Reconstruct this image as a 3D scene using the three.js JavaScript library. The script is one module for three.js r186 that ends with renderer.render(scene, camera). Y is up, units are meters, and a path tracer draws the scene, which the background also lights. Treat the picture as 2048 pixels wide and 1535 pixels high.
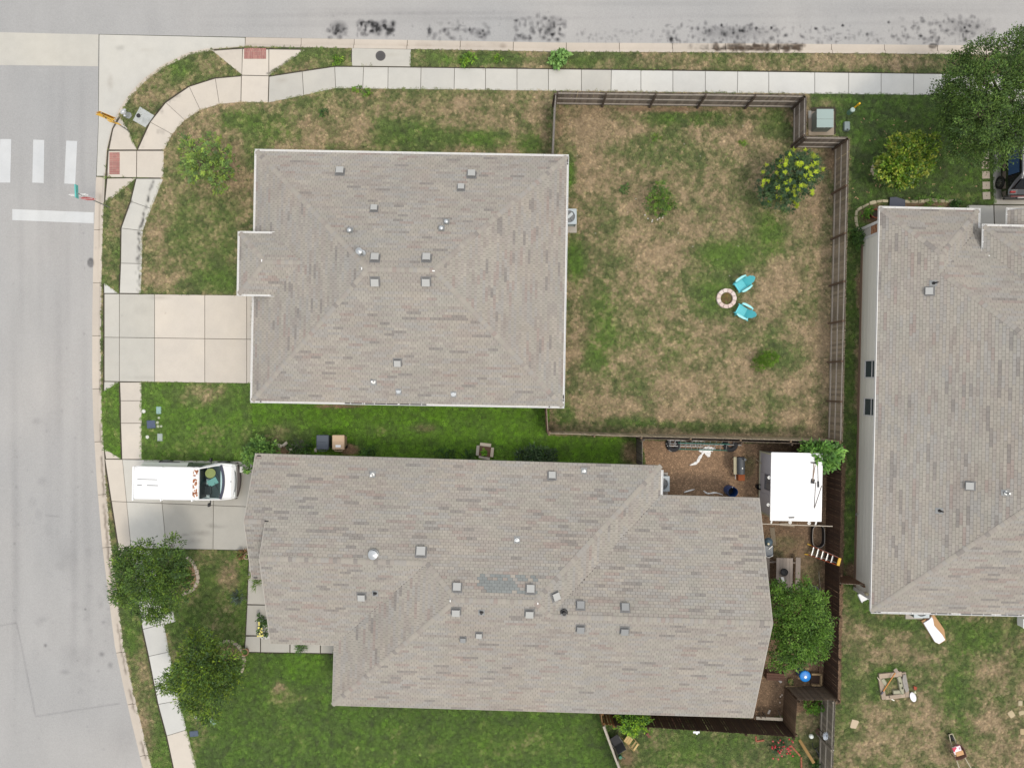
import * as THREE from 'three';
import { mergeGeometries } from 'three/addons/utils/BufferGeometryUtils.js';
import { RoundedBoxGeometry } from 'three/addons/geometries/RoundedBoxGeometry.js';

// ---------- camera, sky, sun, exposure ----------
const S = 0.0278, H = 39.6;            // metres of ground per photo pixel, flying height
const scene = new THREE.Scene();
const camera = new THREE.PerspectiveCamera(2 * Math.atan(767.5 * S / H) * 180 / Math.PI, 2048 / 1535, 0.5, 3000);
camera.up.set(0, 0, -1); camera.position.set(0, H, 0); camera.lookAt(0, 0, 0);
const renderer = new THREE.WebGLRenderer({ antialias: true });
renderer.toneMapping = THREE.LinearToneMapping; renderer.toneMappingExposure = 1.0;
renderer.shadowMap.enabled = true;
const LIT = 1.62;                      // what a level white surface sends back under this sky and sun
{
  const W = 64, Hh = 32, d = new Float32Array(W * Hh * 4);
  for (let j = 0; j < Hh; j++) for (let i = 0; i < W; i++) {
    const y = Math.sin(((j + 0.5) / Hh - 0.5) * Math.PI), l = y > 0 ? 1.46 * (1 + 2 * y) / 3 : 0.35, o = (j * W + i) * 4;
    d[o] = l; d[o + 1] = l * 1.01; d[o + 2] = l * 1.04; d[o + 3] = 1;
  }
  const t = new THREE.DataTexture(d, W, Hh, THREE.RGBAFormat, THREE.FloatType);
  t.mapping = THREE.EquirectangularReflectionMapping; t.magFilter = THREE.LinearFilter; t.needsUpdate = true;
  scene.background = t; scene.environment = t;
  const sun = new THREE.DirectionalLight(0xfff3e2, 1.6);
  sun.position.set(16, 44, 13); sun.castShadow = true; sun.shadow.radius = 26;
  const c = sun.shadow.camera; c.left = -36; c.right = 36; c.top = 30; c.bottom = -30; c.far = 120; sun.shadow.mapSize.set(2048, 2048);
  scene.add(sun); scene.add(sun.target);
}

// ---------- small tools ----------
const V3 = (x, y, z) => new THREE.Vector3(x, y, z);
const G = 0.115, TOP = 0.14;           // height of the lawns and of the pavements over the road
const scaleAt = (h) => S * (H - h) / H;
const P = (px, py, h = 0) => V3((px - 1024) * scaleAt(h), h, (py - 767.5) * scaleAt(h));
function rng(seed) { let s = seed | 0; return () => { s = (s + 0x6d2b79f5) | 0; let t = Math.imul(s ^ (s >>> 15), 1 | s); t = (t + Math.imul(t ^ (t >>> 7), 61 | t)) ^ t; return ((t ^ (t >>> 14)) >>> 0) / 4294967296; }; }
const hash = (x, y) => { let h = Math.imul(x, 374761393) + Math.imul(y, 668265263) | 0; h = Math.imul(h ^ (h >>> 13), 1274126177); return ((h ^ (h >>> 16)) >>> 0) / 4294967296; };
function vn(x, y) {
  const ix = Math.floor(x), iy = Math.floor(y); let u = x - ix, v = y - iy; u = u * u * (3 - 2 * u); v = v * v * (3 - 2 * v);
  const a = hash(ix, iy), b = hash(ix + 1, iy), c = hash(ix, iy + 1), d = hash(ix + 1, iy + 1);
  return a + (b - a) * u + (c - a) * v + (a - b - c + d) * u * v;
}
const fbm = (x, y, n = 3) => { let s = 0, a = 0.5, t = 0; for (let i = 0; i < n; i++) { s += a * vn(x + i * 17.3, y - i * 9.1); t += a; a *= 0.5; x *= 2.03; y *= 2.03; } return s / t; };
const clamp = (x, a = 0, b = 1) => Math.min(b, Math.max(a, x)), mix = (a, b, t) => a + (b - a) * t, sst = (a, b, x) => { const t = clamp((x - a) / (b - a)); return t * t * (3 - 2 * t); };
const lin = (c) => { c /= 255; return c <= 0.04045 ? c / 12.92 : Math.pow((c + 0.055) / 1.055, 2.4); };
const see = (r, g, b, k = 1) => [r, g, b].map((c) => Math.min(0.86, lin(c) / LIT * k));     // base colour of a level surface that the photograph shows as this sRGB value
const mats = new Map();
function mat(c, rough = 0.8, more = {}) {
  const key = JSON.stringify([c, rough, Object.keys(more).map((k) => [k, more[k]?.uuid ?? more[k]])]);
  if (!mats.has(key)) {
    const K = ['transmission', 'clearcoat', 'ior', 'thickness', 'sheen'].some((k) => k in more) ? THREE.MeshPhysicalMaterial : THREE.MeshStandardMaterial;
    mats.set(key, new K({ color: new THREE.Color().setRGB(...c), roughness: rough, metalness: 0, ...more }));
  }
  return mats.get(key);
}
const B = (w, h, d, x = 0, y = 0, z = 0) => new THREE.BoxGeometry(w, h, d).translate(x, y, z);
const RB = (w, h, d, r, x = 0, y = 0, z = 0) => new RoundedBoxGeometry(w, h, d, 2, r).translate(x, y, z);
const C = (r0, r1, h, n = 20, x = 0, y = 0, z = 0) => new THREE.CylinderGeometry(r0, r1, h, n).translate(x, y, z);
const LA = (pts, n = 24) => new THREE.LatheGeometry(pts.map((p) => new THREE.Vector2(p[0], p[1])), n);
const TU = (pts, r, n = 6, closed = false, k = 6) => new THREE.TubeGeometry(new THREE.CatmullRomCurve3(pts.map((p) => V3(...p)), closed, 'catmullrom', 0.3), pts.length * k, r, n, closed);
const TO = (R, r, n = 24, m = 8) => new THREE.TorusGeometry(R, r, m, n).rotateX(Math.PI / 2);
function bar(a, b, w, h) {                              // a box from a to b, w across and h high
  const A = V3(...a), D = V3(...b), d = D.clone().sub(A), L = d.length(), g = new THREE.BoxGeometry(L, h, w);
  const x = d.normalize(), z = V3(-x.z, 0, x.x); if (z.length() < 1e-3) z.set(0, 0, 1); z.normalize();
  return g.applyMatrix4(new THREE.Matrix4().makeBasis(x, z.clone().cross(x), z)).translate(...A.add(D).multiplyScalar(0.5).toArray());
}
const merged = (list) => {
  list = [].concat(list); if (list.length === 1) return list[0];
  const all = list.map((g) => { g = g.index ? g.toNonIndexed() : g; for (const k of Object.keys(g.attributes)) if (!['position', 'normal', 'uv'].includes(k)) g.deleteAttribute(k); return g; });
  return mergeGeometries(all);
};
const used = new Map();
const numbered = (n) => { const k = used.get(n) ?? 0; used.set(n, k + 1); return k ? n + '_' + String(k).padStart(3, '0') : n; };
function tag(o, label, category, group, kind) {
  if (label) o.userData.label = label; if (category) o.userData.category = category; if (group) o.userData.group = group; if (kind) o.userData.kind = kind;
  return o;
}
function add(name, geo, m, parent) {                    // a named mesh; at top level its name gets a number when taken
  const o = new THREE.Mesh(Array.isArray(geo) ? merged(geo) : geo, m);
  o.name = parent ? name : numbered(name); o.castShadow = o.receiveShadow = true;
  (parent ?? scene).add(o); return o;
}
function thing(name, label, category, at = [0, 0, 0], turn = 0, group) {
  const o = new THREE.Group(); o.name = numbered(name); scene.add(o);
  o.position.set(...(at.isVector3 ? at.toArray() : at)); o.rotation.y = turn;
  return tag(o, label, category, group);
}
function struct(name, parts) { const o = new THREE.Group(); o.name = numbered(name); o.userData.kind = 'structure'; scene.add(o); return o; }
function copyOf(o, at, turn, label) {
  const c = o.clone(); c.name = numbered(o.name.replace(/_\d{3}$/, '')); scene.add(c); c.position.copy(at); c.rotation.y = turn; c.userData = { ...o.userData, label }; return c;
}
const prism = (pts, y0, y1, bevel = 0) => {             // pts: [x, z] outline, standing between y0 and y1; uv in metres
  const sh = new THREE.Shape(pts.map((p) => new THREE.Vector2(p[0], -p[1])));
  const g = new THREE.ExtrudeGeometry(sh, { depth: y1 - y0 - bevel, bevelEnabled: bevel > 0, bevelSize: bevel, bevelThickness: bevel, bevelOffset: -bevel, bevelSegments: 1, steps: 1 });
  return g.rotateX(-Math.PI / 2).translate(0, y0, 0);
};
const sheet = (pts, y) => new THREE.ShapeGeometry(new THREE.Shape(pts.map((p) => new THREE.Vector2(p[0], -p[1])))).rotateX(-Math.PI / 2).translate(0, y, 0);
const px2 = (a, h = 0) => a.map(([x, y]) => { const p = P(x, y, h); return [p.x, p.z]; });
function geoOf(pos, uv, col, idx) {
  const g = new THREE.BufferGeometry();
  g.setAttribute('position', new THREE.Float32BufferAttribute(pos, 3));
  if (uv) g.setAttribute('uv', new THREE.Float32BufferAttribute(uv, 2));
  if (col) g.setAttribute('color', new THREE.Float32BufferAttribute(col, 3));
  if (idx) g.setIndex(idx);
  g.computeVertexNormals(); return g;
}
function loft(rings, capped = true) {                   // rings: arrays of [x, y, z], all of one length, closed round
  const n = rings[0].length, pos = [], idx = [], uv = [];
  rings.forEach((r, k) => r.forEach((p, i) => { pos.push(...p); uv.push(i / n, k); }));
  for (let k = 0; k < rings.length - 1; k++) for (let i = 0; i < n; i++) { const a = k * n + i, b = k * n + (i + 1) % n; idx.push(a, b, a + n, b, b + n, a + n); }
  if (capped) for (const k of [0, rings.length - 1]) {
    const c = pos.length / 3, m = [0, 1, 2].map((q) => rings[k].reduce((s, p) => s + p[q], 0) / n); pos.push(...m); uv.push(0, k);
    for (let i = 0; i < n; i++) { const a = k * n + i, b = k * n + (i + 1) % n; k ? idx.push(a, b, c) : idx.push(b, a, c); }
  }
  return geoOf(pos, uv, null, idx);
}
// ---------- the site's drawn layers: what lies where on the ground (64 m x 48 m, 16 px per metre) ----------
const SX = 64, SZ = 48, K = 16;
const layer = () => { const c = document.createElement('canvas'); c.width = SX * K; c.height = SZ * K; return c.getContext('2d', { willReadFrequently: true }); };
const cx = (px) => ((px - 1024) * S + SX / 2) * K, cy = (py) => ((py - 767.5) * S + SZ / 2) * K;
const rgb = (a, b, c) => `${Math.round(a * 255)},${Math.round(b * 255)},${Math.round(c * 255)}`;
function fillPoly(g, pts, style) { g.fillStyle = style; g.beginPath(); pts.forEach(([x, y], i) => (i ? g.lineTo(cx(x), cy(y)) : g.moveTo(cx(x), cy(y)))); g.closePath(); g.fill(); }
function spot(g, px, py, rx, ry, c, a, core = 0.35) {
  g.save(); g.translate(cx(px), cy(py)); g.scale(rx * S * K, ry * S * K);
  const q = g.createRadialGradient(0, 0, 0, 0, 0, 1); q.addColorStop(0, `rgba(${c},${a})`); q.addColorStop(core, `rgba(${c},${a})`); q.addColorStop(1, `rgba(${c},0)`);
  g.fillStyle = q; g.beginPath(); g.arc(0, 0, 1, 0, 7); g.fill(); g.restore();
}
function sampler(g) {
  const w = SX * K, h = SZ * K, d = g.getImageData(0, 0, w, h).data;
  return (x, z, o) => {
    const X = clamp((x + SX / 2) * K - 0.5, 0, w - 1.01), Y = clamp((z + SZ / 2) * K - 0.5, 0, h - 1.01), i = Math.floor(X), j = Math.floor(Y), u = X - i, v = Y - j, a = (j * w + i) * 4, b = a + w * 4;
    for (let c = 0; c < 3; c++) o[c] = ((d[a + c] * (1 - u) + d[a + 4 + c] * u) * (1 - v) + (d[b + c] * (1 - u) + d[b + 4 + c] * u) * v) / 255;
    return o;
  };
}
const LUT = new Uint8Array(4097); for (let i = 0; i <= 4096; i++) { const c = i / 4096; LUT[i] = Math.round(255 * (c <= 0.0031308 ? c * 12.92 : 1.055 * Math.pow(c, 1 / 2.4) - 0.055)); }
function siteTexture(fn, w = 2048, h = 1536) {
  const d = new Uint8Array(w * h * 4), o = [0, 0, 0];
  for (let j = 0; j < h; j++) for (let i = 0; i < w; i++) {
    fn((i + 0.5) / w * SX - SX / 2, SZ / 2 - (j + 0.5) / h * SZ, o); const k = (j * w + i) * 4;
    for (let c = 0; c < 3; c++) d[k + c] = LUT[Math.round(clamp(o[c]) * 4096)]; d[k + 3] = 255;
  }
  const t = new THREE.DataTexture(d, w, h); t.colorSpace = THREE.SRGBColorSpace; t.magFilter = THREE.LinearFilter;
  t.wrapS = t.wrapT = THREE.MirroredRepeatWrapping; t.repeat.set(1 / SX, 1 / SZ); t.offset.set(0.5, 0.5); t.needsUpdate = true; return t;
}
function tile(fn, n, metres, srgb = true) {             // a small repeating texture, n px a side, metres wide
  const d = new Uint8Array(n * n * 4), o = [0, 0, 0];
  for (let j = 0; j < n; j++) for (let i = 0; i < n; i++) { fn(i / n, j / n, o); const k = (j * n + i) * 4; for (let c = 0; c < 3; c++) d[k + c] = srgb ? LUT[Math.round(clamp(o[c]) * 4096)] : Math.round(255 * clamp(o[c])); d[k + 3] = 255; }
  const t = new THREE.DataTexture(d, n, n); if (srgb) t.colorSpace = THREE.SRGBColorSpace; t.magFilter = THREE.LinearFilter; t.wrapS = t.wrapT = THREE.RepeatWrapping; t.repeat.set(1 / metres, 1 / metres); t.needsUpdate = true; return t;
}
const wrapNoise = (u, v, f) => { const a = vn(u * f, v * f), b = vn((u - 1) * f, v * f), c = vn(u * f, (v - 1) * f), d = vn((u - 1) * f, (v - 1) * f); return mix(mix(a, b, u), mix(c, d, u), v); };

// --- lawn layer: red = how dry, green = how fresh and yellow-green, blue = bare soil or gravel
const gl = layer(); gl.fillStyle = `rgb(${rgb(0.45, 0.3, 0)})`; gl.fillRect(0, 0, SX * K, SZ * K);
const area = (d, f, s, ...pts) => fillPoly(gl, pts, `rgb(${rgb(d, f, s)})`);
const patch = (x, y, rx, ry, d, f = 0.35, s = 0, a = 0.75) => spot(gl, x, y, rx, ry, rgb(d, f, s), a);
area(0.5, 0.25, 0, [800, 100], [2048, 105], [2048, 145], [800, 135]);
area(0.52, 0.32, 0, [330, 170], [1110, 170], [1110, 320], [510, 310], [510, 600], [280, 600]);
area(0.64, 0.3, 0, [1110, 180], [1690, 190], [1690, 885], [1095, 870]);
area(0.1, 0.22, 0, [1620, 185], [2060, 190], [2060, 420], [1700, 420], [1700, 275], [1620, 270]);
area(0.2, 0.55, 0, [280, 765], [505, 765], [505, 925], [280, 925]);
area(0.05, 0.8, 0, [505, 800], [1100, 810], [1095, 870], [1285, 875], [1285, 930], [505, 915]);
area(0.32, 0.5, 0, [230, 1090], [500, 1095], [490, 1310], [400, 1535], [290, 1535]);
area(0.16, 0.36, 0, [490, 1300], [670, 1300], [670, 1400], [1210, 1425], [1245, 1550], [380, 1550]);
area(0.34, 0.34, 0, [1215, 1440], [1600, 1470], [1600, 1550], [1245, 1550]);
area(0.5, 0.4, 0, [1684, 1160], [2060, 1160], [2060, 1550], [1660, 1550]);
area(0.28, 0.4, 0, [1690, 420], [1760, 420], [1745, 1180], [1684, 1170]);
area(0.2, 0.62, 0, [205, 770], [245, 765], [246, 920], [205, 900]);
area(0.55, 0.2, 0.25, [1590, 1400], [1670, 1405], [1665, 1550], [1600, 1550]);
area(0.5, 0.1, 0.95, [1284, 880], [1690, 890], [1680, 1405], [1500, 1440], [1520, 1000], [1300, 990]);
// backyard of the corner house
patch(1190, 250, 85, 55, 0.95); patch(1260, 255, 70, 30, 0.9); patch(1380, 240, 150, 26, 0.12, 0.3); patch(1180, 340, 45, 80, 0.9); patch(1470, 290, 70, 45, 0.8); patch(1560, 240, 80, 18, 0.75); patch(1555, 245, 60, 40, 0.35);
patch(1360, 300, 120, 60, 0.42, 0.25); patch(1138, 350, 18, 50, 0.1, 0.7); patch(1150, 520, 28, 70, 0.1, 0.65); patch(1200, 470, 60, 70, 0.62, 0.15); patch(1300, 490, 110, 60, 0.88); patch(1420, 480, 130, 70, 0.75); patch(1450, 510, 90, 45, 0.25, 0.7); patch(1540, 480, 45, 90, 0.25, 0.7);
patch(1430, 590, 60, 60, 0.28, 0.55); patch(1560, 560, 50, 60, 0.85); patch(1250, 600, 80, 90, 0.55, 0.4); patch(1205, 640, 40, 110, 0.3, 0.55); patch(1210, 700, 60, 70, 0.3, 0.7); patch(1145, 700, 30, 60, 0.75); patch(1320, 700, 110, 70, 0.5, 0.5); patch(1480, 760, 120, 40, 0.85); patch(1230, 810, 70, 35, 0.95); patch(1130, 830, 30, 40, 0.2, 0.4);
patch(1300, 845, 130, 14, 0.2, 0.45); patch(1390, 830, 120, 20, 0.85); patch(1470, 855, 160, 12, 0.3, 0.35); patch(1600, 830, 80, 30, 0.88); patch(1560, 700, 60, 60, 0.4, 0.35); patch(1630, 400, 25, 110, 0.9, 0.2, 0.35); patch(1650, 640, 22, 200, 0.85, 0.3, 0.25); patch(1400, 400, 90, 60, 0.62, 0.2); patch(1250, 400, 60, 50, 0.6, 0.2); patch(1600, 240, 40, 40, 0.9, 0.2, 0.5); patch(1660, 320, 25, 40, 0.85, 0.2, 0.5); patch(1320, 220, 200, 8, 0.9, 0.2, 0.6);
patch(1120, 250, 12, 60, 0.9, 0.2, 0.4); patch(1370, 870, 280, 6, 0.95, 0.3, 0.4);
// front and side lawn of the corner house
patch(650, 260, 110, 50, 0.75, 0.3); patch(880, 215, 110, 30, 0.85); patch(960, 230, 90, 45, 0.72); patch(830, 270, 90, 40, 0.2, 0.35); patch(960, 280, 90, 25, 0.15, 0.45); patch(560, 260, 60, 45, 0.25, 0.55); patch(400, 260, 70, 40, 0.75); patch(480, 240, 60, 30, 0.3, 0.45); patch(1080, 230, 30, 30, 0.75); patch(1060, 290, 40, 30, 0.15, 0.5); patch(470, 330, 30, 80, 0.85, 0.2); patch(330, 400, 30, 90, 0.7); patch(420, 470, 90, 80, 0.36, 0.36); patch(310, 560, 50, 30, 0.85); patch(440, 560, 60, 40, 0.25, 0.4); patch(380, 340, 60, 50, 0.4, 0.3);
patch(400, 140, 80, 40, 0.7, 0.3); patch(360, 140, 40, 25, 0.3, 0.45); patch(600, 125, 60, 20, 0.45, 0.35); patch(960, 120, 130, 18, 0.2, 0.5); patch(1150, 125, 60, 16, 0.4, 0.6); patch(1500, 125, 160, 18, 0.55, 0.4); patch(1750, 125, 160, 20, 0.72, 0.25);
// side yard between the houses, lawns below
patch(400, 790, 90, 30, 0.6, 0.5); patch(560, 870, 90, 40, 0.45, 0.25); patch(850, 855, 40, 14, 0.6, 0.1, 0.3); patch(750, 860, 70, 22, 0.2, 0.5); patch(680, 812, 70, 6, 0.7, 0.2, 0.8); patch(700, 898, 30, 16, 0.5, 0.1, 0.95); patch(565, 900, 30, 14, 0.5, 0.1, 0.95); patch(1260, 905, 30, 40, 0.6, 0.15, 0.5);
patch(460, 1150, 30, 40, 0.75); patch(420, 1120, 40, 30, 0.5, 0.35); patch(290, 1380, 30, 120, 0.6); patch(290, 1470, 30, 60, 0.7); patch(480, 1340, 60, 30, 0.1, 0.55); patch(600, 1330, 80, 40, 0.05, 0.8); patch(570, 1390, 50, 30, 0.55, 0.7); patch(560, 1370, 18, 16, 0.85); patch(640, 1420, 60, 20, 0.1, 0.3); patch(800, 1500, 200, 40, 0.25, 0.45); patch(1000, 1490, 120, 50, 0.3, 0.6); patch(1120, 1470, 60, 60, 0.2, 0.55); patch(900, 1430, 300, 18, 0.05, 0.3); patch(520, 1500, 100, 40, 0.15, 0.35);
patch(1350, 1500, 70, 40, 0.3, 0.65); patch(1420, 1485, 120, 20, 0.3, 0.35); patch(1255, 1510, 25, 30, 0.7, 0.2, 0.5); patch(1590, 1500, 20, 40, 0.1, 0.5); patch(1565, 1490, 50, 18, 0.4, 0.15, 0.5);
patch(1770, 1290, 120, 60, 0.66, 0.45); patch(1720, 1210, 40, 40, 0.12, 0.25); patch(1830, 1245, 120, 18, 0.1, 0.25); patch(1960, 1270, 90, 50, 0.2, 0.4); patch(1790, 1420, 110, 80, 0.62, 0.45); patch(1920, 1400, 50, 130, 0.22, 0.4); patch(2000, 1340, 60, 30, 0.6); patch(1980, 1440, 60, 40, 0.75, 0.45); patch(1810, 1310, 60, 30, 0.7, 0.3, 0.2); patch(1780, 1340, 40, 18, 0.1, 0.35); patch(1750, 1370, 18, 40, 0.15, 0.4); patch(1720, 1500, 60, 50, 0.7); patch(1900, 1510, 60, 40, 0.6); patch(2020, 1520, 60, 40, 0.75);
patch(1716, 580, 9, 60, 0.9, 0.2, 0.6); patch(1712, 750, 8, 120, 0.7, 0.2, 0.4); patch(1700, 1140, 20, 26, 0.3, 0.1, 0.8); patch(1650, 255, 40, 30, 0.55, 0.35); patch(1650, 210, 50, 16, 0.6, 0.4); patch(1790, 250, 60, 40, 0.12, 0.35); patch(1940, 395, 60, 14, 0.4, 0.4);
patch(1560, 1090, 60, 50, 0.65, 0.2, 0.35, 0.9); patch(1620, 1130, 50, 80, 0.6, 0.3, 0.3, 0.8); patch(1495, 930, 26, 60, 0.5, 0.35, 0.35, 0.8); patch(1750, 430, 40, 26, 0.5, 0.1, 0.95, 0.95); patch(1850, 411, 90, 9, 0.5, 0.1, 0.95, 0.95);
patch(382, 1152, 22, 40, 0.5, 0.1, 0.95, 0.9); patch(460, 1310, 32, 36, 0.5, 0.1, 0.95, 0.9); patch(532, 1240, 14, 60, 0.4, 0.2, 0.9, 0.9);

// --- hard ground: red = pavement, house or bed that carries no grass
const gm = layer(); gm.fillStyle = '#000'; gm.fillRect(0, 0, SX * K, SZ * K);
const paved = (pts) => { fillPoly(gm, pts, '#f00'); };
const stains = layer(); stains.fillStyle = '#000'; stains.fillRect(0, 0, SX * K, SZ * K);   // red = dark, green = rusty brown, blue = pale
const dirtOn = (x, y, rx, ry, a, c = '255,0,0', core = 0.2) => { stains.globalCompositeOperation = 'lighter'; spot(stains, x, y, rx, ry, c, a, core); };
const RS = rng(77);
function speckle(x0, x1, y0, y1, n, size, a, c = '255,0,0') { for (let i = 0; i < n; i++) { const y = mix(y0, y1, Math.pow(RS(), 0.8)); dirtOn(mix(x0, x1, RS()), y, size * (0.5 + RS() * 1.4), size * (0.5 + RS() * 1.6), a * (0.4 + RS() * 0.7), c, 0.45); } }
// oil and mould on the street along the upper kerb
dirtOn(677, 57, 22, 20, 0.65); dirtOn(755, 57, 15, 18, 0.7); dirtOn(782, 55, 12, 14, 0.5); dirtOn(740, 48, 20, 9, 0.4); dirtOn(958, 66, 14, 12, 0.5); dirtOn(1100, 56, 14, 20, 0.55); dirtOn(1110, 42, 18, 14, 0.3); dirtOn(1440, 66, 60, 18, 0.3); dirtOn(1500, 66, 70, 16, 0.28); dirtOn(1930, 55, 60, 24, 0.3);
speckle(655, 700, 48, 76, 26, 4, 0.4); speckle(710, 790, 38, 72, 55, 4, 0.45); speckle(850, 980, 44, 78, 60, 4, 0.4); speckle(1030, 1130, 30, 80, 90, 4, 0.4); speckle(1150, 1330, 60, 84, 50, 3, 0.26); speckle(1330, 1560, 45, 86, 150, 3.4, 0.4); speckle(1560, 1800, 50, 86, 110, 3, 0.36); speckle(1800, 1990, 30, 88, 150, 3.6, 0.4); speckle(640, 2040, 20, 70, 60, 2, 0.25);
for (const x of [1543, 1632, 1686, 1930, 1940, 1778, 1513]) dirtOn(x, 44 + RS() * 14, 3.2, 3.2, 1, '255,0,0', 0.7);
// west street
dirtOn(181, 525, 8, 11, 0.6, '255,0,0', 0.75); dirtOn(72, 842, 12, 10, 0.16); dirtOn(83, 962, 12, 12, 0.14); dirtOn(203, 1308, 8, 7, 0.4); dirtOn(220, 1330, 7, 9, 0.35); dirtOn(206, 1244, 5, 5, 0.3); dirtOn(90, 1290, 4, 5, 0.5); dirtOn(170, 1218, 3, 3, 0.6); dirtOn(130, 1110, 30, 40, 0.1); dirtOn(155, 1310, 50, 30, 0.1); dirtOn(250, 1480, 40, 60, 0.16, '160,0,60');
speckle(20, 260, 420, 1500, 80, 2, 0.2); speckle(60, 240, 1000, 1400, 40, 8, 0.08);
for (let i = 0; i < 16; i++) { const x = 20 + RS() * 160; dirtOn(x, 300 + RS() * 900, 9 + RS() * 8, 300, 0.07); dirtOn(600 + RS() * 1300, 5 + RS() * 50, 300, 6, 0.07); }
dirtOn(145, 1200, 16, 50, 0.3, '0,0,255'); dirtOn(190, 1390, 20, 40, 0.25, '0,0,255'); dirtOn(80, 140, 30, 5, 0.4, '0,0,255');
// joints in the road surface
stains.globalCompositeOperation = 'lighter'; stains.strokeStyle = 'rgba(70,0,0,1)'; stains.lineWidth = 0.9;
const crack = (...p) => { stains.beginPath(); p.forEach(([x, y], i) => (i ? stains.lineTo(cx(x), cy(y)) : stains.moveTo(cx(x), cy(y)))); stains.stroke(); };
crack([-60, 1260], [0, 1251], [32, 1245], [38, 1270], [70, 1430]); crack([70, 1432], [240, 1406]); crack([90, 1030], [120, 1033]);
// gutter pans: mud and water marks
speckle(1430, 1606, 89, 101, 160, 5, 0.6, '210,90,0'); speckle(1380, 1430, 89, 101, 30, 4, 0.2); dirtOn(1866, 92, 10, 7, 0.9, '255,60,0', 0.6); dirtOn(1863, 102, 4, 5, 0.5, '120,160,0'); dirtOn(1900, 100, 30, 7, 0.3); dirtOn(1006, 92, 10, 8, 0.45, '140,130,0'); speckle(800, 1000, 82, 95, 40, 5, 0.12, '60,120,0');
for (let y = 760; y < 1560; y += 5) { const t = clamp((y - 840) / 700), x = 199 + 96 * t * t + (y > 838 ? 2 : 0) + RS() * 4; if (vn(y * 0.03, 3) > 0.36) dirtOn(x, y, 3 + 5 * t * RS(), 6, 0.55, '200,70,0'); }
for (let y = 390; y < 500; y += 5) dirtOn(199.5, y, 4, 6, 0.28, '160,70,0');
// pavements
for (const [x, y] of [[345, 200], [355, 190], [320, 222], [288, 270], [281, 290], [296, 245], [325, 262], [430, 155]]) speckle(x - 8, x + 8, y - 6, y + 6, 8, 3.4, 0.22);
for (let i = 0; i < 60; i++) { const t = RS(); dirtOn(mix(311, 283, t) - RS() * 6, mix(360, 470, t), 3, 6, 0.3); if (i < 46) dirtOn(282 - RS() * 9 * RS(), mix(470, 588, RS()), 3, 6, 0.33); dirtOn(mix(600, 540, t) - 4 + RS() * 4, mix(112, 150, t), 5, 3, 0.22); dirtOn(mix(262, 243, t) + RS() * 5, mix(400, 440, t), 3, 5, 0.2); }
dirtOn(395, 345, 20, 40, 0.2); dirtOn(565, 163, 16, 8, 0.28, '40,120,0'); dirtOn(590, 145, 40, 4, 0.25, '60,120,0'); dirtOn(840, 137, 30, 3, 0.3, '60,120,0'); dirtOn(968, 139, 3, 4, 0.6, '60,200,0'); dirtOn(740, 137, 30, 4, 0.2, '60,120,0'); dirtOn(785, 112, 22, 5, 0.2, '40,130,0'); dirtOn(240, 95, 12, 8, 0.3); dirtOn(220, 165, 8, 22, 0.3, '90,120,0'); dirtOn(290, 100, 20, 6, 0.14, '30,120,0'); dirtOn(213, 350, 8, 6, 0.7, '140,160,0');
for (let i = 0; i < 40; i++) { const t = i / 40; dirtOn(mix(216, 520, Math.pow(t, 1.5)), 330 - 245 * Math.pow(t, 0.62), 6, 5, 0.09); }
dirtOn(320, 595, 30, 6, 0.22); dirtOn(290, 620, 26, 16, 0.1); dirtOn(332, 626, 2, 2, 0.7, '120,200,0'); dirtOn(290, 755, 40, 5, 0.14); dirtOn(405, 1065, 26, 8, 0.3); dirtOn(425, 1050, 14, 7, 0.3); dirtOn(390, 1080, 26, 9, 0.18); dirtOn(440, 1052, 18, 5, 0.22); dirtOn(470, 1050, 26, 40, 0.08); dirtOn(372, 1068, 12, 4, 0.25);
const stainAt = sampler(stains);

// ---------- road ----------
const grit = (x, z) => hash(Math.floor(x * 32) + 9000, Math.floor(z * 32) + 4000);
const so = [0, 0, 0];
const roadMap = siteTexture((x, z, o) => {
  const big = fbm(x * 0.12, z * 0.12, 3), mid = fbm(x * 1.3 + 40, z * 0.5, 3), g = grit(x, z) - 0.5;
  stainAt(x, z, so); const k = (0.318 + (big - 0.5) * 0.07 + (mid - 0.5) * 0.03 + g * 0.05) * (1 + so[2] * 0.12) * (1 - clamp(so[0] * (0.7 + 0.6 * fbm(x * 5, z * 5, 2))) * 0.95);
  const warm = (big - 0.45) * 0.05; o[0] = k * (1.0 + warm); o[1] = k * 0.995; o[2] = k * (0.985 - warm + so[0] * 0.04); if (so[1] > 0.02) { o[1] *= 1 - 0.2 * so[1]; o[2] *= 1 - 0.4 * so[1]; }
});
const concreteMap = siteTexture((x, z, o) => {
  const big = fbm(x * 0.5 + 9, z * 0.5, 3), mid = fbm(x * 2.7, z * 2.7 + 5, 3), g = grit(x + 3, z) - 0.5;
  stainAt(x, z, so); const fleck = 0.6 + 0.8 * fbm(x * 6, z * 6, 2), dk = clamp(so[0] * fleck) * 0.78, br = clamp(so[1] * fleck);
  const k = 0.94 + (big - 0.5) * 0.13 + (mid - 0.5) * 0.08 + g * 0.05;
  o[0] = k * (1 - dk) * (1 - br * 0.45); o[1] = k * (1 - dk) * (1 - br * 0.58) * (1 - (big - 0.5) * 0.02); o[2] = k * (1 - dk) * (1 - br * 0.68) * (1 - (big - 0.5) * 0.06);
});
const asphalt = mat([1, 1, 1], 0.93, { map: roadMap });
const conc = (c, more = {}) => mat(c, 0.9, { map: concreteMap, ...more });
const cream = see(236, 227, 214), warmC = see(228, 217, 203), white = see(238, 238, 233), pale = see(229, 227, 219), greyC = see(220, 217, 208), paleW = see(224, 221, 211);

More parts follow.
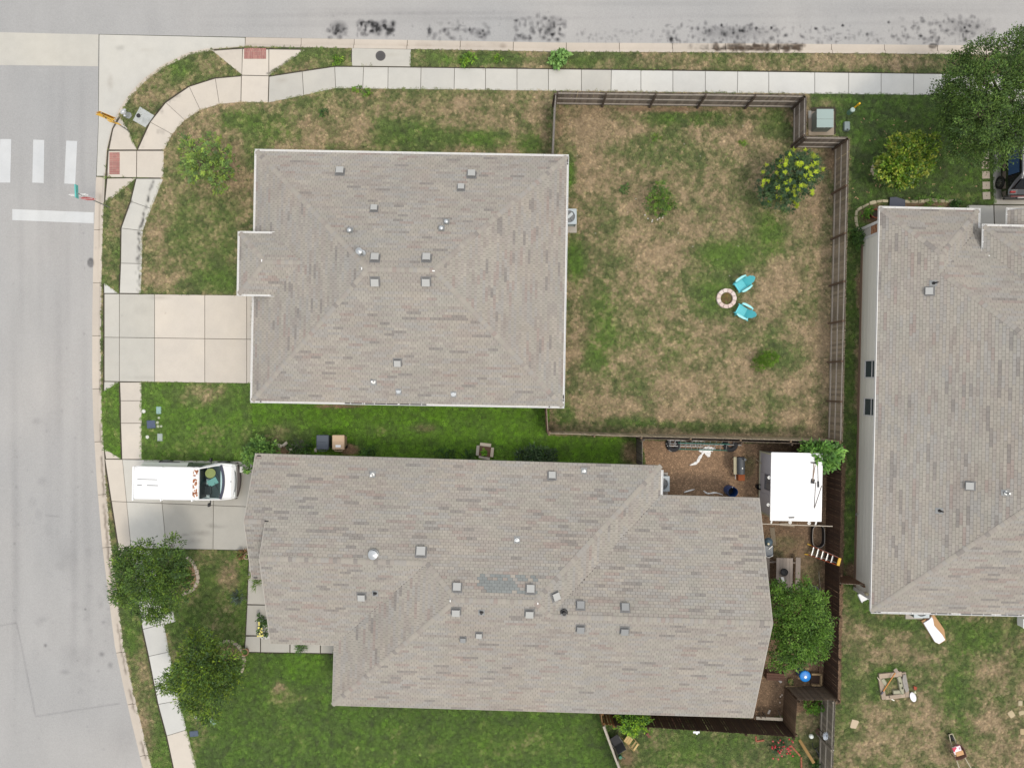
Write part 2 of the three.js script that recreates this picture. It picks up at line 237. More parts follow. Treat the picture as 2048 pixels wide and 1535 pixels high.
tag(add('ground', sheet([[-900, -900], [900, -900], [900, 900], [-900, 900]], -0.06), mat([0.07, 0.085, 0.03], 1)), null, null, null, 'structure');
const edgeW = [[197, 68], [196, 250], [191, 370], [187, 470], [184, 640], [184, 760], [186, 840], [193, 960], [204, 1090], [214, 1170], [229, 1290], [248, 1380], [262, 1440], [285, 1535], [330, 1680], [420, 1900]];
const edgeN = [[3000, 94], [2048, 92], [1900, 90], [1600, 87.5], [1120, 85], [830, 80], [490, 74]];
const far = (x, y) => { const p = P(x, y); return [p.x, p.z]; };
{
  const pts = [[3000, -320], [-300, -320], [-300, 1900]].map((p) => far(...p)).concat(edgeW.slice().reverse().map((p) => far(...p)), edgeN.slice().reverse().map((p) => far(...p)));
  const road = tag(add('road', sheet(pts, 0), asphalt), null, null, null, 'structure');
  const paint = (name, q, lab) => tag(add(name, prism(px2(q), 0.003, 0.006), conc(see(236, 239, 240), {}), road), lab);
  paint('crosswalk_stripe', [[0, 278], [22, 278], [20, 365], [-6, 365]]); paint('crosswalk_stripe', [[66, 279], [88, 280], [87, 366], [64, 365]]); paint('crosswalk_stripe', [[132, 281], [154, 282], [150, 368], [128, 367]]);
  paint('crosswalk_stripe', [[-70, 277], [-44, 277], [-46, 364], [-72, 363]]); paint('stop_line', [[24, 418], [187, 424.5], [187, 446.5], [24, 440]]);
}

// ---------- concrete: every slab a piece of its own ----------
function slab(parent, name, pts, c, o = {}) {
  const { top = TOP, thick = 0.1, slope, gap = 0.012 } = o;
  const w = px2(pts, top), g = prism(w, top - thick, top, 0.012), p = g.attributes.position;
  const mid = w.reduce((a, q) => [a[0] + q[0] / w.length, a[1] + q[1] / w.length], [0, 0]);
  const A = slope && P(slope[0], slope[1], 0), D = slope && P(slope[3], slope[4], 0);
  const lx = Math.max(...w.map((q) => Math.abs(q[0] - mid[0]))), lz = Math.max(...w.map((q) => Math.abs(q[1] - mid[1])));
  for (let i = 0; i < p.count; i++) {
    p.setX(i, mid[0] + (p.getX(i) - mid[0]) * (1 - gap / lx)); p.setZ(i, mid[1] + (p.getZ(i) - mid[1]) * (1 - gap / lz));
    if (slope) { const dx = D.x - A.x, dz = D.z - A.z, t = clamp(((p.getX(i) - A.x) * dx + (p.getZ(i) - A.z) * dz) / (dx * dx + dz * dz)); p.setY(i, p.getY(i) - top + mix(slope[2], slope[5], t)); }
  }
  g.computeVertexNormals();
  if (!o.low) paved(pts);
  return add(name, g, conc(c), parent);
}
const tone = (c, k) => c.map((x) => x * k);
const jitter = rng(5), tj = (c) => tone(c, 0.95 + 0.022 * (jitter() * 5 | 0));
{
  const apron = struct('gutter_apron');
  slab(apron, 'slab', [[-120, 60], [197, 68], [196, 133], [-120, 129]], paleW, { top: 0.012, thick: 0.06, gap: 0.02, low: 1 });
  slab(apron, 'slab', [[197.5, 68], [490, 74.5], [490, 91], [425, 97], [375, 107], [325, 130], [285, 160], [258, 190], [238, 218], [224, 250], [216, 290], [211, 352], [192, 352], [196, 250]], pale, { top: 0.012, thick: 0.06, gap: 0.02, low: 1 });
}
// kerb and gutter, poured in lengths of about three metres
function kerbLine(edge, parent, cuts, low, width = 0.4) {
  const w = edge.map((p) => P(...p)), L = [0]; for (let i = 1; i < w.length; i++) L.push(L[i - 1] + w[i].distanceTo(w[i - 1]));
  const curve = (s) => { let i = 1; while (i < L.length - 1 && L[i] < s) i++; const t = (s - L[i - 1]) / (L[i] - L[i - 1]), a = w[Math.max(0, i - 2)], b = w[i - 1], c = w[i], d = w[Math.min(w.length - 1, i + 1)]; return [b.clone().lerp(c, t), c.clone().sub(a).normalize().lerp(d.clone().sub(b).normalize(), t).normalize()]; };
  const ring = (s) => {
    const [p, d] = curve(s), n = V3(d.z, 0, -d.x), k = low(p) ? 0.03 : 0.135, kb = low(p) ? 0.118 : 0.131;
    return [[0, 0.005], [width - 0.02, -0.004 + 0.012], [width + 0.012, k], [width + 0.18, kb], [width + 0.18, -0.08], [0, -0.08]].map(([o, y]) => [p.x + n.x * o, y, p.z + n.z * o]);
  };
  for (let i = 0; i < cuts.length - 1; i++) {
    const rings = [], a = cuts[i] + 0.012, b = cuts[i + 1] - 0.012, n = Math.max(3, Math.round((b - a) / 0.45)); for (let j = 0; j <= n; j++) rings.push(ring(mix(a, b, j / n)));
    const g = loft(rings).toNonIndexed(); g.computeVertexNormals(); const p = g.attributes.position, uv = new Float32Array(p.count * 2); for (let j = 0; j < p.count; j++) { uv[2 * j] = p.getX(j); uv[2 * j + 1] = -p.getZ(j); }
    g.setAttribute('uv', new THREE.BufferAttribute(uv, 2)); add('kerb_length', g, conc(tj(warmC)), parent);
  }
}
{
  const kerb = struct('kerb'), steps = (len) => { const c = [0]; while (c[c.length - 1] + 4 < len) c.push(c[c.length - 1] + 2.95); c.push(len); return c; };
  const len = (e) => e.reduce((s, p, i) => s + (i ? P(...p).distanceTo(P(...e[i - 1])) : 0), 0);
  const W = [[192, 353], ...edgeW.slice(2, 15)], dropW = (p) => { const y = p.z / S + 767.5; return (y > 560 && y < 785) || (y > 895 && y < 1100) || y < 402; };
  // run up the west street (house side on its east) and along the upper street
  kerbLine(W, kerb, steps(len(W)), dropW, 0.38);
  const N = [[490.5, 74.5], [830, 80], [1120, 85], [1600, 87.5], [1900, 90], [2048, 92], [2300, 94]].reverse();
  kerbLine(N, kerb, steps(len(N)), (p) => p.x / S + 1024 < 606, 0.38);
  const R = [[490, 91.5], [425, 94.5], [378, 104.5], [328, 128], [286, 158], [257, 190], [235, 226], [221, 255], [211, 298], [207, 353]];
  kerbLine(R, kerb, steps(len(R)), (p) => p.x / S + 1024 > 422 || p.z / S + 767.5 > 232, 0.05);
}
// the corner walk, its landings and flares
const walk = struct('sidewalk');
const quad = (o, i, k, c, more) => slab(walk, 'slab', [o[k], o[k + 1], i[k + 1], i[k]], tj(c), more);
{
  const out = [[482, 152], [430, 156.5], [378, 173], [331, 205], [300, 244], [275, 299]], inn = [[481, 204], [438, 208], [400, 220], [369, 240], [344, 268], [328, 299]];
  for (let k = 0; k < 5; k++) quad(out, inn, k, cream);
  slab(walk, 'slab', [[482.5, 150.5], [537, 151.5], [535.5, 205], [481.5, 204]], tj(cream)); slab(walk, 'slab', [[273, 301], [327.5, 301], [326.5, 355.5], [272.5, 354.5]], tj(cream));
  slab(walk, 'ramp', [[484.5, 97], [537, 98], [537, 151], [483, 150]], tj(cream), { slope: [500, 97, 0.121, 500, 150, TOP] }); slab(walk, 'ramp', [[216, 301], [272.5, 301], [272, 354.5], [213, 354]], tj(cream), { slope: [216, 320, 0.121, 272, 320, TOP] });
  slab(walk, 'flare', [[424, 101], [484, 97], [483, 149]], tj(cream), { slope: [430, 90, 0.121, 483, 149, TOP] }); slab(walk, 'flare', [[537.5, 98], [610, 99], [537.5, 150.5]], tj(cream), { slope: [560, 95, 0.121, 540, 150, TOP] });
  slab(walk, 'flare', [[240, 233], [257, 262], [273, 299], [217, 299], [225, 258]], tj(cream), { slope: [222, 285, 0.121, 273, 299, TOP] }); slab(walk, 'flare', [[213.5, 356.5], [271.5, 356], [208.5, 408]], tj(cream), { slope: [210, 370, 0.121, 272, 357, TOP] });
  const wl = [[272, 357], [261, 402.5], [242, 456], [241, 526], [238.5, 586]], wr = [[326, 357], [302, 417], [285, 461], [283.5, 527], [281.5, 586.5]];
  for (let k = 0; k < 4; k++) quad(wl, wr, k, pale);
  const sl = [[239, 764], [240.5, 801], [241, 846], [243.5, 918]], sr = [[282, 764], [283, 801], [283, 846], [283, 918]];
  for (let k = 0; k < 3; k++) quad(sl, sr, k, cream);
  const ll = [[262, 1101], [285, 1258], [297, 1312], [316, 1408], [333, 1471], [350, 1550]], lr = [[304, 1101], [327.5, 1247], [338, 1303], [359.5, 1400], [372.5, 1459], [397, 1548]];
  for (let k = 0; k < 5; k++) quad(ll, lr, k, k < 4 ? white : cream);
  slab(walk, 'slab', [[318, 1229], [346, 1221], [350.5, 1243], [329, 1248.5]], tj(white));
  // the long walk by the upper street
  const top = (x) => [x, x < 703 ? 153 - 20 * clamp((x - 537) / 130) : 133 + (x - 703) * 0.0122], bot = (x) => [x, x < 671 ? 205 - 28 * clamp((x - 537) / 134) : 176.5 + (x - 671) * 0.0115];
  const js = [[538, 536.5], [604, 607], [669, 671], [727, 725], [776, 775.5], [842, 841], [909, 908], [971, 971], [1034, 1034], [1097, 1097], [1163, 1163], [1223, 1222], [1282, 1282], [1346, 1346], [1411, 1411], [1476, 1475], [1538, 1538], [1630, 1630], [1698, 1698], [1763, 1763], [1828, 1828], [1893, 1893], [1958, 1958], [2023, 2023], [2090, 2090], [2160, 2160]];
  for (let k = 0; k < js.length - 1; k++) slab(walk, 'slab', [top(js[k][0]), top(js[k + 1][0]), bot(js[k + 1][1]), bot(js[k][1])], tj(k > 10 ? white : k > 1 ? pale : greyC));
  slab(walk, 'slab', [[703, 95.5], [822, 98], [821, 133], [703, 131.5]], tj(paleW));
}
{
  const d = struct('driveway');
  const xs = [207.5, 238, 308.5, 409, 493, 505], yt = (x) => 587 + (x - 207) * 0.011, ym = (x) => 674 + (x - 207) * 0.014, yb = (x) => 762 + (x - 207) * 0.015;
  for (let i = 0; i < 5; i++) for (const [a, b] of [[yt, ym], [ym, yb]]) slab(d, 'slab', [[xs[i], a(xs[i])], [xs[i + 1], a(xs[i + 1])], [xs[i + 1], b(xs[i + 1])], [xs[i], b(xs[i])]], tj(i < 2 ? paleW : cream), i ? {} : { slope: [208, 650, 0.121, 238, 650, TOP] });
  slab(d, 'flare', [[207, 565], [236, 586], [207.5, 586]], tj(white), { slope: [207, 570, 0.121, 236, 586, TOP] }); slab(d, 'flare', [[207.5, 763], [237, 763.5], [207, 783]], tj(paleW), { slope: [207, 770, 0.121, 237, 764, TOP] });
  const e = struct('driveway'), X = (k, y) => [[209, 237], [244, 261.5], [315, 332], [427, 425.5], [510, 512]][k].map((v, i, a) => v)[0] + ([[209, 237], [244, 261.5], [315, 332], [427, 425.5], [510, 512]][k][1] - [209, 244, 315, 427, 510][k]) * (y - 918) / 178;
  const hy = (x) => 1002 + (x - 220) * 0.04, t0 = (x) => 918 + (x - 210) * 0.014, b0 = (x) => 1095 + (x - 240) * 0.02;
  for (let i = 0; i < 4; i++) for (const [a, b] of [[t0, hy], [hy, b0]]) {
    const q = (k, f) => { let x = X(k, f(300)); x = X(k, f(x)); return [x, f(x)]; };
    slab(e, 'slab', [q(i, a), q(i + 1, a), q(i + 1, b), q(i, b)], tj(i < 1 ? cream : i < 2 ? pale : greyC), i ? {} : { slope: [214, 1000, 0.121, 252, 1000, TOP] });
  }
  slab(e, 'flare', [[208, 897], [241, 917], [211, 917]], tj(cream), { slope: [207, 905, 0.121, 240, 917, TOP] }); slab(e, 'flare', [[235, 1096], [262, 1096.5], [239, 1112]], tj(cream), { slope: [237, 1104, 0.121, 262, 1097, TOP] });
  const f = struct('footpath');
  slab(f, 'slab', [[498, 1103], [530, 1103], [535, 1209], [494, 1208]], tj(greyC)); slab(f, 'slab', [[494, 1209.5], [560, 1210], [560, 1271], [491, 1270]], tj(greyC)); slab(f, 'slab', [[491, 1272], [520, 1272], [520, 1304], [488.5, 1303]], tj(greyC));
  for (const [a, b] of [[521, 579], [580, 640], [641, 668]]) slab(f, 'slab', [[a, 1272], [b, 1272], [b, 1304 + (b - 520) * 0.016], [a, 1304 + (a - 520) * 0.016]], tj(paleW));
  const g = struct('driveway');
  slab(g, 'slab', [[1986, 250], [2130, 250], [2130, 331], [1986.5, 330]], tj(greyC)); slab(g, 'slab', [[1986.5, 331], [2130, 332], [2130, 409], [1988, 408.5]], tj(greyC)); slab(g, 'slab', [[1989, 410], [2130, 411], [2130, 475], [1991, 474]], tj(greyC)); slab(g, 'slab', [[1934, 409.5], [1988, 410], [1990, 474], [1940, 474]], tj(pale)); slab(g, 'slab', [[1986, 186], [2130, 186], [2130, 249], [1986, 249]], tj(greyC));
}
// brick warning strips let into the two ramps
for (const [q, turn, lab] of [[[488.5, 96.5, 532.5, 118.5], 0, 'red brick warning strip in the ramp by the upper street'], [[219, 305, 240, 349], 1, 'red brick warning strip in the ramp beside the striped crossing']]) {
  const o = thing('tactile_paving', lab, 'tactile paving'), r = rng(q[0] | 0), nx = turn ? 3 : 12, ny = turn ? 12 : 3, a = P(q[0], q[1], 0.08), b = P(q[2], q[3], 0.08), dx = (b.x - a.x) / nx, dz = (b.z - a.z) / ny;
  const geo = RB(dx - 0.009, 0.06, dz - 0.009, 0.006), ms = [0, 1, 2, 3].map((k) => mat(see(198 - 7 * k + (k % 2) * 6, 146 - 6 * k, 136 - 5 * k), 0.9));
  for (let i = 0; i < nx; i++) for (let j = 0; j < ny; j++) {
    const t = turn ? (i + 0.5) / nx : (j + 0.5) / ny, m = add('brick', geo, ms[r() * 4 | 0], o); m.position.set(a.x + (i + 0.5) * dx, mix(0.1, 0.113, t) + r() * 0.004, a.z + (j + 0.5) * dz);
  }
}
// ---------- houses ----------
const shingleTones = [[1.02, 182, 176, 166], [1.0, 180, 175, 165], [0.96, 181, 174, 166], [1.0, 178, 174, 168], [0.9, 180, 172, 164], [0.79, 176, 170, 164], [1.06, 182, 176, 166], [0.89, 184, 171, 163]].map(([k, ...c]) => see(...c, k * 1.1));
const granule = tile((u, v, o) => { const k = 0.84 + 0.32 * hash(u * 256 | 0, v * 256 | 0) * 0.7 + 0.1 * wrapNoise(u, v, 9); o[0] = k * 0.93; o[1] = k * 0.925; o[2] = k * 0.92; }, 256, 1.6);
const shingleMats = shingleTones.map((c) => mat(c, 0.95, { map: granule })), shingleMany = new THREE.MeshStandardMaterial({ vertexColors: true, roughness: 0.95, map: granule });
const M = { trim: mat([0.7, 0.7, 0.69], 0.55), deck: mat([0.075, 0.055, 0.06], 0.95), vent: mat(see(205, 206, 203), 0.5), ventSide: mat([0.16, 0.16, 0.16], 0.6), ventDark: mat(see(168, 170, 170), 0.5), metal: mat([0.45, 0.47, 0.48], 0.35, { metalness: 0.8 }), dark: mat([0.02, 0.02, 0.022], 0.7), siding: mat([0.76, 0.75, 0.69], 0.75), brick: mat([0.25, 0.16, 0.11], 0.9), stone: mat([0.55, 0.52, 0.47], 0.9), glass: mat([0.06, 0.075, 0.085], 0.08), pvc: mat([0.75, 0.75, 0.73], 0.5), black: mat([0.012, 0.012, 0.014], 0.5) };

const inside = (poly, u, v) => { let c = false; for (let i = 0, j = poly.length - 1; i < poly.length; j = i++) { const [a, b] = poly[i], [d, e] = poly[j]; if ((b > v) !== (e > v) && u < (d - a) * (v - b) / (e - b) + a) c = !c; } return c; };
class House {
  constructor(name, label, O, angle, pitch) {
    this.o = thing(name, label, 'house', [O[0], 0, O[1]], -angle); this.O = O; this.c = Math.cos(angle); this.s = Math.sin(angle); this.p = pitch; this.planes = [];
  }
  plane(e, dir, poly, h = 2.9, p = this.p) { this.planes.push({ e, dir, poly, h, p, t: [-dir[1], dir[0]] }); }
  height(q, u, v) { return q.h + q.p * ((u - q.e[0]) * q.dir[0] + (v - q.e[1]) * q.dir[1]); }
  hit(px, py) {                                        // where the line of sight of a photo pixel meets the roof
    const gx = (px - 1024) * S, gz = (py - 767.5) * S, f = (t) => { const x = gx * t - this.O[0], z = gz * t - this.O[1]; return [x * this.c + z * this.s, -x * this.s + z * this.c, H * (1 - t)]; };
    let best = null;
    for (const q of this.planes) {
      const d = (t) => { const [u, v, y] = f(t); return y - this.height(q, u, v); }, d0 = d(0.8), d1 = d(1), t = 0.8 + 0.2 * d0 / (d0 - d1), [u, v, y] = f(t);
      if (inside(q.poly, u, v) && (!best || y > best.y)) best = { u, v, y, q };
    }
    return best;
  }
  roof(tab, course, seed, patchTone) {
    const r = rng(seed), deck = [];
    for (const q of this.planes) {
      const sh = THREE.ShapeUtils.triangulateShape(q.poly.map((p) => new THREE.Vector2(...p)), []), pos = [], idx = [];
      q.poly.forEach(([u, v]) => pos.push(u, this.height(q, u, v) - 0.012, v)); sh.forEach((f) => idx.push(...f)); deck.push(geoOf(pos, pos.flatMap((x, i) => (i % 3 === 0 ? [pos[i], pos[i + 2]] : [])), null, idx));
    }
    const roof = this.roofMesh = add('roof', deck, M.deck, this.o), full = [], pos = [], uv = [], col = [], idx = [];
    for (const q of this.planes) {
      const cos = 1 / Math.sqrt(1 + q.p * q.p), c = course * cos, R = q.poly.map(([u, v]) => [(u - q.e[0]) * q.t[0] + (v - q.e[1]) * q.t[1], (u - q.e[0]) * q.dir[0] + (v - q.e[1]) * q.dir[1]]), top = Math.max(...R.map((x) => x[1]));
      const cuts = (y) => { const x = []; for (let i = 0; i < R.length; i++) { const [a, b] = R[i], [d, e] = R[(i + 1) % R.length]; if ((b > y) !== (e > y)) x.push(a + (d - a) * (y - b) / (e - b)); } return x.sort((m, n) => m - n); };
      const at = (s, y, lift) => [q.e[0] + q.t[0] * s + q.dir[0] * y, q.h + q.p * y + lift, q.e[1] + q.t[1] * s + q.dir[1] * y];
      let run = 0, tone = 0;
      for (let k = 0; k * c < top - 0.02; k++) {
        const y0 = k * c, y1 = Math.min(top, y0 + c), A = cuts(y0 + 0.004), D = cuts(y1 - 0.004), n = Math.max(A.length, D.length); if (!n) continue;
        for (let m = 0; m < n; m += 2) {
          let a0 = A[m], a1 = A[m + 1], d0 = D[m], d1 = D[m + 1];
          if (A.length !== D.length) { if (a0 === undefined) { a0 = d0; a1 = d1; } else { d0 = d1 = (a0 + a1) / 2; if (D.length) { d0 = a0; d1 = a1; } } }
          const off = (k % 2 ? 0.5 : 0) * tab + (hash(k, seed) - 0.5) * tab * 0.2, lo = Math.min(a0, d0), hi = Math.max(a1, d1);
          for (let i = Math.floor((lo - off) / tab); i * tab + off < hi; i++) {
            if (run-- <= 0) { run = 1 + (r() * 2.2 | 0); tone = r() < 0.62 ? (r() * 4 | 0) : (r() * 8 | 0); }
            const s0 = i * tab + off + 0.005, s1 = s0 + tab - 0.01, b0_ = Math.max(s0, a0), b1_ = Math.min(s1, a1), e0_ = Math.max(s0, d0), e1_ = Math.min(s1, d1); let b0 = b0_, b1 = b1_, e0 = e0_, e1 = e1_; if (b1 - b0 < 0.01 && e1 - e0 < 0.01) continue;
            const cen = at((s0 + s1) / 2, (y0 + y1) / 2, 0), own = patchTone?.(cen[0], cen[2]), tn = own ?? shingleTones[tone];
            const whole = b0 === s0 && b1 === s1 && e0 === s0 && e1 === s1 && y1 - y0 > c * 0.98;
            if (whole && !own) full.push({ h: cen[1], q, s: s0, y: y0, c, tone, at: pos.length / 3, i0: idx.length });
            const k1 = 0.95 + 0.1 * r() + 0.16 * (fbm(cen[0] * 0.45 + seed, cen[2] * 0.45, 3) - 0.5), warm = 0.06 * (fbm(cen[0] * 0.8 + 3, cen[2] * 0.8 + seed, 2) - 0.5), tint = [tn[0] * k1 * (1 + warm), tn[1] * k1, tn[2] * k1 * (1 - warm * 0.6)];
            const emit = (b0, b1, e0, e1, ya, yb) => {
              const P0 = at(b0, ya - 0.012, 0.016), P1 = at(b1, ya - 0.012, 0.016), P2 = at(e1, yb, 0.003), P3 = at(e0, yb, 0.003), o = pos.length / 3;
              pos.push(...P0, ...P1, ...P2, ...P3, ...P0, ...P1, P1[0], P1[1] - 0.019, P1[2], P0[0], P0[1] - 0.019, P0[2]);
              uv.push(b0, ya, b1, ya, e1, yb, e0, yb, b0, ya, b1, ya, b1, ya - 0.02, b0, ya - 0.02); for (let z = 0; z < 8; z++) col.push(...tint);
              idx.push(o, o + 1, o + 2, o, o + 2, o + 3, o + 4, o + 7, o + 6, o + 4, o + 6, o + 5);
            };
            if (e1 - e0 >= 0.01 && b1 - b0 >= 0.01) emit(b0, b1, e0, e1, y0, y1);
            else for (let z = 0; z < 4; z++) {              // cut off by an edge: in four strips, each as far as the plane reaches
              const z0 = mix(s0, s1, z / 4), z1 = mix(s0, s1, (z + 1) / 4), sm = (z0 + z1) / 2, within = (y) => { const x = cuts(y); for (let w = 0; w < x.length; w += 2) if (sm > x[w] && sm < x[w + 1]) return true; return false; };
              let lowIn = within(y0 + 0.004), topIn = within(y1 - 0.004); if (!lowIn && !topIn) continue; if (lowIn && topIn) { emit(z0, z1, z0, z1, y0, y1); continue; }
              let ok = lowIn ? y0 + 0.004 : y1 - 0.004, no = lowIn ? y1 : y0; for (let w = 0; w < 7; w++) { const h = (ok + no) / 2; if (within(h)) ok = h; else no = h; }
              lowIn ? emit(z0, z1, z0, z1, y0, ok) : emit(z0, z1, z0, z1, ok, y1);
            }
          }
        }
      }
    }
    // the three hundred tabs nearest the ridge are pieces of their own, the others one mass
    full.sort((a, b) => b.h - a.h); const single = full.slice(0, 300), skip = new Set(single.map((f) => f.i0)), keep = [];
    for (let i = 0; i < idx.length; i += 12) if (!skip.has(i)) for (let j = 0; j < 12; j++) keep.push(idx[i + j]);
    const field = add('shingle_cladding', geoOf(pos, uv, col, keep), shingleMany, roof); field.userData.kind = 'stuff';
    const shared = new Map();
    for (const f of single) {
      const { q } = f, key = q.p + '/' + q.dir;
      if (!shared.has(key)) { const p = [], at = (s, y, l) => p.push(q.t[0] * s + q.dir[0] * y, q.p * y + l, q.t[1] * s + q.dir[1] * y), w = tab - 0.01; at(0, -0.012, 0.016); at(w, -0.012, 0.016); at(w, f.c, 0.003); at(0, f.c, 0.003); at(0, -0.012, 0.016); at(w, -0.012, 0.016); at(w, -0.012, -0.003); at(0, -0.012, -0.003); shared.set(key, geoOf(p, [0, 0, w, 0, w, f.c, 0, f.c, 0, 0, w, 0, w, -0.02, 0, -0.02], null, [0, 1, 2, 0, 2, 3, 4, 7, 6, 4, 6, 5])); }
      const m = add('shingle', shared.get(key), shingleMats[f.tone], roof); m.position.set(q.e[0] + q.t[0] * f.s + q.dir[0] * f.y, q.h + q.p * f.y, q.e[1] + q.t[1] * f.s + q.dir[1] * f.y);
    }
  }
  caps(lines, seed) {                                  // cap shingles folded over hips and ridges; each line runs uphill: [u, v, h, u, v, h]
    const r = rng(seed);
    for (const [u0, v0, h0, u1, v1, h1] of lines) {
      const a = V3(u0, h0, v0), b = V3(u1, h1, v1), d = b.clone().sub(a), L = d.length(), n = Math.max(1, Math.round(L / 0.2)), step = L / n, hip = Math.abs(u1 - u0) > 0.3 && Math.abs(v1 - v0) > 0.3 || h1 - h0 > 0.3, x = d.normalize(), z = V3(-x.z, 0, x.x).normalize(), y = z.clone().cross(x), w = 0.125, drop = w * this.p * (hip ? 0.707 : 1) * 0.95, e = step + 0.03;
      const p = [0, 0.026 - drop, -w, 0, 0.03, 0, 0, 0.026 - drop, w, e, 0.014 - drop, -w, e, 0.018, 0, e, 0.014 - drop, w, 0, 0.008 - drop, -w, 0, 0.012, 0, 0, 0.008 - drop, w, 0, 0.026 - drop, -w, 0, 0.03, 0, 0, 0.026 - drop, w];
      const g = geoOf(p, [0, 0, 0, w, 0, 2 * w, e, 0, e, w, e, 2 * w, 0, 0, 0, w, 0, 2 * w, 0, 0, 0, w, 0, 2 * w], null, [0, 1, 4, 0, 4, 3, 1, 2, 5, 1, 5, 4, 6, 7, 10, 6, 10, 9, 7, 8, 11, 7, 11, 10]), m = new THREE.Matrix4().makeBasis(x, y, z);
      for (let i = 0; i < n; i++) { const o = add('ridge_cap', g, shingleMats[r() < 0.6 ? (r() * 4 | 0) : (r() * 8 | 0)], this.roofMesh); o.quaternion.setFromRotationMatrix(m); o.position.copy(a).addScaledVector(x, (i + (r() - 0.5) * 0.06) * step); }
    }
  }
  frameAt(px, py) { const k = this.hit(px, py); if (!k) return null; const { q } = k, n = V3(-q.p * q.dir[0], 1, -q.p * q.dir[1]).normalize(), x = V3(q.t[0], 0, q.t[1]), m = new THREE.Matrix4().makeBasis(x, n, x.clone().cross(n)); return { k, m, at: V3(k.u, k.y, k.v) }; }
  set(name, geo, m, px, py, upright, turn = 0) {
    const f = this.frameAt(px, py); if (!f) { console.log('no roof at', px, py); return; }
    const o = add(name, geo, m, this.roofMesh); o.position.copy(f.at); if (!upright) o.quaternion.setFromRotationMatrix(f.m); if (turn) o.rotateY(turn); return o;
  }
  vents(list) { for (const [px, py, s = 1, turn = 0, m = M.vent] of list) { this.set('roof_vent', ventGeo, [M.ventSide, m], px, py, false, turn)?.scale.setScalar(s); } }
  pipes(list) {                                        // [px, py of the foot, height, radius, look]
    for (const [px, py, h, r, kind] of list) {
      const parts = [C(r * 2, r * 2.2, 0.05, 14, 0, 0.02, 0), C(r, r, h, 14, 0, h / 2, 0)];
      if (kind === 'flue') parts.push(C(r * 1.7, r * 1.7, 0.05, 16, 0, h - 0.1, 0), C(r * 0.3, r * 1.75, 0.07, 16, 0, h + 0.02, 0)); if (kind === 'turbine') parts.push(new THREE.SphereGeometry(r * 2, 14, 10).scale(1, 0.8, 1).translate(0, h, 0));
      this.set('vent_pipe', parts, kind === 'pvc' ? M.pvc : kind === 'dark' ? M.black : M.metal, px, py, true); this.set('flashing', B(0.3, 0.012, 0.34, 0, 0.018, 0.02), M.ventDark, px, py);
    }
  }
  gutter(name, u0, v0, u1, v1, out, h = 2.9, dark = []) { // an open trough with hangers across it
    const prof = [[0, 0], [0, -0.09], [0.075, -0.09], [0.105, -0.012], [0.105, 0.008], [0.093, 0.008], [0.093, -0.014], [0.055, -0.08], [0.01, -0.08], [0.01, 0.0]].reverse();
    const ring = (u, v) => prof.map(([o, y]) => [u + out[0] * o, h + y + 0.012, v + out[1] * o]), L = Math.hypot(u1 - u0, v1 - v0), parts = [loft([ring(u0, v0), ring(u1, v1)]).toNonIndexed()]; parts[0].computeVertexNormals();
    for (let d = 0.3; d < L; d += 0.61) parts.push(B(Math.abs(out[0]) > 0.5 ? 0.1 : 0.024, 0.008, Math.abs(out[0]) > 0.5 ? 0.024 : 0.1, mix(u0, u1, d / L) + out[0] * 0.052, h + 0.012, mix(v0, v1, d / L) + out[1] * 0.052));
    const g = add(name, parts, M.trim, this.o);
    for (const [a, b] of dark) { const q = add('wet_litter', B(Math.abs(out[0]) > 0.5 ? 0.055 : (b - a) * L, 0.02, Math.abs(out[0]) > 0.5 ? (b - a) * L : 0.055, mix(u0, u1, (a + b) / 2) + out[0] * 0.04, h - 0.055, mix(v0, v1, (a + b) / 2) + out[1] * 0.04), mat([0.05, 0.045, 0.04], 0.9), g); }
    return g;
  }
  fascia(list, m = M.trim) { for (const [u0, v0, h0, u1, v1, h1] of list) add('fascia', bar([u0, h0 - 0.09, v0], [u1, h1 - 0.09, v1], 0.03, 0.15), m, this.o); }
  walls(poly, h, m = M.siding) { const p = prism(poly, 0.0, h); paved(poly.map(([u, v]) => [(this.O[0] + u * this.c - v * this.s) / S + 1024, (this.O[1] + u * this.s + v * this.c) / S + 767.5])); return add('wall', p, m, this.o); }
  window(u, v, out, w, y0, y1) {                        // in a wall whose outside faces out
    const along = Math.abs(out[0]) > 0.5, h = y1 - y0, bx = (a, d, z, oy, oo) => along ? B(d, z, a, u + out[0] * oo, y0 + oy, v) : B(a, z, d, u, y0 + oy, v + out[1] * oo), f = [];
    for (const s of [-1, 1]) { f.push(along ? B(0.06, h + 0.14, 0.07, u + out[0] * 0.02, (y0 + y1) / 2, v + s * (w / 2 + 0.035)) : B(0.07, h + 0.14, 0.06, u + s * (w / 2 + 0.035), (y0 + y1) / 2, v + out[1] * 0.02)); f.push(bx(w, 0.06, 0.07, s < 0 ? -0.035 : h + 0.035, 0.02)); }
    f.push(bx(w, 0.05, 0.04, h / 2, 0.012));
    const win = add('window', f, M.trim, this.o); add('pane', bx(w, 0.02, h, h / 2, 0.006), M.glass, win); return win;
  }
}
const ventGeo = (() => { const hood = RB(0.38, 0.05, 0.38, 0.02, 0, 0.155, 0.03), p = hood.attributes.position; for (let i = 0; i < p.count; i++) if (p.getZ(i) < 0) p.setY(i, p.getY(i) - 0.03); return mergeGeometries([merged([B(0.5, 0.01, 0.48, 0, 0.02, 0), RB(0.35, 0.15, 0.36, 0.012, 0, 0.075, 0.02)]), merged([hood])].map((g) => (g.index ? g.toNonIndexed() : g)), true); })();

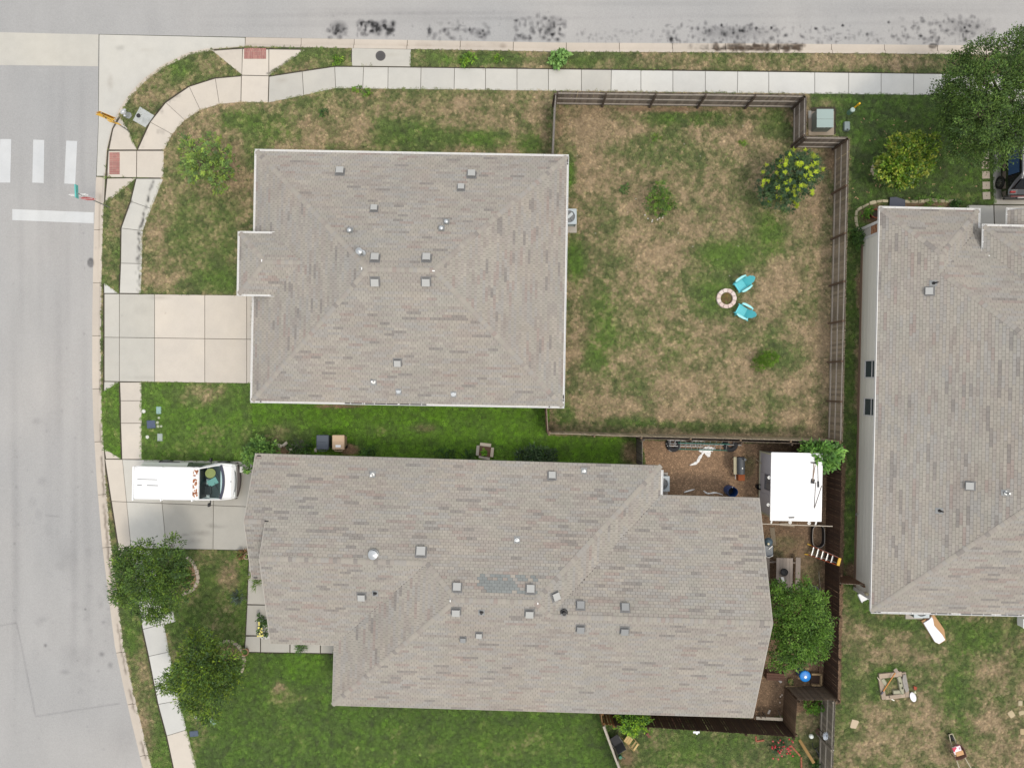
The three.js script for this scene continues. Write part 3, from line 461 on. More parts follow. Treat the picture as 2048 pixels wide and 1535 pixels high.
// the corner house at the top: one hipped block and a raised hip over its front
{
  const nw = P(513, 302, 2.9), W = 16.0, D = 12.86, h = D / 2, p = 5.5 / 12, X = new House('corner_house', 'single storey house with a grey brown hipped roof and white gutters beside the crossing', [nw.x, nw.z], 0.0178, p), rt = 2.9 + p * h;
  X.plane([0, 0], [0, 1], [[0, 0], [W, 0], [W - h, h], [h, h]]); X.plane([0, D], [0, -1], [[0, D], [h, h], [W - h, h], [W, D]]); X.plane([0, 0], [1, 0], [[0, 0], [h, h], [0, D]]); X.plane([W, 0], [-1, 0], [[W, 0], [W, D], [W - h, h]]);
  const a = P(479.5, 466, 3.45), b = P(477, 587.5, 3.45), loc = (q) => [(q.x - nw.x) * X.c + (q.z - nw.z) * X.s, -(q.x - nw.x) * X.s + (q.z - nw.z) * X.c], [bu, bv] = loc(a), [, bv2] = loc(b), bh = (bv2 - bv) / 2, br = 3.45 + p * bh, be = (br - 2.9) / p, bs = (3.45 - 2.9) / p, bm = bv + bh;
  X.plane([bu, bv], [0, 1], [[bu, bv], [bs, bv], [be, bm], [bu + bh, bm]], 3.45); X.plane([bu, bv2], [0, -1], [[bu, bv2], [bu + bh, bm], [be, bm], [bs, bv2]], 3.45); X.plane([bu, bv], [1, 0], [[bu, bv], [bu + bh, bm], [bu, bv2]], 3.45);
  X.roof(0.228, 0.143, 11);
  X.caps([[0, 0, 2.9, h, h, rt], [W, 0, 2.9, W - h, h, rt], [0, D, 2.9, h, h, rt], [W, D, 2.9, W - h, h, rt], [h, h, rt, W - h, h, rt], [bu, bv, 3.45, bu + bh, bm, br], [bu, bv2, 3.45, bu + bh, bm, br], [bu + bh, bm, br, be, bm, br]], 12);
  X.gutter('gutter', -0.1, 0, W + 0.1, 0, [0, -1]); X.gutter('gutter', -0.1, D, W + 0.1, D, [0, 1], 2.9, [[0.3, 0.36], [0.365, 0.47], [0.475, 0.56], [0.03, 0.034], [0.95, 0.954]]); X.gutter('gutter', 0, 0, 0, D, [-1, 0]); X.gutter('gutter', W, 0, W, D, [1, 0], 2.9, [[0.0, 0.03], [0.955, 0.98]]);
  X.gutter('gutter', bu, bv, bs + 0.05, bv, [0, -1], 3.45); X.gutter('gutter', bu, bv2, bs + 0.05, bv2, [0, 1], 3.45); X.gutter('gutter', bu, bv - 0.1, bu, bv2 + 0.1, [-1, 0], 3.45);
  X.vents([[680, 344], [943, 350], [922, 376, 0.85], [748, 418, 0.85], [750, 517], [853, 517], [750, 562], [852, 562], [795, 724, 0.9]]);
  X.pipes([[724, 507, 0.75, 0.09, 'flue'], [700, 461, 0.16, 0.07, 'turbine'], [893, 444, 0.16, 0.07, 'turbine'], [883, 457, 0.16, 0.07, 'turbine'], [747, 763, 0.45, 0.05, 'pvc'], [797, 782, 0.14, 0.06], [907, 787, 0.14, 0.07]]);
  for (const [x, y] of [[524, 521], [724, 537], [867, 541]]) X.set('ridge_clip', RB(0.13, 0.03, 0.06, 0.01, 0, 0.035, 0), M.pvc, x, y);
  const i = 0.45; X.walls([[i, i], [W - i, i], [W - i, D - i], [i, D - i]], 2.86); X.walls([[bu + i, bv + i], [2, bv + i], [2, bv2 - i], [bu + i, bv2 - i]], 3.42, M.brick);
  for (let k = 0; k < 4; k++) add('garage_panel', RB(0.05, 0.52, 4.6, 0.02, i - 0.02, 0.4 + k * 0.54, 9.6), M.trim, X.o);
  X.window(i, 2.2, [-1, 0], 1.2, 1, 2.3); X.window(W - i, 4.2, [1, 0], 1.5, 1, 2.3); X.window(W - i, 9, [1, 0], 1.8, 0.3, 2.3); X.window(5, i, [0, -1], 1, 1, 2.3); X.window(11, i, [0, -1], 1, 1, 2.3); X.window(8, D - i, [0, 1], 1, 1, 2.3);
  add('downspout', B(0.07, 2.6, 0.07, W + 0.05 - i, 1.5, D - 0.2), M.trim, X.o);
}
// the longer house below it: a gabled garage, a porch gable, a hipped middle and a gabled wing at the back
{
  const p = 5 / 12, X = new House('long_house', 'long single storey house with gabled and hipped shingle roofs behind the white van', [0, 10.4], 0.0297, p), e = 2.9, N = -6.41, at = (d) => e + p * d;
  X.plane([0, N], [0, 1], [[-13.41, N], [7.5, N], [1.09, 0], [-2.66, 0], [-4.2, -1.54], [-12.35, -1.54], [-12.35, -3.18], [-13.41, -3.18]]); X.plane([0, 0.05], [0, -1], [[-13.41, -3.18], [-12.35, -3.18], [-12.35, 0.05], [-13.41, 0.05]]);
  X.plane([0, 3.33], [0, -1], [[-12.35, -1.54], [-4.2, -1.54], [-9.07, 3.33], [-12.35, 3.33]]); X.plane([-9.07, 0], [1, 0], [[-9.07, 3.33], [-4.2, -1.54], [-2.66, 0], [-9.07, 6.41]]); X.plane([0, 6.41], [0, -1], [[-9.07, 6.41], [-2.66, 0], [1.09, 0], [1.86, 0.77], [12.6, 0.77], [12.6, 6.41]]);
  X.plane([7.5, 0], [-1, 0], [[7.5, N], [7.5, -4.87], [1.86, 0.77], [1.09, 0]]); X.plane([0, -4.87], [0, 1], [[7.5, -4.87], [12.6, -4.87], [12.6, 0.77], [1.86, 0.77]]);
  const newer = see(158, 163, 162), pt = (u, v) => (u > -1.6 && u < 1.2 && v > -1.15 && v < -0.28 && fbm(u * 2, v * 5, 2) > 0.46 ? newer : null);
  X.roof(0.245, 0.146, 21, pt);
  X.caps([[7.5, N, e, 1.09, 0, at(6.41)], [-4.2, -1.54, at(4.87), -2.66, 0, at(6.41)], [-9.07, 6.41, e, -2.66, 0, at(6.41)], [-2.66, 0, at(6.41), 1.09, 0, at(6.41)], [1.86, 0.77, at(5.64), 1.09, 0, at(6.41)], [1.86, 0.77, at(5.64), 12.6, 0.77, at(5.64)], [-12.35, -1.54, at(4.87), -4.2, -1.54, at(4.87)], [-13.41, -3.18, at(3.23), -12.35, -3.18, at(3.23)]], 22);
  const c = mat(see(212, 206, 196), 0.7);
  X.fascia([[-13.41, N, e, 7.5, N, e], [-13.43, N, e, -13.43, -3.18, at(3.23)], [-13.43, -3.18, at(3.23), -13.43, 0.05, e], [-12.37, -3.1, at(3.31), -12.37, -1.54, at(4.87)], [-12.37, -1.54, at(4.87), -12.37, 3.33, e], [-12.35, 3.35, e, -9.07, 3.35, e], [-9.09, 3.33, e, -9.09, 6.41, e], [-9.07, 6.43, e, 12.6, 6.43, e], [12.62, 0.77, at(5.64), 12.62, 6.41, e], [12.62, -4.87, e, 12.62, 0.77, at(5.64)], [7.5, -4.89, e, 12.6, -4.89, e]], c);
  X.gutter('gutter', 7.52, -6.2, 7.52, -4.9, [1, 0]);
  X.vents([[1104, 952, 0.95], [842, 1104, 1.15], [723, 1191, 0.95], [914, 1175], [912, 1221], [1061, 1179], [1059, 1224], [1110, 1192, 0.95, 0.35], [1161, 1211, 0.95, 0, M.ventDark], [1161, 1255, 0.95, 0, M.ventDark], [1250, 1215, 0.95, 0, M.ventDark], [1249, 1259, 0.95, 0, M.ventDark], [926, 1277, 0.7, 0, M.ventDark], [958, 1268, 0.75]]);
  X.pipes([[745, 949, 0.42, 0.05, 'pvc'], [747, 1108, 0.22, 0.13, 'flue'], [1034, 1080, 0.12, 0.06], [750, 1185, 0.3, 0.05, 'dark'], [963, 1223, 0.3, 0.05, 'dark'], [1168, 942, 0.14, 0.05], [1128, 1225, 0.2, 0.09, 'dark']]);
  for (const [x, y] of [[518, 911.5], [533, 1042], [511, 1154]]) X.set('roof_bracket', RB(0.2, 0.03, 0.05, 0.01, 0, 0.03, 0), M.dark, x, y);
  for (const [x, y] of [[901, 1201], [1075, 1206]]) X.set('ridge_clip', RB(0.1, 0.03, 0.06, 0.01, 0, 0.035, 0), M.pvc, x, y);
  const i = 0.42; X.walls([[-13.1, N + i], [7.5 - i, N + i], [7.5 - i, -4.87 + i], [12.4, -4.87 + i], [12.4, 6.41 - i], [-9.07 + i, 6.41 - i], [-9.07 + i, 3], [-12.0, 2.0], [-12.0, -0.4], [-13.1, -0.4]], 2.84, mat([0.42, 0.34, 0.27], 0.9));
  const gable = (u, v0, vm, v1, hm) => add('gable', geoOf([u, 2.7, v0, u, hm - 0.06, vm, u, 2.7, v1, u + 0.1, 2.7, v0, u + 0.1, hm - 0.06, vm, u + 0.1, 2.7, v1], null, null, [0, 2, 1, 3, 4, 5]), M.siding, X.o);
  gable(-13.08, N + 0.2, -3.18, -0.2, at(3.2)); gable(-11.98, N + 0.4, -1.54, 3.1, at(4.8)); gable(12.3, -4.6, 0.77, 6.2, at(5.6));
  for (let k = 0; k < 4; k++) add('garage_panel', RB(0.05, 0.52, 4.7, 0.02, -13.12, 0.4 + k * 0.54, -3.2), M.trim, X.o);
  X.window(12.4, -2.5, [1, 0], 1.4, 0.9, 2.2); X.window(12.4, 3.5, [1, 0], 1.4, 0.9, 2.2); X.window(2, 6.41 - i, [0, 1], 1.2, 0.9, 2.2); X.window(-4, 6.41 - i, [0, 1], 1.2, 0.9, 2.2); X.window(-2, N + i, [0, -1], 1, 0.9, 2.2); X.window(10, -4.87 + i, [0, -1], 1.6, 0.2, 2.2);
  add('porch_post', [B(0.16, 2.6, 0.16, -12.1, 1.4, 3.1)], M.trim, X.o);
}
// the house at the side, seen past its cream side wall
{
  const nw = P(1760, 416, 2.9), p = 5.7 / 12, X = new House('siding_house', 'cream sided house with a hipped grey shingle roof beyond the backyard fence', [nw.x, nw.z], 0.0215, p), e = 2.9, s = 0.92, b = 20.77, m = (s + b) / 2, h = m - s, E = 26, at = (d) => e + p * d;
  X.plane([0, 0], [1, 0], [[0, 0], [2.54, 2.54], [2.54, 3.46], [h, m], [0, b]]); X.plane([0, 0], [0, 1], [[0, 0], [5.08, 0], [2.54, 2.54]]); X.plane([5.08, 0], [-1, 0], [[5.08, 0], [5.08, s], [2.54, 3.46], [2.54, 2.54]]);
  X.plane([0, s], [0, 1], [[5.08, s], [E, s], [E - h, m], [h, m], [2.54, 3.46]]); X.plane([0, b], [0, -1], [[0, b], [h, m], [E - h, m], [E, b]]); X.plane([E, 0], [-1, 0], [[E, s], [E, b], [E - h, m]]);
  const re = 3.5, rr = re + p * 2.5, rb = s + (re - e) / p, rm = s + (rr - e) / p;
  X.plane([5, 0.95], [0, 1], [[5, 0.95], [10, 0.95], [7.5, 3.45]], re); X.plane([5, 0], [1, 0], [[5, 0.95], [7.5, 3.45], [7.5, rm], [5, rb]], re); X.plane([10, 0], [-1, 0], [[10, 0.95], [10, rb], [7.5, rm], [7.5, 3.45]], re);
  X.plane([6.6, 0], [1, 0], [[6.6, -0.05], [8.2, -0.05], [8.2, 0.9], [6.6, 0.9]]); X.plane([9.8, 0], [-1, 0], [[8.2, -0.05], [9.8, -0.05], [9.8, 0.9], [8.2, 0.9]]);
  X.roof(0.3, 0.146, 31);
  X.caps([[0, 0, e, 2.54, 2.54, at(2.54)], [5.08, 0, e, 2.54, 2.54, at(2.54)], [2.54, 2.54, at(2.54), 2.54, 3.46, at(2.54)], [2.54, 3.46, at(2.54), h, m, at(h)], [0, b, e, h, m, at(h)], [h, m, at(h), E - h, m, at(h)], [E, s, e, E - h, m, at(h)], [E, b, e, E - h, m, at(h)], [5, 0.95, re, 7.5, 3.45, rr], [10, 0.95, re, 7.5, 3.45, rr], [7.5, 3.45, rr, 7.5, rm, rr]], 32);
  X.gutter('gutter', -0.05, 0, 5.2, 0, [0, -1]); X.gutter('gutter', 5.08, -0.1, 5.08, s + 0.2, [1, 0]); X.gutter('gutter', 0, b, E, b, [0, 1], 2.9, [[0.005, 0.02], [0.12, 0.16], [0.18, 0.24], [0.26, 0.3]]); X.gutter('gutter', 4.9, 0.95, 10.1, 0.95, [0, -1], re); X.gutter('gutter', 5, 0.85, 5, rb + 0.15, [-1, 0], re); X.gutter('gutter', 6.6, -0.1, 6.6, 0.9, [-1, 0]); X.gutter('gutter', 6.5, -0.05, 9.9, -0.05, [0, -1]);
  X.fascia([[-0.02, 0, e + 0.03, -0.02, b, e + 0.03]]);
  add('downspout', [B(0.07, 0.9, 0.07, 5.2, 3.2, rb + 0.3), bar([0.05, 2.8, b + 0.06], [0.42, 2.4, b - 0.35], 0.07, 0.07), B(0.07, 2.3, 0.07, 0.42, 1.25, b - 0.35)], M.trim, X.o);
  X.vents([[1860, 582, 0.95, 0], [1941, 971, 0.95, 0]]); X.pipes([[1868, 566, 0.35, 0.04, 'dark'], [1880, 1021, 0.3, 0.04, 'dark'], [2012, 985, 0.3, 0.05]]);
  const i = 0.45, wall = X.walls([[i, i], [5.08 - i, i], [5.08 - i, s + i], [E - i, s + i], [E - i, b - i], [i, b - i]], 2.85, M.siding);
  // lap boards of the cream side wall, brick plinth, corner boards, stone and brick return
  for (let k = 0; k < 13; k++) add('siding_board', B(0.022, 0.19, b - 2 * i - 0.7, i - 0.008 - 0.004 * (k % 2), 0.42 + k * 0.19, (b + 0.55) / 2 + 0.05), mat([0.78 + 0.015 * (k % 3), 0.77 + 0.014 * (k % 3), 0.7 + 0.012 * (k % 3)], 0.75), X.o);
  add('plinth', B(0.05, 0.36, b - 2 * i - 0.6, i - 0.02, 0.18, (b + 0.5) / 2), mat(see(178, 152, 132), 0.9), X.o);
  add('corner_board', [B(0.12, 2.7, 0.14, i - 0.04, 1.5, i + 0.04), B(0.06, 2.55, 0.12, i - 0.03, 1.6, i + 0.62), B(0.12, 2.6, 0.12, i - 0.02, 1.5, b - i), B(0.12, 2.6, 0.12, i + 0.22, 1.5, b - i + 0.02)], M.trim, X.o);
  add('stone_base', RB(0.08, 1.15, 0.46, 0.01, i - 0.02, 0.6, i + 0.33), mat(see(228, 226, 218), 0.9), X.o);
  const bricks = rng(4); for (let k = 0; k < 20; k++) for (let j = 0; j < 2; j++) add('brick', RB(0.05, 0.055, 0.215, 0.006, i - 0.015, 1.23 + k * 0.08, i + 0.22 + j * 0.23 - (k % 2) * 0.03), mat(see(...[[176, 130, 98], [190, 148, 112], [160, 112, 84]][bricks() * 3 | 0], 1.3), 0.9), X.o);
  X.window(i - 0.02, 8.25, [-1, 0], 0.86, 0.95, 2.35); X.window(i - 0.02, 10.28, [-1, 0], 0.86, 0.95, 2.35);
  add('wall_tap', TU([[i - 0.03, 0.5, 16.2], [i - 0.14, 0.52, 16.15], [i - 0.16, 0.45, 16.25], [i - 0.05, 0.4, 16.3]], 0.018), M.metal, X.o); add('porch_lamp', [RB(0.16, 0.22, 0.14, 0.03, i - 0.1, 1.7, b - 0.55)], mat(see(236, 226, 190), 0.5), X.o);
  const qw = add('brick_wall', B(2.6, 2.7, 1.4, 9.35, 1.4, 1.1), M.brick, X.o); const qb = rng(8);
  for (let k = 0; k < 24; k++) for (let j = 0; j < 5; j++) add('brick', RB(0.04, 0.055, 0.22, 0.005, 8.04, 0.16 + k * 0.08, 0.5 + j * 0.23 + (k % 2) * 0.11), mat(see(...[[120, 88, 74], [138, 100, 84], [108, 80, 70]][qb() * 3 | 0], 1.3), 0.9), qw);
}
// ---------- fences ----------
const woodTex = tile((u, v, o) => { const k = 0.72 + 0.5 * wrapNoise(u * 1, v * 1, 4) * 0.5 + 0.35 * hash(u * 64 | 0, 7) * 0.6 + 0.14 * hash(u * 64 | 0, v * 16 | 0); o[0] = k * 0.9; o[1] = k * 0.89; o[2] = k * 0.88; }, 128, 0.5);
const wood = (c, n = 5, d = 0.13) => Array.from({ length: n }, (_, i) => mat(tone(see(...c), 1 + d * (i - (n - 1) / 2) * (i % 2 ? 1 : -0.8)), 0.92, { map: woodTex }));
const pickGeo = [0, 1, 2].map((k) => { const w = 0.068 - k * 0.003, h = 1.8 + k * 0.012, s = new THREE.Shape([[-w, 0], [w, 0], [w, h - 0.05], [w - 0.03, h], [-w + 0.03, h], [-w, h - 0.05]].map((p) => new THREE.Vector2(...p))); return new THREE.ExtrudeGeometry(s, { depth: 0.016, bevelEnabled: false }).translate(0, 0, -0.008); });
// tops: photo pixels of the top edge; side: +1 puts the boards on the left hand of the run seen from above, the rails and posts on the other
function fence(label, tops, side, look, o = {}) {
  const h = o.h ?? 1.82, g = thing('wood_fence', label, 'fence', P(...tops[0], G + h).setY(0)), r = rng(Math.round(tops[0][0] * 7 + tops[0][1])), base = g.position, w = tops.map((p) => P(...p, G + h).setY(0).sub(base)), boards = wood(look.board), frame = wood(look.frame ?? look.board, 2);
  for (let k = 0; k < w.length - 1; k++) {
    const a = w[k], d = w[k + 1].clone().sub(a), L = d.length(), x = d.normalize(), turn = Math.atan2(-x.z, x.x), n = V3(x.z, 0, -x.x).multiplyScalar(side), N = Math.max(1, Math.round(L / 0.143));
    for (let i = 0; i < N; i++) {
      const m = add('picket', pickGeo[r() * 3 | 0], boards[r() * boards.length | 0], g); m.position.copy(a).addScaledVector(x, (i + 0.5) * L / N).addScaledVector(n, 0.03 + r() * 0.006); m.position.y = G - 0.03 + (h - 1.82) + (r() - 0.5) * 0.03 + (o.drop ?? 0); m.rotation.set((r() - 0.5) * 0.012, turn, (r() - 0.5) * 0.016);
    }
    if (o.bare) continue;
    const rails = o.rails ?? [0.25, 0.92, 1.6], e = 0.0;
    for (const y of rails) for (let s = 0; s < L - 0.2; s += 2.44) { const q = Math.min(L - e, s + 2.43), m = add('rail', B(q - s, 0.088, 0.04), frame[r() * 2 | 0], g); m.position.copy(a).addScaledVector(x, (s + q) / 2).addScaledVector(n, 0.0); m.position.y = G + y * h / 1.82 + (r() - 0.5) * 0.03; m.rotation.y = turn; m.rotation.z = (r() - 0.5) * 0.006; }
    const posts = Math.max(1, Math.round(L / 2.44));
    for (let i = k ? 0 : 0; i <= posts; i++) { if (i === posts && k < w.length - 2) continue; const m = add('post', B(0.09, 1.78, 0.09), mat(tone(see(...(look.post ?? look.board)), 0.9 + 0.2 * r()), 0.95, { map: woodTex }), g); m.position.copy(a).addScaledVector(x, clamp(i * L / posts, 0.05, L - 0.05)).addScaledVector(n, -0.07); m.position.y = G + 0.86; m.rotation.y = turn; }
    if (o.cap) { const m = add('cap_board', B(L, 0.03, 0.1), frame[0], g); m.position.copy(a).addScaledVector(x, L / 2); m.position.y = G + h + 0.02 + k * 0.004; m.rotation.y = turn; }
  }
  return g;
}
const weathered = { board: [156, 143, 131], frame: [202, 194, 184], post: [104, 90, 78] }, tan = { board: [196, 180, 150], frame: [182, 172, 158], post: [150, 128, 104] }, stained = { board: [86, 62, 46], frame: [84, 62, 48] }, grey = { board: [160, 152, 138], frame: [200, 192, 178] };
fence('weathered grey wooden fence along the upper walk, closing the backyard', [[1113, 183], [1612, 189.5]], 1, weathered);
fence('short grey wooden fence running down beside the green transformer box', [[1613, 190], [1612, 271]], 1, weathered);
fence('short grey wooden fence just below the green transformer box', [[1612, 273], [1698, 274]], 1, weathered);
fence('long weathered wooden fence between the backyard and the cream sided house', [[1699, 275], [1692.5, 560], [1685, 884]], 1, { board: [172, 158, 138], frame: [206, 196, 184], post: [120, 98, 80] });
fence('pale wooden fence between the dry backyard and the gravel yard', [[1097, 866.5], [1282, 873], [1684, 883]], 1, tan);
fence('narrow wooden fence from the upper walk down to the corner house', [[1112, 184], [1106.5, 309]], 1, weathered);
fence('short reddish wooden fence from the corner house wall down to the backyard corner', [[1093.5, 814], [1096.5, 866]], -1, { board: [150, 116, 96], frame: [186, 172, 156] });
fence('dark wooden fence at the top of the gravel yard, behind the ladders', [[1283, 877.5], [1687, 889.5]], 1, { board: [92, 78, 66], frame: [120, 106, 94] });
fence('short grey wooden fence between the green side yard and the gravel yard', [[1286, 878], [1286, 934]], -1, { board: [106, 100, 94], frame: [160, 152, 142] });
fence('tall dark stained wooden fence down the back of the long house', [[1687, 891], [1682, 1150], [1678, 1407]], -1, stained);
fence('grey brown wooden fence below the bright blue lidded barrel', [[1678, 1401], [1598, 1401.5]], -1, { board: [132, 116, 98], frame: [140, 124, 110] });
fence('brown wooden fence beside the small vegetable patch', [[1597, 1402], [1592.5, 1474]], -1, { board: [128, 104, 82], frame: [120, 100, 84] });
fence('dark brown wooden fence along the bottom of the long house', [[1592, 1475.5], [1300, 1456], [1231, 1451.5]], -1, { board: [80, 58, 42], frame: [84, 62, 46] });
fence('new orange brown wooden fence beside the rounded green bush', [[1230, 1451.5], [1206, 1451]], -1, { board: [142, 104, 58], frame: [170, 140, 96] });
fence('brown wooden fence from the back corner of the long house', [[1203, 1428], [1206, 1451]], -1, { board: [142, 104, 58], frame: [170, 140, 96] });
fence('narrow grey wooden fence running down to the bottom edge past the black lawn chair', [[1207, 1452], [1262, 1600]], -1, grey, { cap: 1 });
fence('grey wooden fence with light rails between the vegetable patch and the big dry lawn', [[1671, 1404], [1664, 1600]], 1, grey);
fence('brown wooden fence between the dark fence and the corner of the cream sided house', [[1684, 1168], [1733, 1171]], 1, { board: [120, 88, 64], frame: [204, 196, 176] });

// ---------- lawn ----------
for (const q of [[[1640, 215], [1670, 215], [1670, 272], [1618, 272], [1618, 216]]]) paved(q);
const lawnAt = sampler(gl), hardAt = sampler(gm), lo = [0, 0, 0], ho = [0, 0, 0];
const cell = (x, z, n, o) => hash(Math.floor(x * n + 0.35 * vn(z * n, x * n)) + o, Math.floor(z * n + 0.35 * vn(x * n, z * n)) - o);
function lawnColor(x, z, o) {
  lawnAt(x, z, lo); const [d, f, s] = lo, n1 = fbm(x * 0.7, z * 0.7 + 20, 3), n2 = fbm(x * 2.3 + 7, z * 2.3, 3), n3 = vn(x * 7, z * 7 + 3), c1 = cell(x, z, 15, 900), c2 = cell(x + 0.03, z, 11, 500);
  const am = 0.4 + 1.5 * d * (1 - d); let k = sst(0.2, 0.9, d * 0.93 + am * ((n1 - 0.5) * 0.75 + (n2 - 0.5) * 0.62 + (n3 - 0.5) * 0.36));
  k = clamp(k + (c2 - 0.5) * (0.1 + 1.7 * k * (1 - k))); const fr = clamp(f + (n2 - 0.5) * 0.7 + (n3 - 0.5) * 0.25 + (c1 - 0.5) * 0.25), br = 0.72 + 0.26 * n3 + 0.36 * c1, ol = clamp(d * 1.1 - 0.15, 0, 0.5);
  const g0 = mix(mix(0.054, 0.082, fr), 0.1, ol), g1 = mix(mix(0.078, 0.18, fr), 0.118, ol), g2 = mix(mix(0.028, 0.01, fr), 0.042, ol), w0 = mix(0.21, 0.33, n2), w1 = mix(0.158, 0.25, n2), w2 = mix(0.094, 0.155, n2);
  o[0] = mix(g0, w0, k) * br; o[1] = mix(g1, w1, k) * br; o[2] = mix(g2, w2, k) * br;
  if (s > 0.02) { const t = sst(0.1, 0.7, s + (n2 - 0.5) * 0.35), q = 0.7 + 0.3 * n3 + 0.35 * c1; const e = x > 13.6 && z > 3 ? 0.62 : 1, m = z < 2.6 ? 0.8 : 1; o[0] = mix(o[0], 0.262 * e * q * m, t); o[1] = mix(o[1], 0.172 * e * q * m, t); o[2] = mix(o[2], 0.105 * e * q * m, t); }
  return k;
}
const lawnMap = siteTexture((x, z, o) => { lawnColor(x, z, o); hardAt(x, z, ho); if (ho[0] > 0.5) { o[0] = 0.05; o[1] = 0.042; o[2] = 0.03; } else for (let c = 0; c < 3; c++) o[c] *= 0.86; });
const kerbBack = (e, d) => e.map(([x, y], i) => { const a = e[Math.max(0, i - 1)], b = e[Math.min(e.length - 1, i + 1)], l = Math.hypot(b[0] - a[0], b[1] - a[1]); return [x + (b[1] - a[1]) / l * d, y - (b[0] - a[0]) / l * d]; });
const lawnEdge = [...kerbBack([[2400, 95], ...edgeN.slice(1)], 21), [425, 100], [380, 110.5], [330, 134], [290, 163], [262, 194], [240, 231], [226, 258], [216, 300], [212, 354], ...kerbBack(edgeW.slice(2), 20)];
const lawnEdgeM = lawnEdge.concat([[700, 1900], [2400, 1900]]).map((p) => far(...p));
const lawn = tag(add('lawn', sheet(lawnEdge.concat([[700, 1900], [2400, 1900]]).map((p) => far(...p)), G), mat([1, 1, 1], 1, { map: lawnMap })), null, null, null, 'structure');
{
  // tufts of grass over all the ground that is neither paved nor bare
  const r = rng(99), pos = [], idx = [];
  for (let b = 0; b < 9; b++) {
    const a = b * 2.4 + r(), l = 0.035 + 0.04 * r(), w = 0.008 + 0.005 * r(), rad = 0.045 * Math.sqrt(r()), a2 = r() * 7, x = Math.cos(a2) * rad, z = Math.sin(a2) * rad, dx = Math.cos(a), dz = Math.sin(a), y = 0.028 + 0.03 * r(), n = pos.length / 3;
    pos.push(x - dz * w, 0, z + dx * w, x + dz * w, 0, z - dx * w, x + dx * l * 0.5 - dz * w * 0.8, y * 0.85, z + dz * l * 0.5 + dx * w * 0.8, x + dx * l * 0.5 + dz * w * 0.8, y * 0.85, z + dz * l * 0.5 - dx * w * 0.8, x + dx * l, y, z + dz * l);
    idx.push(n, n + 1, n + 3, n, n + 3, n + 2, n + 2, n + 3, n + 4);
  }
  const geo = geoOf(pos, null, null, idx), c = new THREE.Color(), o = [0, 0, 0], list = [], X0 = (190 - 1024) * S, X1 = 30.5, Z0 = (95 - 767.5) * S, Z1 = 23;
  for (let i = 0; i < 330000; i++) {
    const x = mix(X0, X1, r()), z = mix(Z0, Z1, r()), u = r(); hardAt(x, z, ho); if (ho[0] > 0.3) continue; if (x < -14 && !inside(lawnEdgeM, x, z)) continue; if (z < -16.5 && !inside(lawnEdgeM, x, z)) continue;
    const k = lawnColor(x, z, o); if (lo[2] > 0.15 && u < (lo[2] - 0.15) * 1.5) continue; if (k > 0.8 && u > 0.72) continue;
    const j = 0.62 + 0.8 * r() * r() + 0.2 * r(); list.push([x, z, (0.75 + 0.5 * r()) * (1.05 - 0.3 * k), o[0] * j * 1.5, o[1] * j * 1.5, o[2] * j * 1.5, r() * 6.3]);
  }
  const im = new THREE.InstancedMesh(geo, mat([1, 1, 1], 0.9), list.length), m = new THREE.Matrix4(), q = new THREE.Quaternion(), Y = V3(0, 1, 0);
  list.forEach(([x, z, s, a, b, d, t], i) => { im.setMatrixAt(i, m.compose(V3(x, G - 0.004, z), q.setFromAxisAngle(Y, t), V3(s * 1.25, s, s * 1.25))); im.setColorAt(i, c.setRGB(a, b, d)); });
  im.name = 'grass'; im.castShadow = im.receiveShadow = true; tag(im, 'short mown grass, green and straw coloured, on the lawns and verges', 'grass', null, 'stuff'); scene.add(im);
  // crushed stone in the yard behind the long house
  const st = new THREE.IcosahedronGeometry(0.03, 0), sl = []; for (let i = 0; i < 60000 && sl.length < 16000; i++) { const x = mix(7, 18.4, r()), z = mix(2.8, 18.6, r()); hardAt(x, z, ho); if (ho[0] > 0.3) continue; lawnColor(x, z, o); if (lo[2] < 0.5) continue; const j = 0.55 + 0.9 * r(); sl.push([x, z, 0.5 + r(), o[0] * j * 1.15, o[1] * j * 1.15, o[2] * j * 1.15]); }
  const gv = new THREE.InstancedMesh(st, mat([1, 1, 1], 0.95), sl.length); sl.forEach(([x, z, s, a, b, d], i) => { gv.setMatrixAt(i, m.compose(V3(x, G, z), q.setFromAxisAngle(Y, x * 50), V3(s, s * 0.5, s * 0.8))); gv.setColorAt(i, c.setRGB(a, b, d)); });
  gv.name = 'gravel'; gv.castShadow = gv.receiveShadow = true; tag(gv, 'tan crushed stone spread over the yard behind the long house', 'gravel', null, 'stuff'); scene.add(gv);
}
// ---------- trees, shrubs and weeds ----------
const barkMat = mat([0.12, 0.09, 0.065], 0.95);
const leafMats = new Map();
const leafMat = (rough) => { if (!leafMats.has(rough)) leafMats.set(rough, new THREE.MeshPhysicalMaterial({ vertexColors: true, roughness: rough, transmission: 0.15, thickness: 0, side: THREE.DoubleSide, specularIntensity: 0.5 })); return leafMats.get(rough); };
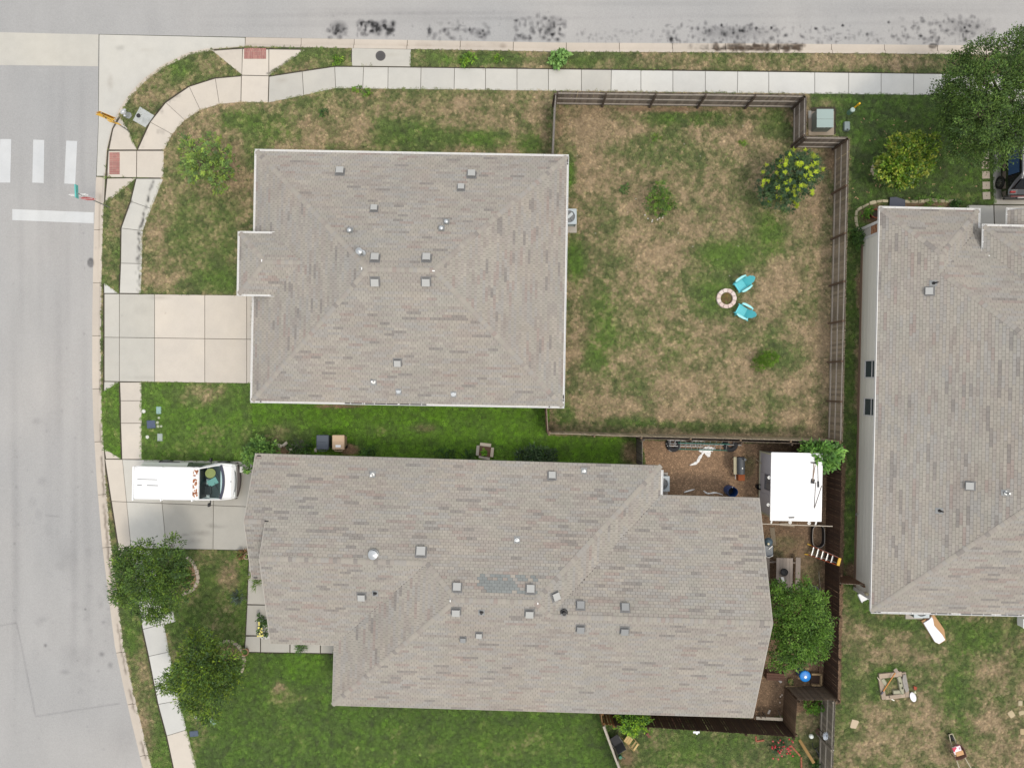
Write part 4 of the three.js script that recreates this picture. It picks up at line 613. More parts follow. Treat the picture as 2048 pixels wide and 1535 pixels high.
// blobs: [x, y, z, radius]; twigs spread over the blobs' shells, each carrying leaves of its own tint
function leaves(blobs, o) {
  const r = rng(o.seed), pos = [], col = [], idx = [], tot = blobs.reduce((s, b) => s + b[3] * b[3], 0), gauss = () => (r() + r() + r() - 1.5) / 0.9;
  const up = o.up ?? 0.5;
  for (let t = 0; t < o.twigs; t++) {
    let k = r() * tot, b = blobs[0]; for (b of blobs) { k -= b[3] * b[3]; if (k < 0) break; }
    const d = V3(gauss(), gauss() * 0.9 + 0.25, gauss()).normalize(), rad = b[3] * (0.45 + 0.6 * Math.sqrt(r())), c = V3(b[0], b[1], b[2]).addScaledVector(d, rad); if (c.y < (o.low ?? 0.2)) c.y = (o.low ?? 0.2) + r() * 0.3;
    const tip = r() < (o.tips ?? 0), base = tip ? o.tipColor : o.colors[r() * o.colors.length | 0], tint = 0.55 + 0.8 * r(), star = o.star && (tip || r() < 0.5), n = Math.round((tip ? o.per * 1.1 : o.per) * (0.7 + 0.6 * r()));
    const spread = o.spread ?? 0.2; if (tip) { c.copy(V3(b[0], b[1], b[2])).addScaledVector(d.setY(Math.abs(d.y) * 0.7 + 0.35).normalize(), b[3] * 1.08); c.y += 0.05; }
    for (let i = 0; i < n; i++) {
      const L = o.leaf[0] * (0.65 + 0.7 * r()), w = o.leaf[1] * (0.7 + 0.6 * r());
      let p, x;
      if (star) { const a = i / n * 6.283 + r() * 0.5; p = c.clone(); x = V3(Math.cos(a), 0.25 + 0.5 * r() * up, Math.sin(a)).normalize(); }
      else { p = c.clone().add(V3(gauss(), gauss() * 0.7, gauss()).multiplyScalar(spread)); x = V3(gauss(), gauss() * 0.6 + 0.1, gauss()).addScaledVector(d, 0.9).normalize(); }
      const nn = V3(gauss() * (1 - up), up + 0.35 * r(), gauss() * (1 - up)).addScaledVector(d, 0.25), z = x.clone().cross(nn).normalize(), y = z.clone().cross(x), q = pos.length / 3, f = 0.18 * w;
      const put = (a, s, h) => pos.push(p.x + x.x * a + z.x * s + y.x * h, p.y + x.y * a + z.y * s + y.y * h, p.z + x.z * a + z.z * s + y.z * h);
      put(0, 0, 0); put(L * 0.45, w / 2, f); put(L, 0, -0.1 * L); put(L * 0.45, -w / 2, f); put(L * 0.5, 0, 0);
      const j = tint * (0.82 + 0.36 * r()), yel = 1 + 0.16 * (r() - 0.5); const gn = tip ? 1.0 : 1.32 * (o.gain ?? 1); for (let m = 0; m < 5; m++) col.push(base[0] * j * yel * gn * 1.04, base[1] * j * gn, base[2] * j * gn);
      idx.push(q, q + 4, q + 1, q + 4, q + 2, q + 1, q, q + 3, q + 4, q + 4, q + 3, q + 2);
    }
  }
  return geoOf(pos, null, col, idx);
}
function plant(name, label, category, px, py, blobs, o, group) { // blobs in metres from the foot
  const g = thing(name, label, category, P(px, py, G), 0, group), r = rng(o.seed + 5), wood = [];
  if (o.trunk) {
    const [h, rad] = o.trunk, cone = (a, b, r0, r1) => { const d = b.clone().sub(a), L = d.length(); return new THREE.CylinderGeometry(r1, r0, L, 7, 2).translate(0, L / 2, 0).applyQuaternion(new THREE.Quaternion().setFromUnitVectors(V3(0, 1, 0), d.normalize())).translate(a.x, a.y, a.z); };
    const fork = V3((r() - 0.5) * 0.2, h, (r() - 0.5) * 0.2); wood.push(cone(V3(0, -0.1, 0), fork, rad * 1.25, rad * 0.8));
    for (const b of blobs) { const e = V3(b[0], b[1], b[2]), mid = fork.clone().lerp(e, 0.5).add(V3((r() - 0.5) * 0.3, 0.15, (r() - 0.5) * 0.3)); wood.push(cone(fork, mid, rad * 0.5, rad * 0.32), cone(mid, e, rad * 0.32, rad * 0.1)); for (let k = 0; k < 4; k++) wood.push(cone(mid.clone().lerp(e, r()), e.clone().add(V3(r() - 0.5, r() - 0.4, r() - 0.5).multiplyScalar(b[3] * 1.5)), rad * 0.16, rad * 0.05)); }
    add('trunk', wood, barkMat, g);
  }
  add(o.part ?? 'crown', leaves(blobs, o), leafMat(o.rough ?? 0.62), g);
  return g;
}
// turns crown outlines measured in the photo into blobs: [px, py, height of the blob, radius in pixels]
const crown = (px, py, list) => { const f = P(px, py, G); return list.map(([x, y, h, rad]) => { const p = P(x, y, h); return [p.x - f.x, h - G, p.z - f.z, rad * scaleAt(h)]; }); };
const lf = (a, b, c) => [a, b, c];
const oak = [lf(0.045, 0.088, 0.018), lf(0.055, 0.105, 0.02), lf(0.07, 0.125, 0.022), lf(0.04, 0.075, 0.022), lf(0.085, 0.15, 0.03)];
plant('oak_tree', 'large dark green tree overhanging the upper walk and the black car', 'tree', 1958, 232, crown(1958, 232, [[1968, 170, 6.2, 46], [2010, 150, 6, 44], [1925, 175, 5.4, 44], [2030, 205, 5.8, 44], [1960, 232, 6, 46], [1905, 205, 4.4, 38], [2005, 255, 5.2, 44], [1940, 285, 4.2, 40], [1990, 300, 3.6, 36], [2035, 270, 4.6, 40], [2020, 95, 5, 26], [2036, 72, 5, 14], [1965, 112, 4.8, 34], [1920, 130, 4.2, 26], [1885, 175, 3.8, 22], [2060, 130, 5.5, 44], [2080, 220, 5.2, 50], [1910, 255, 3.6, 34], [1935, 312, 2.6, 22]]), { seed: 1, twigs: 2600, per: 15, leaf: [0.12, 0.055], colors: oak, trunk: [1.9, 0.2], low: 1.3, spread: 0.2, up: 0.35 });
const elm = [lf(0.05, 0.1, 0.02), lf(0.06, 0.115, 0.022), lf(0.08, 0.145, 0.024), lf(0.045, 0.082, 0.03), lf(0.1, 0.17, 0.02)];
plant('street_tree', 'green tree with a stone edging beside the driveway of the white van', 'tree', 345, 1158, crown(345, 1158, [[300, 1160, 4, 42], [332, 1130, 4, 38], [268, 1140, 3.6, 34], [258, 1180, 3.2, 30], [300, 1205, 3.2, 34], [345, 1170, 3.6, 36], [285, 1100, 3.4, 20], [345, 1092, 3.4, 18], [250, 1118, 3, 22], [362, 1145, 2.8, 24], [330, 1215, 2.6, 22], [240, 1190, 2.8, 14], [310, 1230, 2.4, 14]]), { seed: 2, twigs: 1300, per: 12, leaf: [0.15, 0.055], colors: elm, trunk: [1.5, 0.11], low: 0.7, spread: 0.2, up: 0.3 });
plant('street_tree', 'green tree with a curved stone edging reaching over the lower walk', 'tree', 432, 1335, crown(432, 1335, [[400, 1340, 4, 44], [430, 1365, 3.6, 40], [440, 1320, 3.6, 36], [370, 1350, 3.4, 34], [400, 1300, 3.4, 34], [345, 1362, 3, 22], [392, 1270, 3, 16], [455, 1345, 3, 32], [410, 1400, 2.8, 30], [380, 1392, 2.8, 26], [470, 1330, 2.4, 16], [420, 1428, 2, 18], [330, 1368, 2.6, 14]]), { seed: 3, twigs: 1350, per: 12, leaf: [0.15, 0.055], colors: [...elm, lf(0.13, 0.2, 0.018)], trunk: [1.5, 0.11], low: 0.6, spread: 0.2, up: 0.3 });
plant('backyard_tree', 'full green tree against the end gable of the long house', 'tree', 1595, 1240, crown(1595, 1240, [[1603, 1218, 4, 40], [1626, 1245, 3.8, 32], [1600, 1270, 3.8, 40], [1565, 1200, 3.6, 30], [1585, 1295, 3.2, 36], [1622, 1288, 3.2, 32], [1638, 1265, 3.2, 22], [1560, 1250, 3, 28], [1555, 1180, 2.8, 20], [1606, 1180, 3, 22], [1560, 1315, 2.4, 24], [1628, 1208, 3.2, 24], [1662, 1239, 3.2, 8], [1645, 1196, 3.2, 9]]), { seed: 4, twigs: 1400, per: 13, leaf: [0.13, 0.06], colors: [lf(0.06, 0.13, 0.015), lf(0.08, 0.165, 0.018), lf(0.1, 0.19, 0.03), lf(0.045, 0.095, 0.018)], trunk: [1.5, 0.13], low: 0.7, spread: 0.19, up: 0.4 });
plant('young_tree', 'small open light green tree on the front lawn inside the curved walk', 'tree', 414, 328, crown(414, 328, [[400, 325, 2.4, 28], [430, 340, 2.1, 24], [380, 300, 2, 20], [420, 300, 2.2, 22], [445, 315, 1.7, 20], [380, 340, 1.7, 20], [422, 275, 1.8, 9], [372, 280, 1.7, 10], [440, 360, 1.3, 16], [385, 362, 1.3, 10], [460, 335, 1.2, 14], [438, 283, 1.6, 8], [460, 298, 1.3, 9], [440, 378, 0.9, 10], [460, 360, 0.9, 8]]), { seed: 5, twigs: 340, per: 8, leaf: [0.17, 0.06], star: 1, colors: [lf(0.13, 0.21, 0.045), lf(0.1, 0.17, 0.04), lf(0.17, 0.25, 0.04), lf(0.08, 0.14, 0.045)], trunk: [0.7, 0.05], low: 0.3, spread: 0.15, up: 0.5 });
plant('sumac_tree', 'round dark tree with bright yellow green leaf tips inside the backyard fence', 'tree', 1576, 362, crown(1576, 362, [[1580, 355, 2.6, 34], [1605, 335, 2.5, 30], [1560, 385, 2.2, 28], [1600, 375, 2.2, 26], [1545, 345, 1.9, 24], [1580, 325, 2.2, 22], [1530, 375, 1.6, 20], [1535, 398, 1.3, 16], [1625, 345, 1.8, 18], [1575, 405, 1.4, 18], [1626, 318, 2, 10]]), { seed: 6, twigs: 760, per: 9, leaf: [0.15, 0.05], star: 1, tips: 0.13, tipColor: lf(0.3, 0.4, 0.018), gain: 1.2, colors: [lf(0.03, 0.062, 0.024), lf(0.045, 0.082, 0.025), lf(0.024, 0.052, 0.024)], trunk: [0.8, 0.07], low: 0.35, spread: 0.14, up: 0.75, rough: 0.5 });
plant('citrus_bush', 'glossy round leaved bush ringed with stones on the green lawn', 'bush', 1806, 326, crown(1806, 326, [[1812, 318, 2, 32], [1840, 305, 1.9, 28], [1785, 335, 1.7, 28], [1860, 285, 1.7, 17], [1800, 350, 1.5, 24], [1765, 330, 1.3, 18], [1845, 330, 1.4, 20], [1870, 290, 1.4, 12], [1820, 355, 1.1, 16], [1795, 290, 1.6, 18], [1830, 278, 1.7, 14]]), { seed: 7, twigs: 820, per: 9, leaf: [0.15, 0.085], gain: 1.25, colors: [lf(0.06, 0.12, 0.012), lf(0.085, 0.155, 0.014), lf(0.13, 0.19, 0.02), lf(0.045, 0.09, 0.015), lf(0.17, 0.2, 0.03)], trunk: [0.5, 0.08], low: 0.2, spread: 0.15, up: 0.65, rough: 0.34 });
plant('shrub', 'upright fine leaved green shrub in the middle of the dry backyard', 'shrub', 1317, 402, crown(1317, 402, [[1318, 395, 1.1, 20], [1335, 402, 0.8, 16], [1302, 408, 0.8, 15], [1318, 378, 0.8, 13], [1322, 418, 0.6, 14], [1345, 412, 0.5, 8]]), { seed: 8, twigs: 230, per: 9, leaf: [0.16, 0.035], colors: [lf(0.08, 0.15, 0.025), lf(0.12, 0.21, 0.03), lf(0.06, 0.12, 0.03)], trunk: [0.2, 0.03], low: 0.08, spread: 0.08, up: 0.35 });
plant('shrub', 'low round bright green shrub near the bottom of the backyard', 'shrub', 1530, 722, crown(1530, 722, [[1530, 720, 0.5, 18], [1520, 728, 0.4, 13], [1545, 716, 0.4, 12], [1533, 708, 0.4, 9]]), { seed: 9, twigs: 170, per: 11, leaf: [0.1, 0.03], colors: [lf(0.08, 0.17, 0.012), lf(0.1, 0.2, 0.015), lf(0.06, 0.13, 0.012)], low: 0.05, spread: 0.09, up: 0.3 });
plant('fig_shrub', 'broad leaved green shrub spilling over the corner of the white shed', 'shrub', 1650, 912, crown(1650, 912, [[1645, 905, 2.1, 18], [1663, 906, 2, 15], [1630, 900, 1.9, 14], [1655, 922, 1.8, 14], [1668, 920, 1.6, 11], [1612, 896, 1.7, 8], [1646, 938, 1.4, 6], [1670, 899, 1.7, 9]]), { seed: 10, twigs: 210, per: 7, leaf: [0.24, 0.12], colors: [lf(0.06, 0.15, 0.025), lf(0.09, 0.2, 0.03), lf(0.13, 0.27, 0.05), lf(0.045, 0.11, 0.02)], trunk: [0.9, 0.05], low: 0.4, spread: 0.16, up: 0.75, rough: 0.5 });
plant('shrub', 'light green leafy shrub at the corner of the long house by the van', 'shrub', 520, 905, crown(520, 905, [[515, 898, 1, 20], [535, 895, 1, 17], [500, 910, 0.9, 16], [497, 932, 0.7, 12], [515, 882, 0.7, 10], [548, 905, 0.7, 10], [525, 915, 1.1, 16]]), { seed: 11, twigs: 230, per: 8, leaf: [0.14, 0.085], colors: [lf(0.1, 0.2, 0.04), lf(0.14, 0.26, 0.05), lf(0.06, 0.13, 0.03)], low: 0.1, spread: 0.12, up: 0.7 });
plant('rounded_bush', 'rounded yellow green bush under the lower eave of the long house', 'bush', 1262, 1445, crown(1262, 1445, [[1262, 1442, 1.5, 24], [1240, 1448, 1.1, 14], [1285, 1445, 1.2, 16], [1262, 1460, 1, 14], [1250, 1430, 1.2, 16], [1278, 1430, 1.3, 18]]), { seed: 12, twigs: 300, per: 10, leaf: [0.11, 0.06], colors: [lf(0.09, 0.2, 0.02), lf(0.14, 0.27, 0.02), lf(0.06, 0.14, 0.03), lf(0.18, 0.3, 0.02)], trunk: [0.4, 0.04], low: 0.1, spread: 0.12, up: 0.55 });
plant('hedge_bush', 'dark glossy bush beside the wall in the green side yard', 'bush', 1075, 908, crown(1075, 908, [[1045, 910, 0.7, 13], [1062, 906, 0.8, 15], [1085, 908, 0.8, 15], [1103, 912, 0.7, 12], [1072, 916, 0.9, 14]]), { seed: 13, twigs: 220, per: 8, leaf: [0.11, 0.07], colors: [lf(0.018, 0.04, 0.016), lf(0.028, 0.058, 0.02), lf(0.05, 0.09, 0.035)], low: 0.1, spread: 0.11, up: 0.7, rough: 0.4 });
const weed = [lf(0.1, 0.2, 0.02), lf(0.14, 0.25, 0.02), lf(0.07, 0.14, 0.02)];
plant('weed', 'big leaved pale green weed on the verge by the upper kerb', 'weed', 1118, 117, crown(1118, 117, [[1118, 115, 0.35, 11], [1108, 116, 0.3, 9], [1128, 111, 0.3, 8], [1112, 127, 0.25, 6]]), { seed: 14, twigs: 44, per: 6, leaf: [0.2, 0.15], colors: [lf(0.11, 0.22, 0.06), lf(0.14, 0.26, 0.07), lf(0.08, 0.16, 0.04)], low: 0.08, spread: 0.08, up: 0.85, part: 'leaves' });
const bed = (label, x, y, rx, ry, seed, h, colors, o = {}) => plant(o.name ?? 'garden_plant', label, o.cat ?? 'plant', x, y, crown(x, y, [[x, y, h, rx * 0.55], [x - rx * 0.5, y + ry * 0.2, h * 0.8, rx * 0.5], [x + rx * 0.5, y - ry * 0.2, h * 0.8, rx * 0.5], [x, y - ry * 0.5, h * 0.7, ry * 0.5], [x, y + ry * 0.5, h * 0.7, ry * 0.5]]), { seed, twigs: o.twigs ?? 40, per: 7, leaf: o.leaf ?? [0.12, 0.06], colors, low: 0.04, spread: 0.09, up: 0.6, part: 'leaves', ...o.more }, o.group);
const dk = [lf(0.03, 0.07, 0.018), lf(0.045, 0.1, 0.02), lf(0.06, 0.13, 0.025)];
bed('loose yellow green weed in the upper verge with a bigger leaf', 934, 119, 18, 9, 31, 0.25, weed, { name: 'weed', cat: 'weed', twigs: 34, leaf: [0.15, 0.07] }); bed('small yellow green weed in the upper verge near the dirty kerb joint', 997, 116, 8, 7, 32, 0.2, weed, { name: 'weed', cat: 'weed', twigs: 12 }); bed('small weed on the verge beside the manhole slab', 674, 120, 12, 9, 33, 0.2, weed, { name: 'weed', cat: 'weed', twigs: 18 }); bed('weed growing against the upper walk below the manhole slab', 713, 181, 9, 7, 34, 0.2, weed, { name: 'weed', cat: 'weed', twigs: 12 });
bed('flat weed on the lawn just below the upper walk', 735, 187, 9, 5, 35, 0.15, weed, { name: 'weed', cat: 'weed', twigs: 10 }); bed('small dark weed in the dry patch of the front side lawn', 646, 226, 10, 8, 36, 0.2, dk, { name: 'weed', cat: 'weed', twigs: 12 }); bed('small weed in the bare pink patch of the backyard', 1484, 286, 8, 7, 37, 0.2, weed, { name: 'weed', cat: 'weed', twigs: 12, leaf: [0.16, 0.03] }); bed('small leafy weed to the side of the backyard shrub', 1250, 376, 9, 11, 38, 0.25, [lf(0.06, 0.12, 0.035), lf(0.08, 0.15, 0.04)], { name: 'weed', cat: 'weed', twigs: 16 });
bed('spreading pale weed in the upper part of the backyard', 1310, 274, 10, 8, 39, 0.15, weed, { name: 'weed', cat: 'weed', twigs: 10, leaf: [0.16, 0.025] });
bed('leafy green plants beside the clay pot in the flower bed', 1738, 424, 13, 11, 41, 0.5, [lf(0.06, 0.14, 0.02), lf(0.09, 0.2, 0.02)]); bed('dark green bush against the cream wall beside the stone bed', 1715, 476, 11, 18, 42, 0.7, dk, { twigs: 70 }); bed('low trailing green plant along the bed by the white gutter', 1858, 407, 34, 6, 43, 0.4, [lf(0.06, 0.14, 0.02), lf(0.1, 0.2, 0.03)], { twigs: 60, leaf: [0.16, 0.03] }); bed('dark low plant at the end of the bed by the entry walk', 1912, 408, 12, 6, 44, 0.3, dk);
bed('dark green plants behind the trash bins', 600, 900, 26, 8, 45, 0.35, dk, { twigs: 60 }); bed('grey leaved plant beside the dark trash bin', 596, 888, 17, 12, 46, 0.35, [lf(0.11, 0.12, 0.09), lf(0.14, 0.15, 0.12), lf(0.05, 0.08, 0.03)], { twigs: 50, leaf: [0.13, 0.02] }); bed('low dark plants under the eave beyond the tan bin', 735, 905, 18, 6, 47, 0.3, dk); bed('low dark plants under the eave before the square planter', 890, 909, 22, 5, 48, 0.3, dk); bed('low dark plant touching the square planter', 938, 910, 14, 6, 49, 0.3, dk);
bed('reddish leafed plant in the bed by the driveway corner', 481, 1108, 13, 9, 50, 0.4, [lf(0.16, 0.1, 0.05), lf(0.08, 0.14, 0.03), lf(0.2, 0.12, 0.06)], { twigs: 36 }); bed('blue green agave clump on the lower front lawn', 478, 1194, 12, 9, 51, 0.35, [lf(0.09, 0.15, 0.11), lf(0.05, 0.06, 0.05), lf(0.07, 0.1, 0.07)], { twigs: 18, leaf: [0.28, 0.05] }); bed('grassy yellow green plant under the garage corner', 514, 1165, 9, 8, 52, 0.6, [lf(0.14, 0.24, 0.04), lf(0.1, 0.18, 0.03)], { twigs: 20, leaf: [0.3, 0.025] }); bed('pale green plant beside the garage wall', 502, 1145, 4, 9, 53, 0.5, [lf(0.2, 0.26, 0.08), lf(0.14, 0.2, 0.05)], { twigs: 10 });
const fl = bed('flowering plants with yellow blooms beside the front walk', 529, 1246, 8, 24, 54, 0.5, dk, { twigs: 60 }); { const r = rng(6), b = new THREE.SphereGeometry(0.055, 8, 6).scale(1, 0.6, 1), m = mat([0.8, 0.72, 0.2], 0.7); for (let i = 0; i < 12; i++) add('bloom', b, m, fl).position.set((r() - 0.5) * 0.25, 0.62 + r() * 0.1, (r() - 0.4) * 0.8); }
bed('tufted plant with narrow leaves at the edge of the entry walk', 602, 1296, 10, 8, 55, 0.4, [lf(0.07, 0.15, 0.03), lf(0.05, 0.1, 0.03)], { twigs: 20, leaf: [0.28, 0.03] }); bed('green vegetable plants in the corner of the small patch', 1628, 1412, 22, 7, 56, 0.5, [lf(0.05, 0.13, 0.012), lf(0.08, 0.18, 0.015)], { twigs: 70 }); bed('weedy green plant at the bottom of the small patch', 1630, 1530, 12, 8, 57, 0.4, dk);
const rose = bed('rose bush covered with red flowers below the dark brown fence', 1558, 1489, 20, 15, 58, 0.5, [lf(0.03, 0.07, 0.03), lf(0.05, 0.09, 0.035)], { name: 'rose_bush', cat: 'bush', twigs: 46 }); { const r = rng(8), b = new THREE.SphereGeometry(0.05, 8, 6), m = [mat([0.5, 0.03, 0.05], 0.7), mat([0.55, 0.1, 0.1], 0.7)]; for (let i = 0; i < 34; i++) add('bloom', b, m[i % 2], rose).position.set((r() - 0.5) * 1.2, 0.35 + r() * 0.35, (r() - 0.5) * 1.1); }
bed('straggly dry plant on the big lower lawn', 2004, 1380, 14, 14, 59, 0.3, [lf(0.3, 0.27, 0.16), lf(0.2, 0.2, 0.1)], { twigs: 14, leaf: [0.16, 0.012] });
// ---------- street furniture ----------
const face = (dx, dz) => Math.atan2(-dz, dx);            // turn that points a thing's own x along (dx, dz) on the ground
const yellow = mat([0.75, 0.42, 0.005], 0.45), red = mat([0.55, 0.03, 0.035], 0.45), signBack = mat([0.5, 0.51, 0.52], 0.4, { metalness: 0.6 }), galv = mat([0.36, 0.37, 0.38], 0.45, { metalness: 0.7 });
function print(w, h, draw) { const c = document.createElement('canvas'); c.width = w; c.height = h; const g = c.getContext('2d'); draw(g, w, h); const t = new THREE.CanvasTexture(c); t.colorSpace = THREE.SRGBColorSpace; return t; }
const plateGeo = (pts, d) => { const s = new THREE.Shape(pts.map((p) => new THREE.Vector2(...p))), g = new THREE.ExtrudeGeometry(s, { depth: d, bevelEnabled: false }).translate(0, 0, -d / 2); return g; };
const faceGeo = (pts, z, flip) => { const g = new THREE.ShapeGeometry(new THREE.Shape(pts.map((p) => new THREE.Vector2(...p)))), p = g.attributes.position, uv = g.attributes.uv, xs = pts.map((q) => q[0]), ys = pts.map((q) => q[1]), x0 = Math.min(...xs), x1 = Math.max(...xs), y0 = Math.min(...ys), y1 = Math.max(...ys); for (let i = 0; i < p.count; i++) uv.setXY(i, (p.getX(i) - x0) / (x1 - x0), (p.getY(i) - y0) / (y1 - y0)); return (flip ? g.rotateY(Math.PI) : g).translate(0, 0, z); };
{
  const walkMap = print(256, 256, (g) => { g.fillStyle = '#ffc400'; g.fillRect(0, 0, 256, 256); g.strokeStyle = g.fillStyle = '#111'; g.lineWidth = 15; g.lineCap = 'round'; g.beginPath(); g.arc(136, 66, 16, 0, 7); g.fill(); g.beginPath(); g.moveTo(132, 92); g.lineTo(124, 146); g.lineTo(150, 176); g.lineTo(156, 206); g.moveTo(124, 146); g.lineTo(104, 176); g.lineTo(90, 204); g.moveTo(132, 98); g.lineTo(158, 126); g.moveTo(130, 98); g.lineTo(100, 124); g.stroke(); });
  const arrowMap = print(256, 128, (g) => { g.fillStyle = '#ffc400'; g.fillRect(0, 0, 256, 128); g.strokeStyle = '#111'; g.lineWidth = 18; g.beginPath(); g.moveTo(190, 24); g.lineTo(80, 96); g.moveTo(76, 56); g.lineTo(76, 98); g.lineTo(124, 98); g.stroke(); });
  const o = thing('crossing_sign', 'yellow pedestrian crossing sign on a grey post at the corner ramp', 'road sign', P(259, 263, G), face(0.95, 0.26));
  add('post', [C(0.03, 0.03, 2.75, 10, 0, 1.37, 0)], galv, o);
  const dia = [[0, -0.56], [0.56, 0], [0, 0.56], [-0.56, 0]], pl = [[-0.33, -0.17], [0.33, -0.17], [0.33, 0.17], [-0.33, 0.17]];
  const a = add('sign_plate', plateGeo(dia, 0.006), yellow, o); a.position.set(-0.05, 2.25, 0.05); add('sign_face', faceGeo(dia, 0.005), mat([1, 1, 1], 0.5, { map: walkMap }), a); const a2 = add('sign_plate', plateGeo(dia, 0.006), yellow, o); a2.position.set(-0.05, 2.25, -0.05); add('sign_face', faceGeo(dia, -0.005, 1), mat([1, 1, 1], 0.5, { map: walkMap }), a2);
  const b = add('arrow_plate', plateGeo(pl, 0.006), yellow, o); b.position.set(-0.02, 1.5, 0.05); add('sign_face', faceGeo(pl, 0.005), mat([1, 1, 1], 0.5, { map: arrowMap }), b);
  const stopMap = print(256, 256, (g) => { g.fillStyle = '#c01820'; g.fillRect(0, 0, 256, 256); g.strokeStyle = '#fff'; g.lineWidth = 9; g.beginPath(); for (let i = 0; i <= 8; i++) { const t = (i + 0.5) * Math.PI / 4, r = 124; g[i ? 'lineTo' : 'moveTo'](128 + r * Math.cos(t), 128 + r * Math.sin(t)); } g.stroke(); g.fillStyle = '#fff'; g.font = 'bold 82px sans-serif'; g.textAlign = 'center'; g.textBaseline = 'middle'; g.fillText('STOP', 128, 132); });
  const s = thing('stop_sign', 'red stop sign with two street name blades on top, beside the stop line', 'stop sign', P(220, 415, G), face(1, -0.04)), oct = Array.from({ length: 8 }, (_, i) => [0.38 * Math.cos((i + 0.5) * Math.PI / 4), 0.38 * Math.sin((i + 0.5) * Math.PI / 4)]);
  add('post', [C(0.03, 0.03, 2.95, 10, 0, 1.48, 0)], galv, s); const p = add('sign_plate', plateGeo(oct, 0.006), mat([0.72, 0.72, 0.72], 0.4), s); p.position.set(0, 2.1, 0.04); add('sign_face', faceGeo(oct, 0.005), mat([1, 1, 1], 0.45, { map: stopMap }), p);
  add('name_blade', [RB(0.9, 0.2, 0.02, 0.008, -0.12, 2.72, 0), B(0.9, 0.02, 0.05, -0.12, 2.61, 0)], mat([0.8, 0.8, 0.8], 0.4), s); add('name_blade', [RB(0.07, 0.23, 0.68, 0.02, -0.05, 2.98, -0.1), B(0.03, 0.03, 0.7, -0.05, 2.85, -0.1)], mat(see(110, 215, 208), 0.4), s).userData.label = 'teal street name blade';
}
{
  const o = thing('fire_hydrant', 'silver fire hydrant on the corner grass beside a concrete valve pad', 'fire hydrant', P(257, 231, G)), sil = mat([0.62, 0.65, 0.68], 0.35, { metalness: 0.5 });
  add('barrel', LA([[0, 0], [0.17, 0], [0.17, 0.05], [0.115, 0.07], [0.11, 0.46], [0.14, 0.48], [0.14, 0.53], [0.125, 0.6], [0.07, 0.68], [0, 0.7]], 18), sil, o); add('operating_nut', C(0.035, 0.045, 0.07, 5, 0, 0.73, 0), sil, o); for (const [x, z] of [[0, 1], [0, -1], [-1, 0]]) add('outlet_cap', C(0.07, 0.07, 0.1, 12).rotateX(z ? Math.PI / 2 : 0).rotateZ(x ? Math.PI / 2 : 0).translate(x * 0.15, 0.4, z * 0.15), sil, o); add('base_ring', TO(0.17, 0.025, 20, 6).translate(0, 0.03, 0), mat([0.2, 0.2, 0.22], 0.6), o);
  const v = thing('valve_pad', 'square grey concrete valve pad with a black iron lid beside the hydrant', 'valve pad'); add('pad', prism(px2([[280, 213.5], [308.4, 231], [290.8, 255], [265.8, 240.8]], G), G - 0.05, G + 0.05, 0.012), conc(see(214, 219, 218)), v); const q = P(277.5, 231.8, G); add('lid', [C(0.115, 0.115, 0.03, 20, q.x, G + 0.055, q.z), TO(0.09, 0.008, 20, 5).translate(q.x, G + 0.07, q.z)], M.black, v);
  const h = thing('manhole_cover', 'round dark iron manhole cover in the concrete slab by the upper kerb', 'manhole cover', P(761, 111.5, TOP)); add('cover', [C(0.275, 0.275, 0.02, 28, 0, 0.006, 0)], mat([0.09, 0.085, 0.085], 0.7, { metalness: 0.3 }), h); const st = []; for (let i = -4; i <= 4; i++) for (let j = -4; j <= 4; j++) if (i * i + j * j < 17) st.push(B(0.03, 0.008, 0.03, i * 0.052, 0.02, j * 0.052)); add('tread', st, mat([0.06, 0.058, 0.058], 0.7), h);
}
{
  const t = thing('transformer', 'pale green electrical transformer box on a concrete pad outside the fence jog', 'transformer'), c = P(1650.5, 236.5, 0.9), g1 = mat(see(178, 200, 196), 0.45), g2 = mat([0.2, 0.235, 0.22], 0.5);
  add('pad', prism(px2([[1617, 223], [1668, 223], [1667.5, 271], [1616.5, 271]], G), G - 0.05, G + 0.06, 0.015), conc(see(190, 176, 158)), t); add('cabinet', RB(0.86, 0.74, 0.96, 0.015, c.x, 0.54, c.z), g2, t); add('lid', RB(0.92, 0.05, 0.54, 0.02, c.x, 0.9, c.z - 0.235), g1, t); add('lid', RB(0.92, 0.045, 0.46, 0.02, c.x, 0.895, c.z + 0.268), g1, t); add('latch', [B(0.04, 0.06, 0.02, c.x, 0.75, c.z + 0.49)], M.metal, t);
  add('pad_block', prism(px2([[1616, 222], [1622, 222], [1622, 237], [1616, 237]], G), G, G + 0.08, 0.01), conc(see(214, 210, 198)), t);
  const p = thing('cable_pedestal', 'green round cable pedestal with a yellow marker post on the green lawn', 'cable pedestal', P(1697.5, 226, G)); add('shell', [C(0.12, 0.13, 0.5, 20, 0, 0.25, 0)], mat(see(120, 160, 138, 1), 0.5), p); add('cap', LA([[0, 0.56], [0.1, 0.55], [0.13, 0.5], [0.13, 0.46]], 20), mat(see(210, 232, 225), 0.45), p); add('marker_post', [RB(0.09, 0.95, 0.05, 0.02, 0.1, 0.5, -0.12), C(0.055, 0.055, 0.24, 12, 0.1, 0.95, -0.12)], yellow, p);
  const u = thing('utility_box', 'small grey rounded utility box set in the green lawn', 'utility box', P(1691.5, 254, G)); add('box', RB(0.32, 0.26, 0.5, 0.06, 0, 0.1, 0), mat(see(150, 166, 166), 0.5), u); add('latch', RB(0.1, 0.05, 0.06, 0.015, 0, 0.22, 0.2), M.black, u);
}
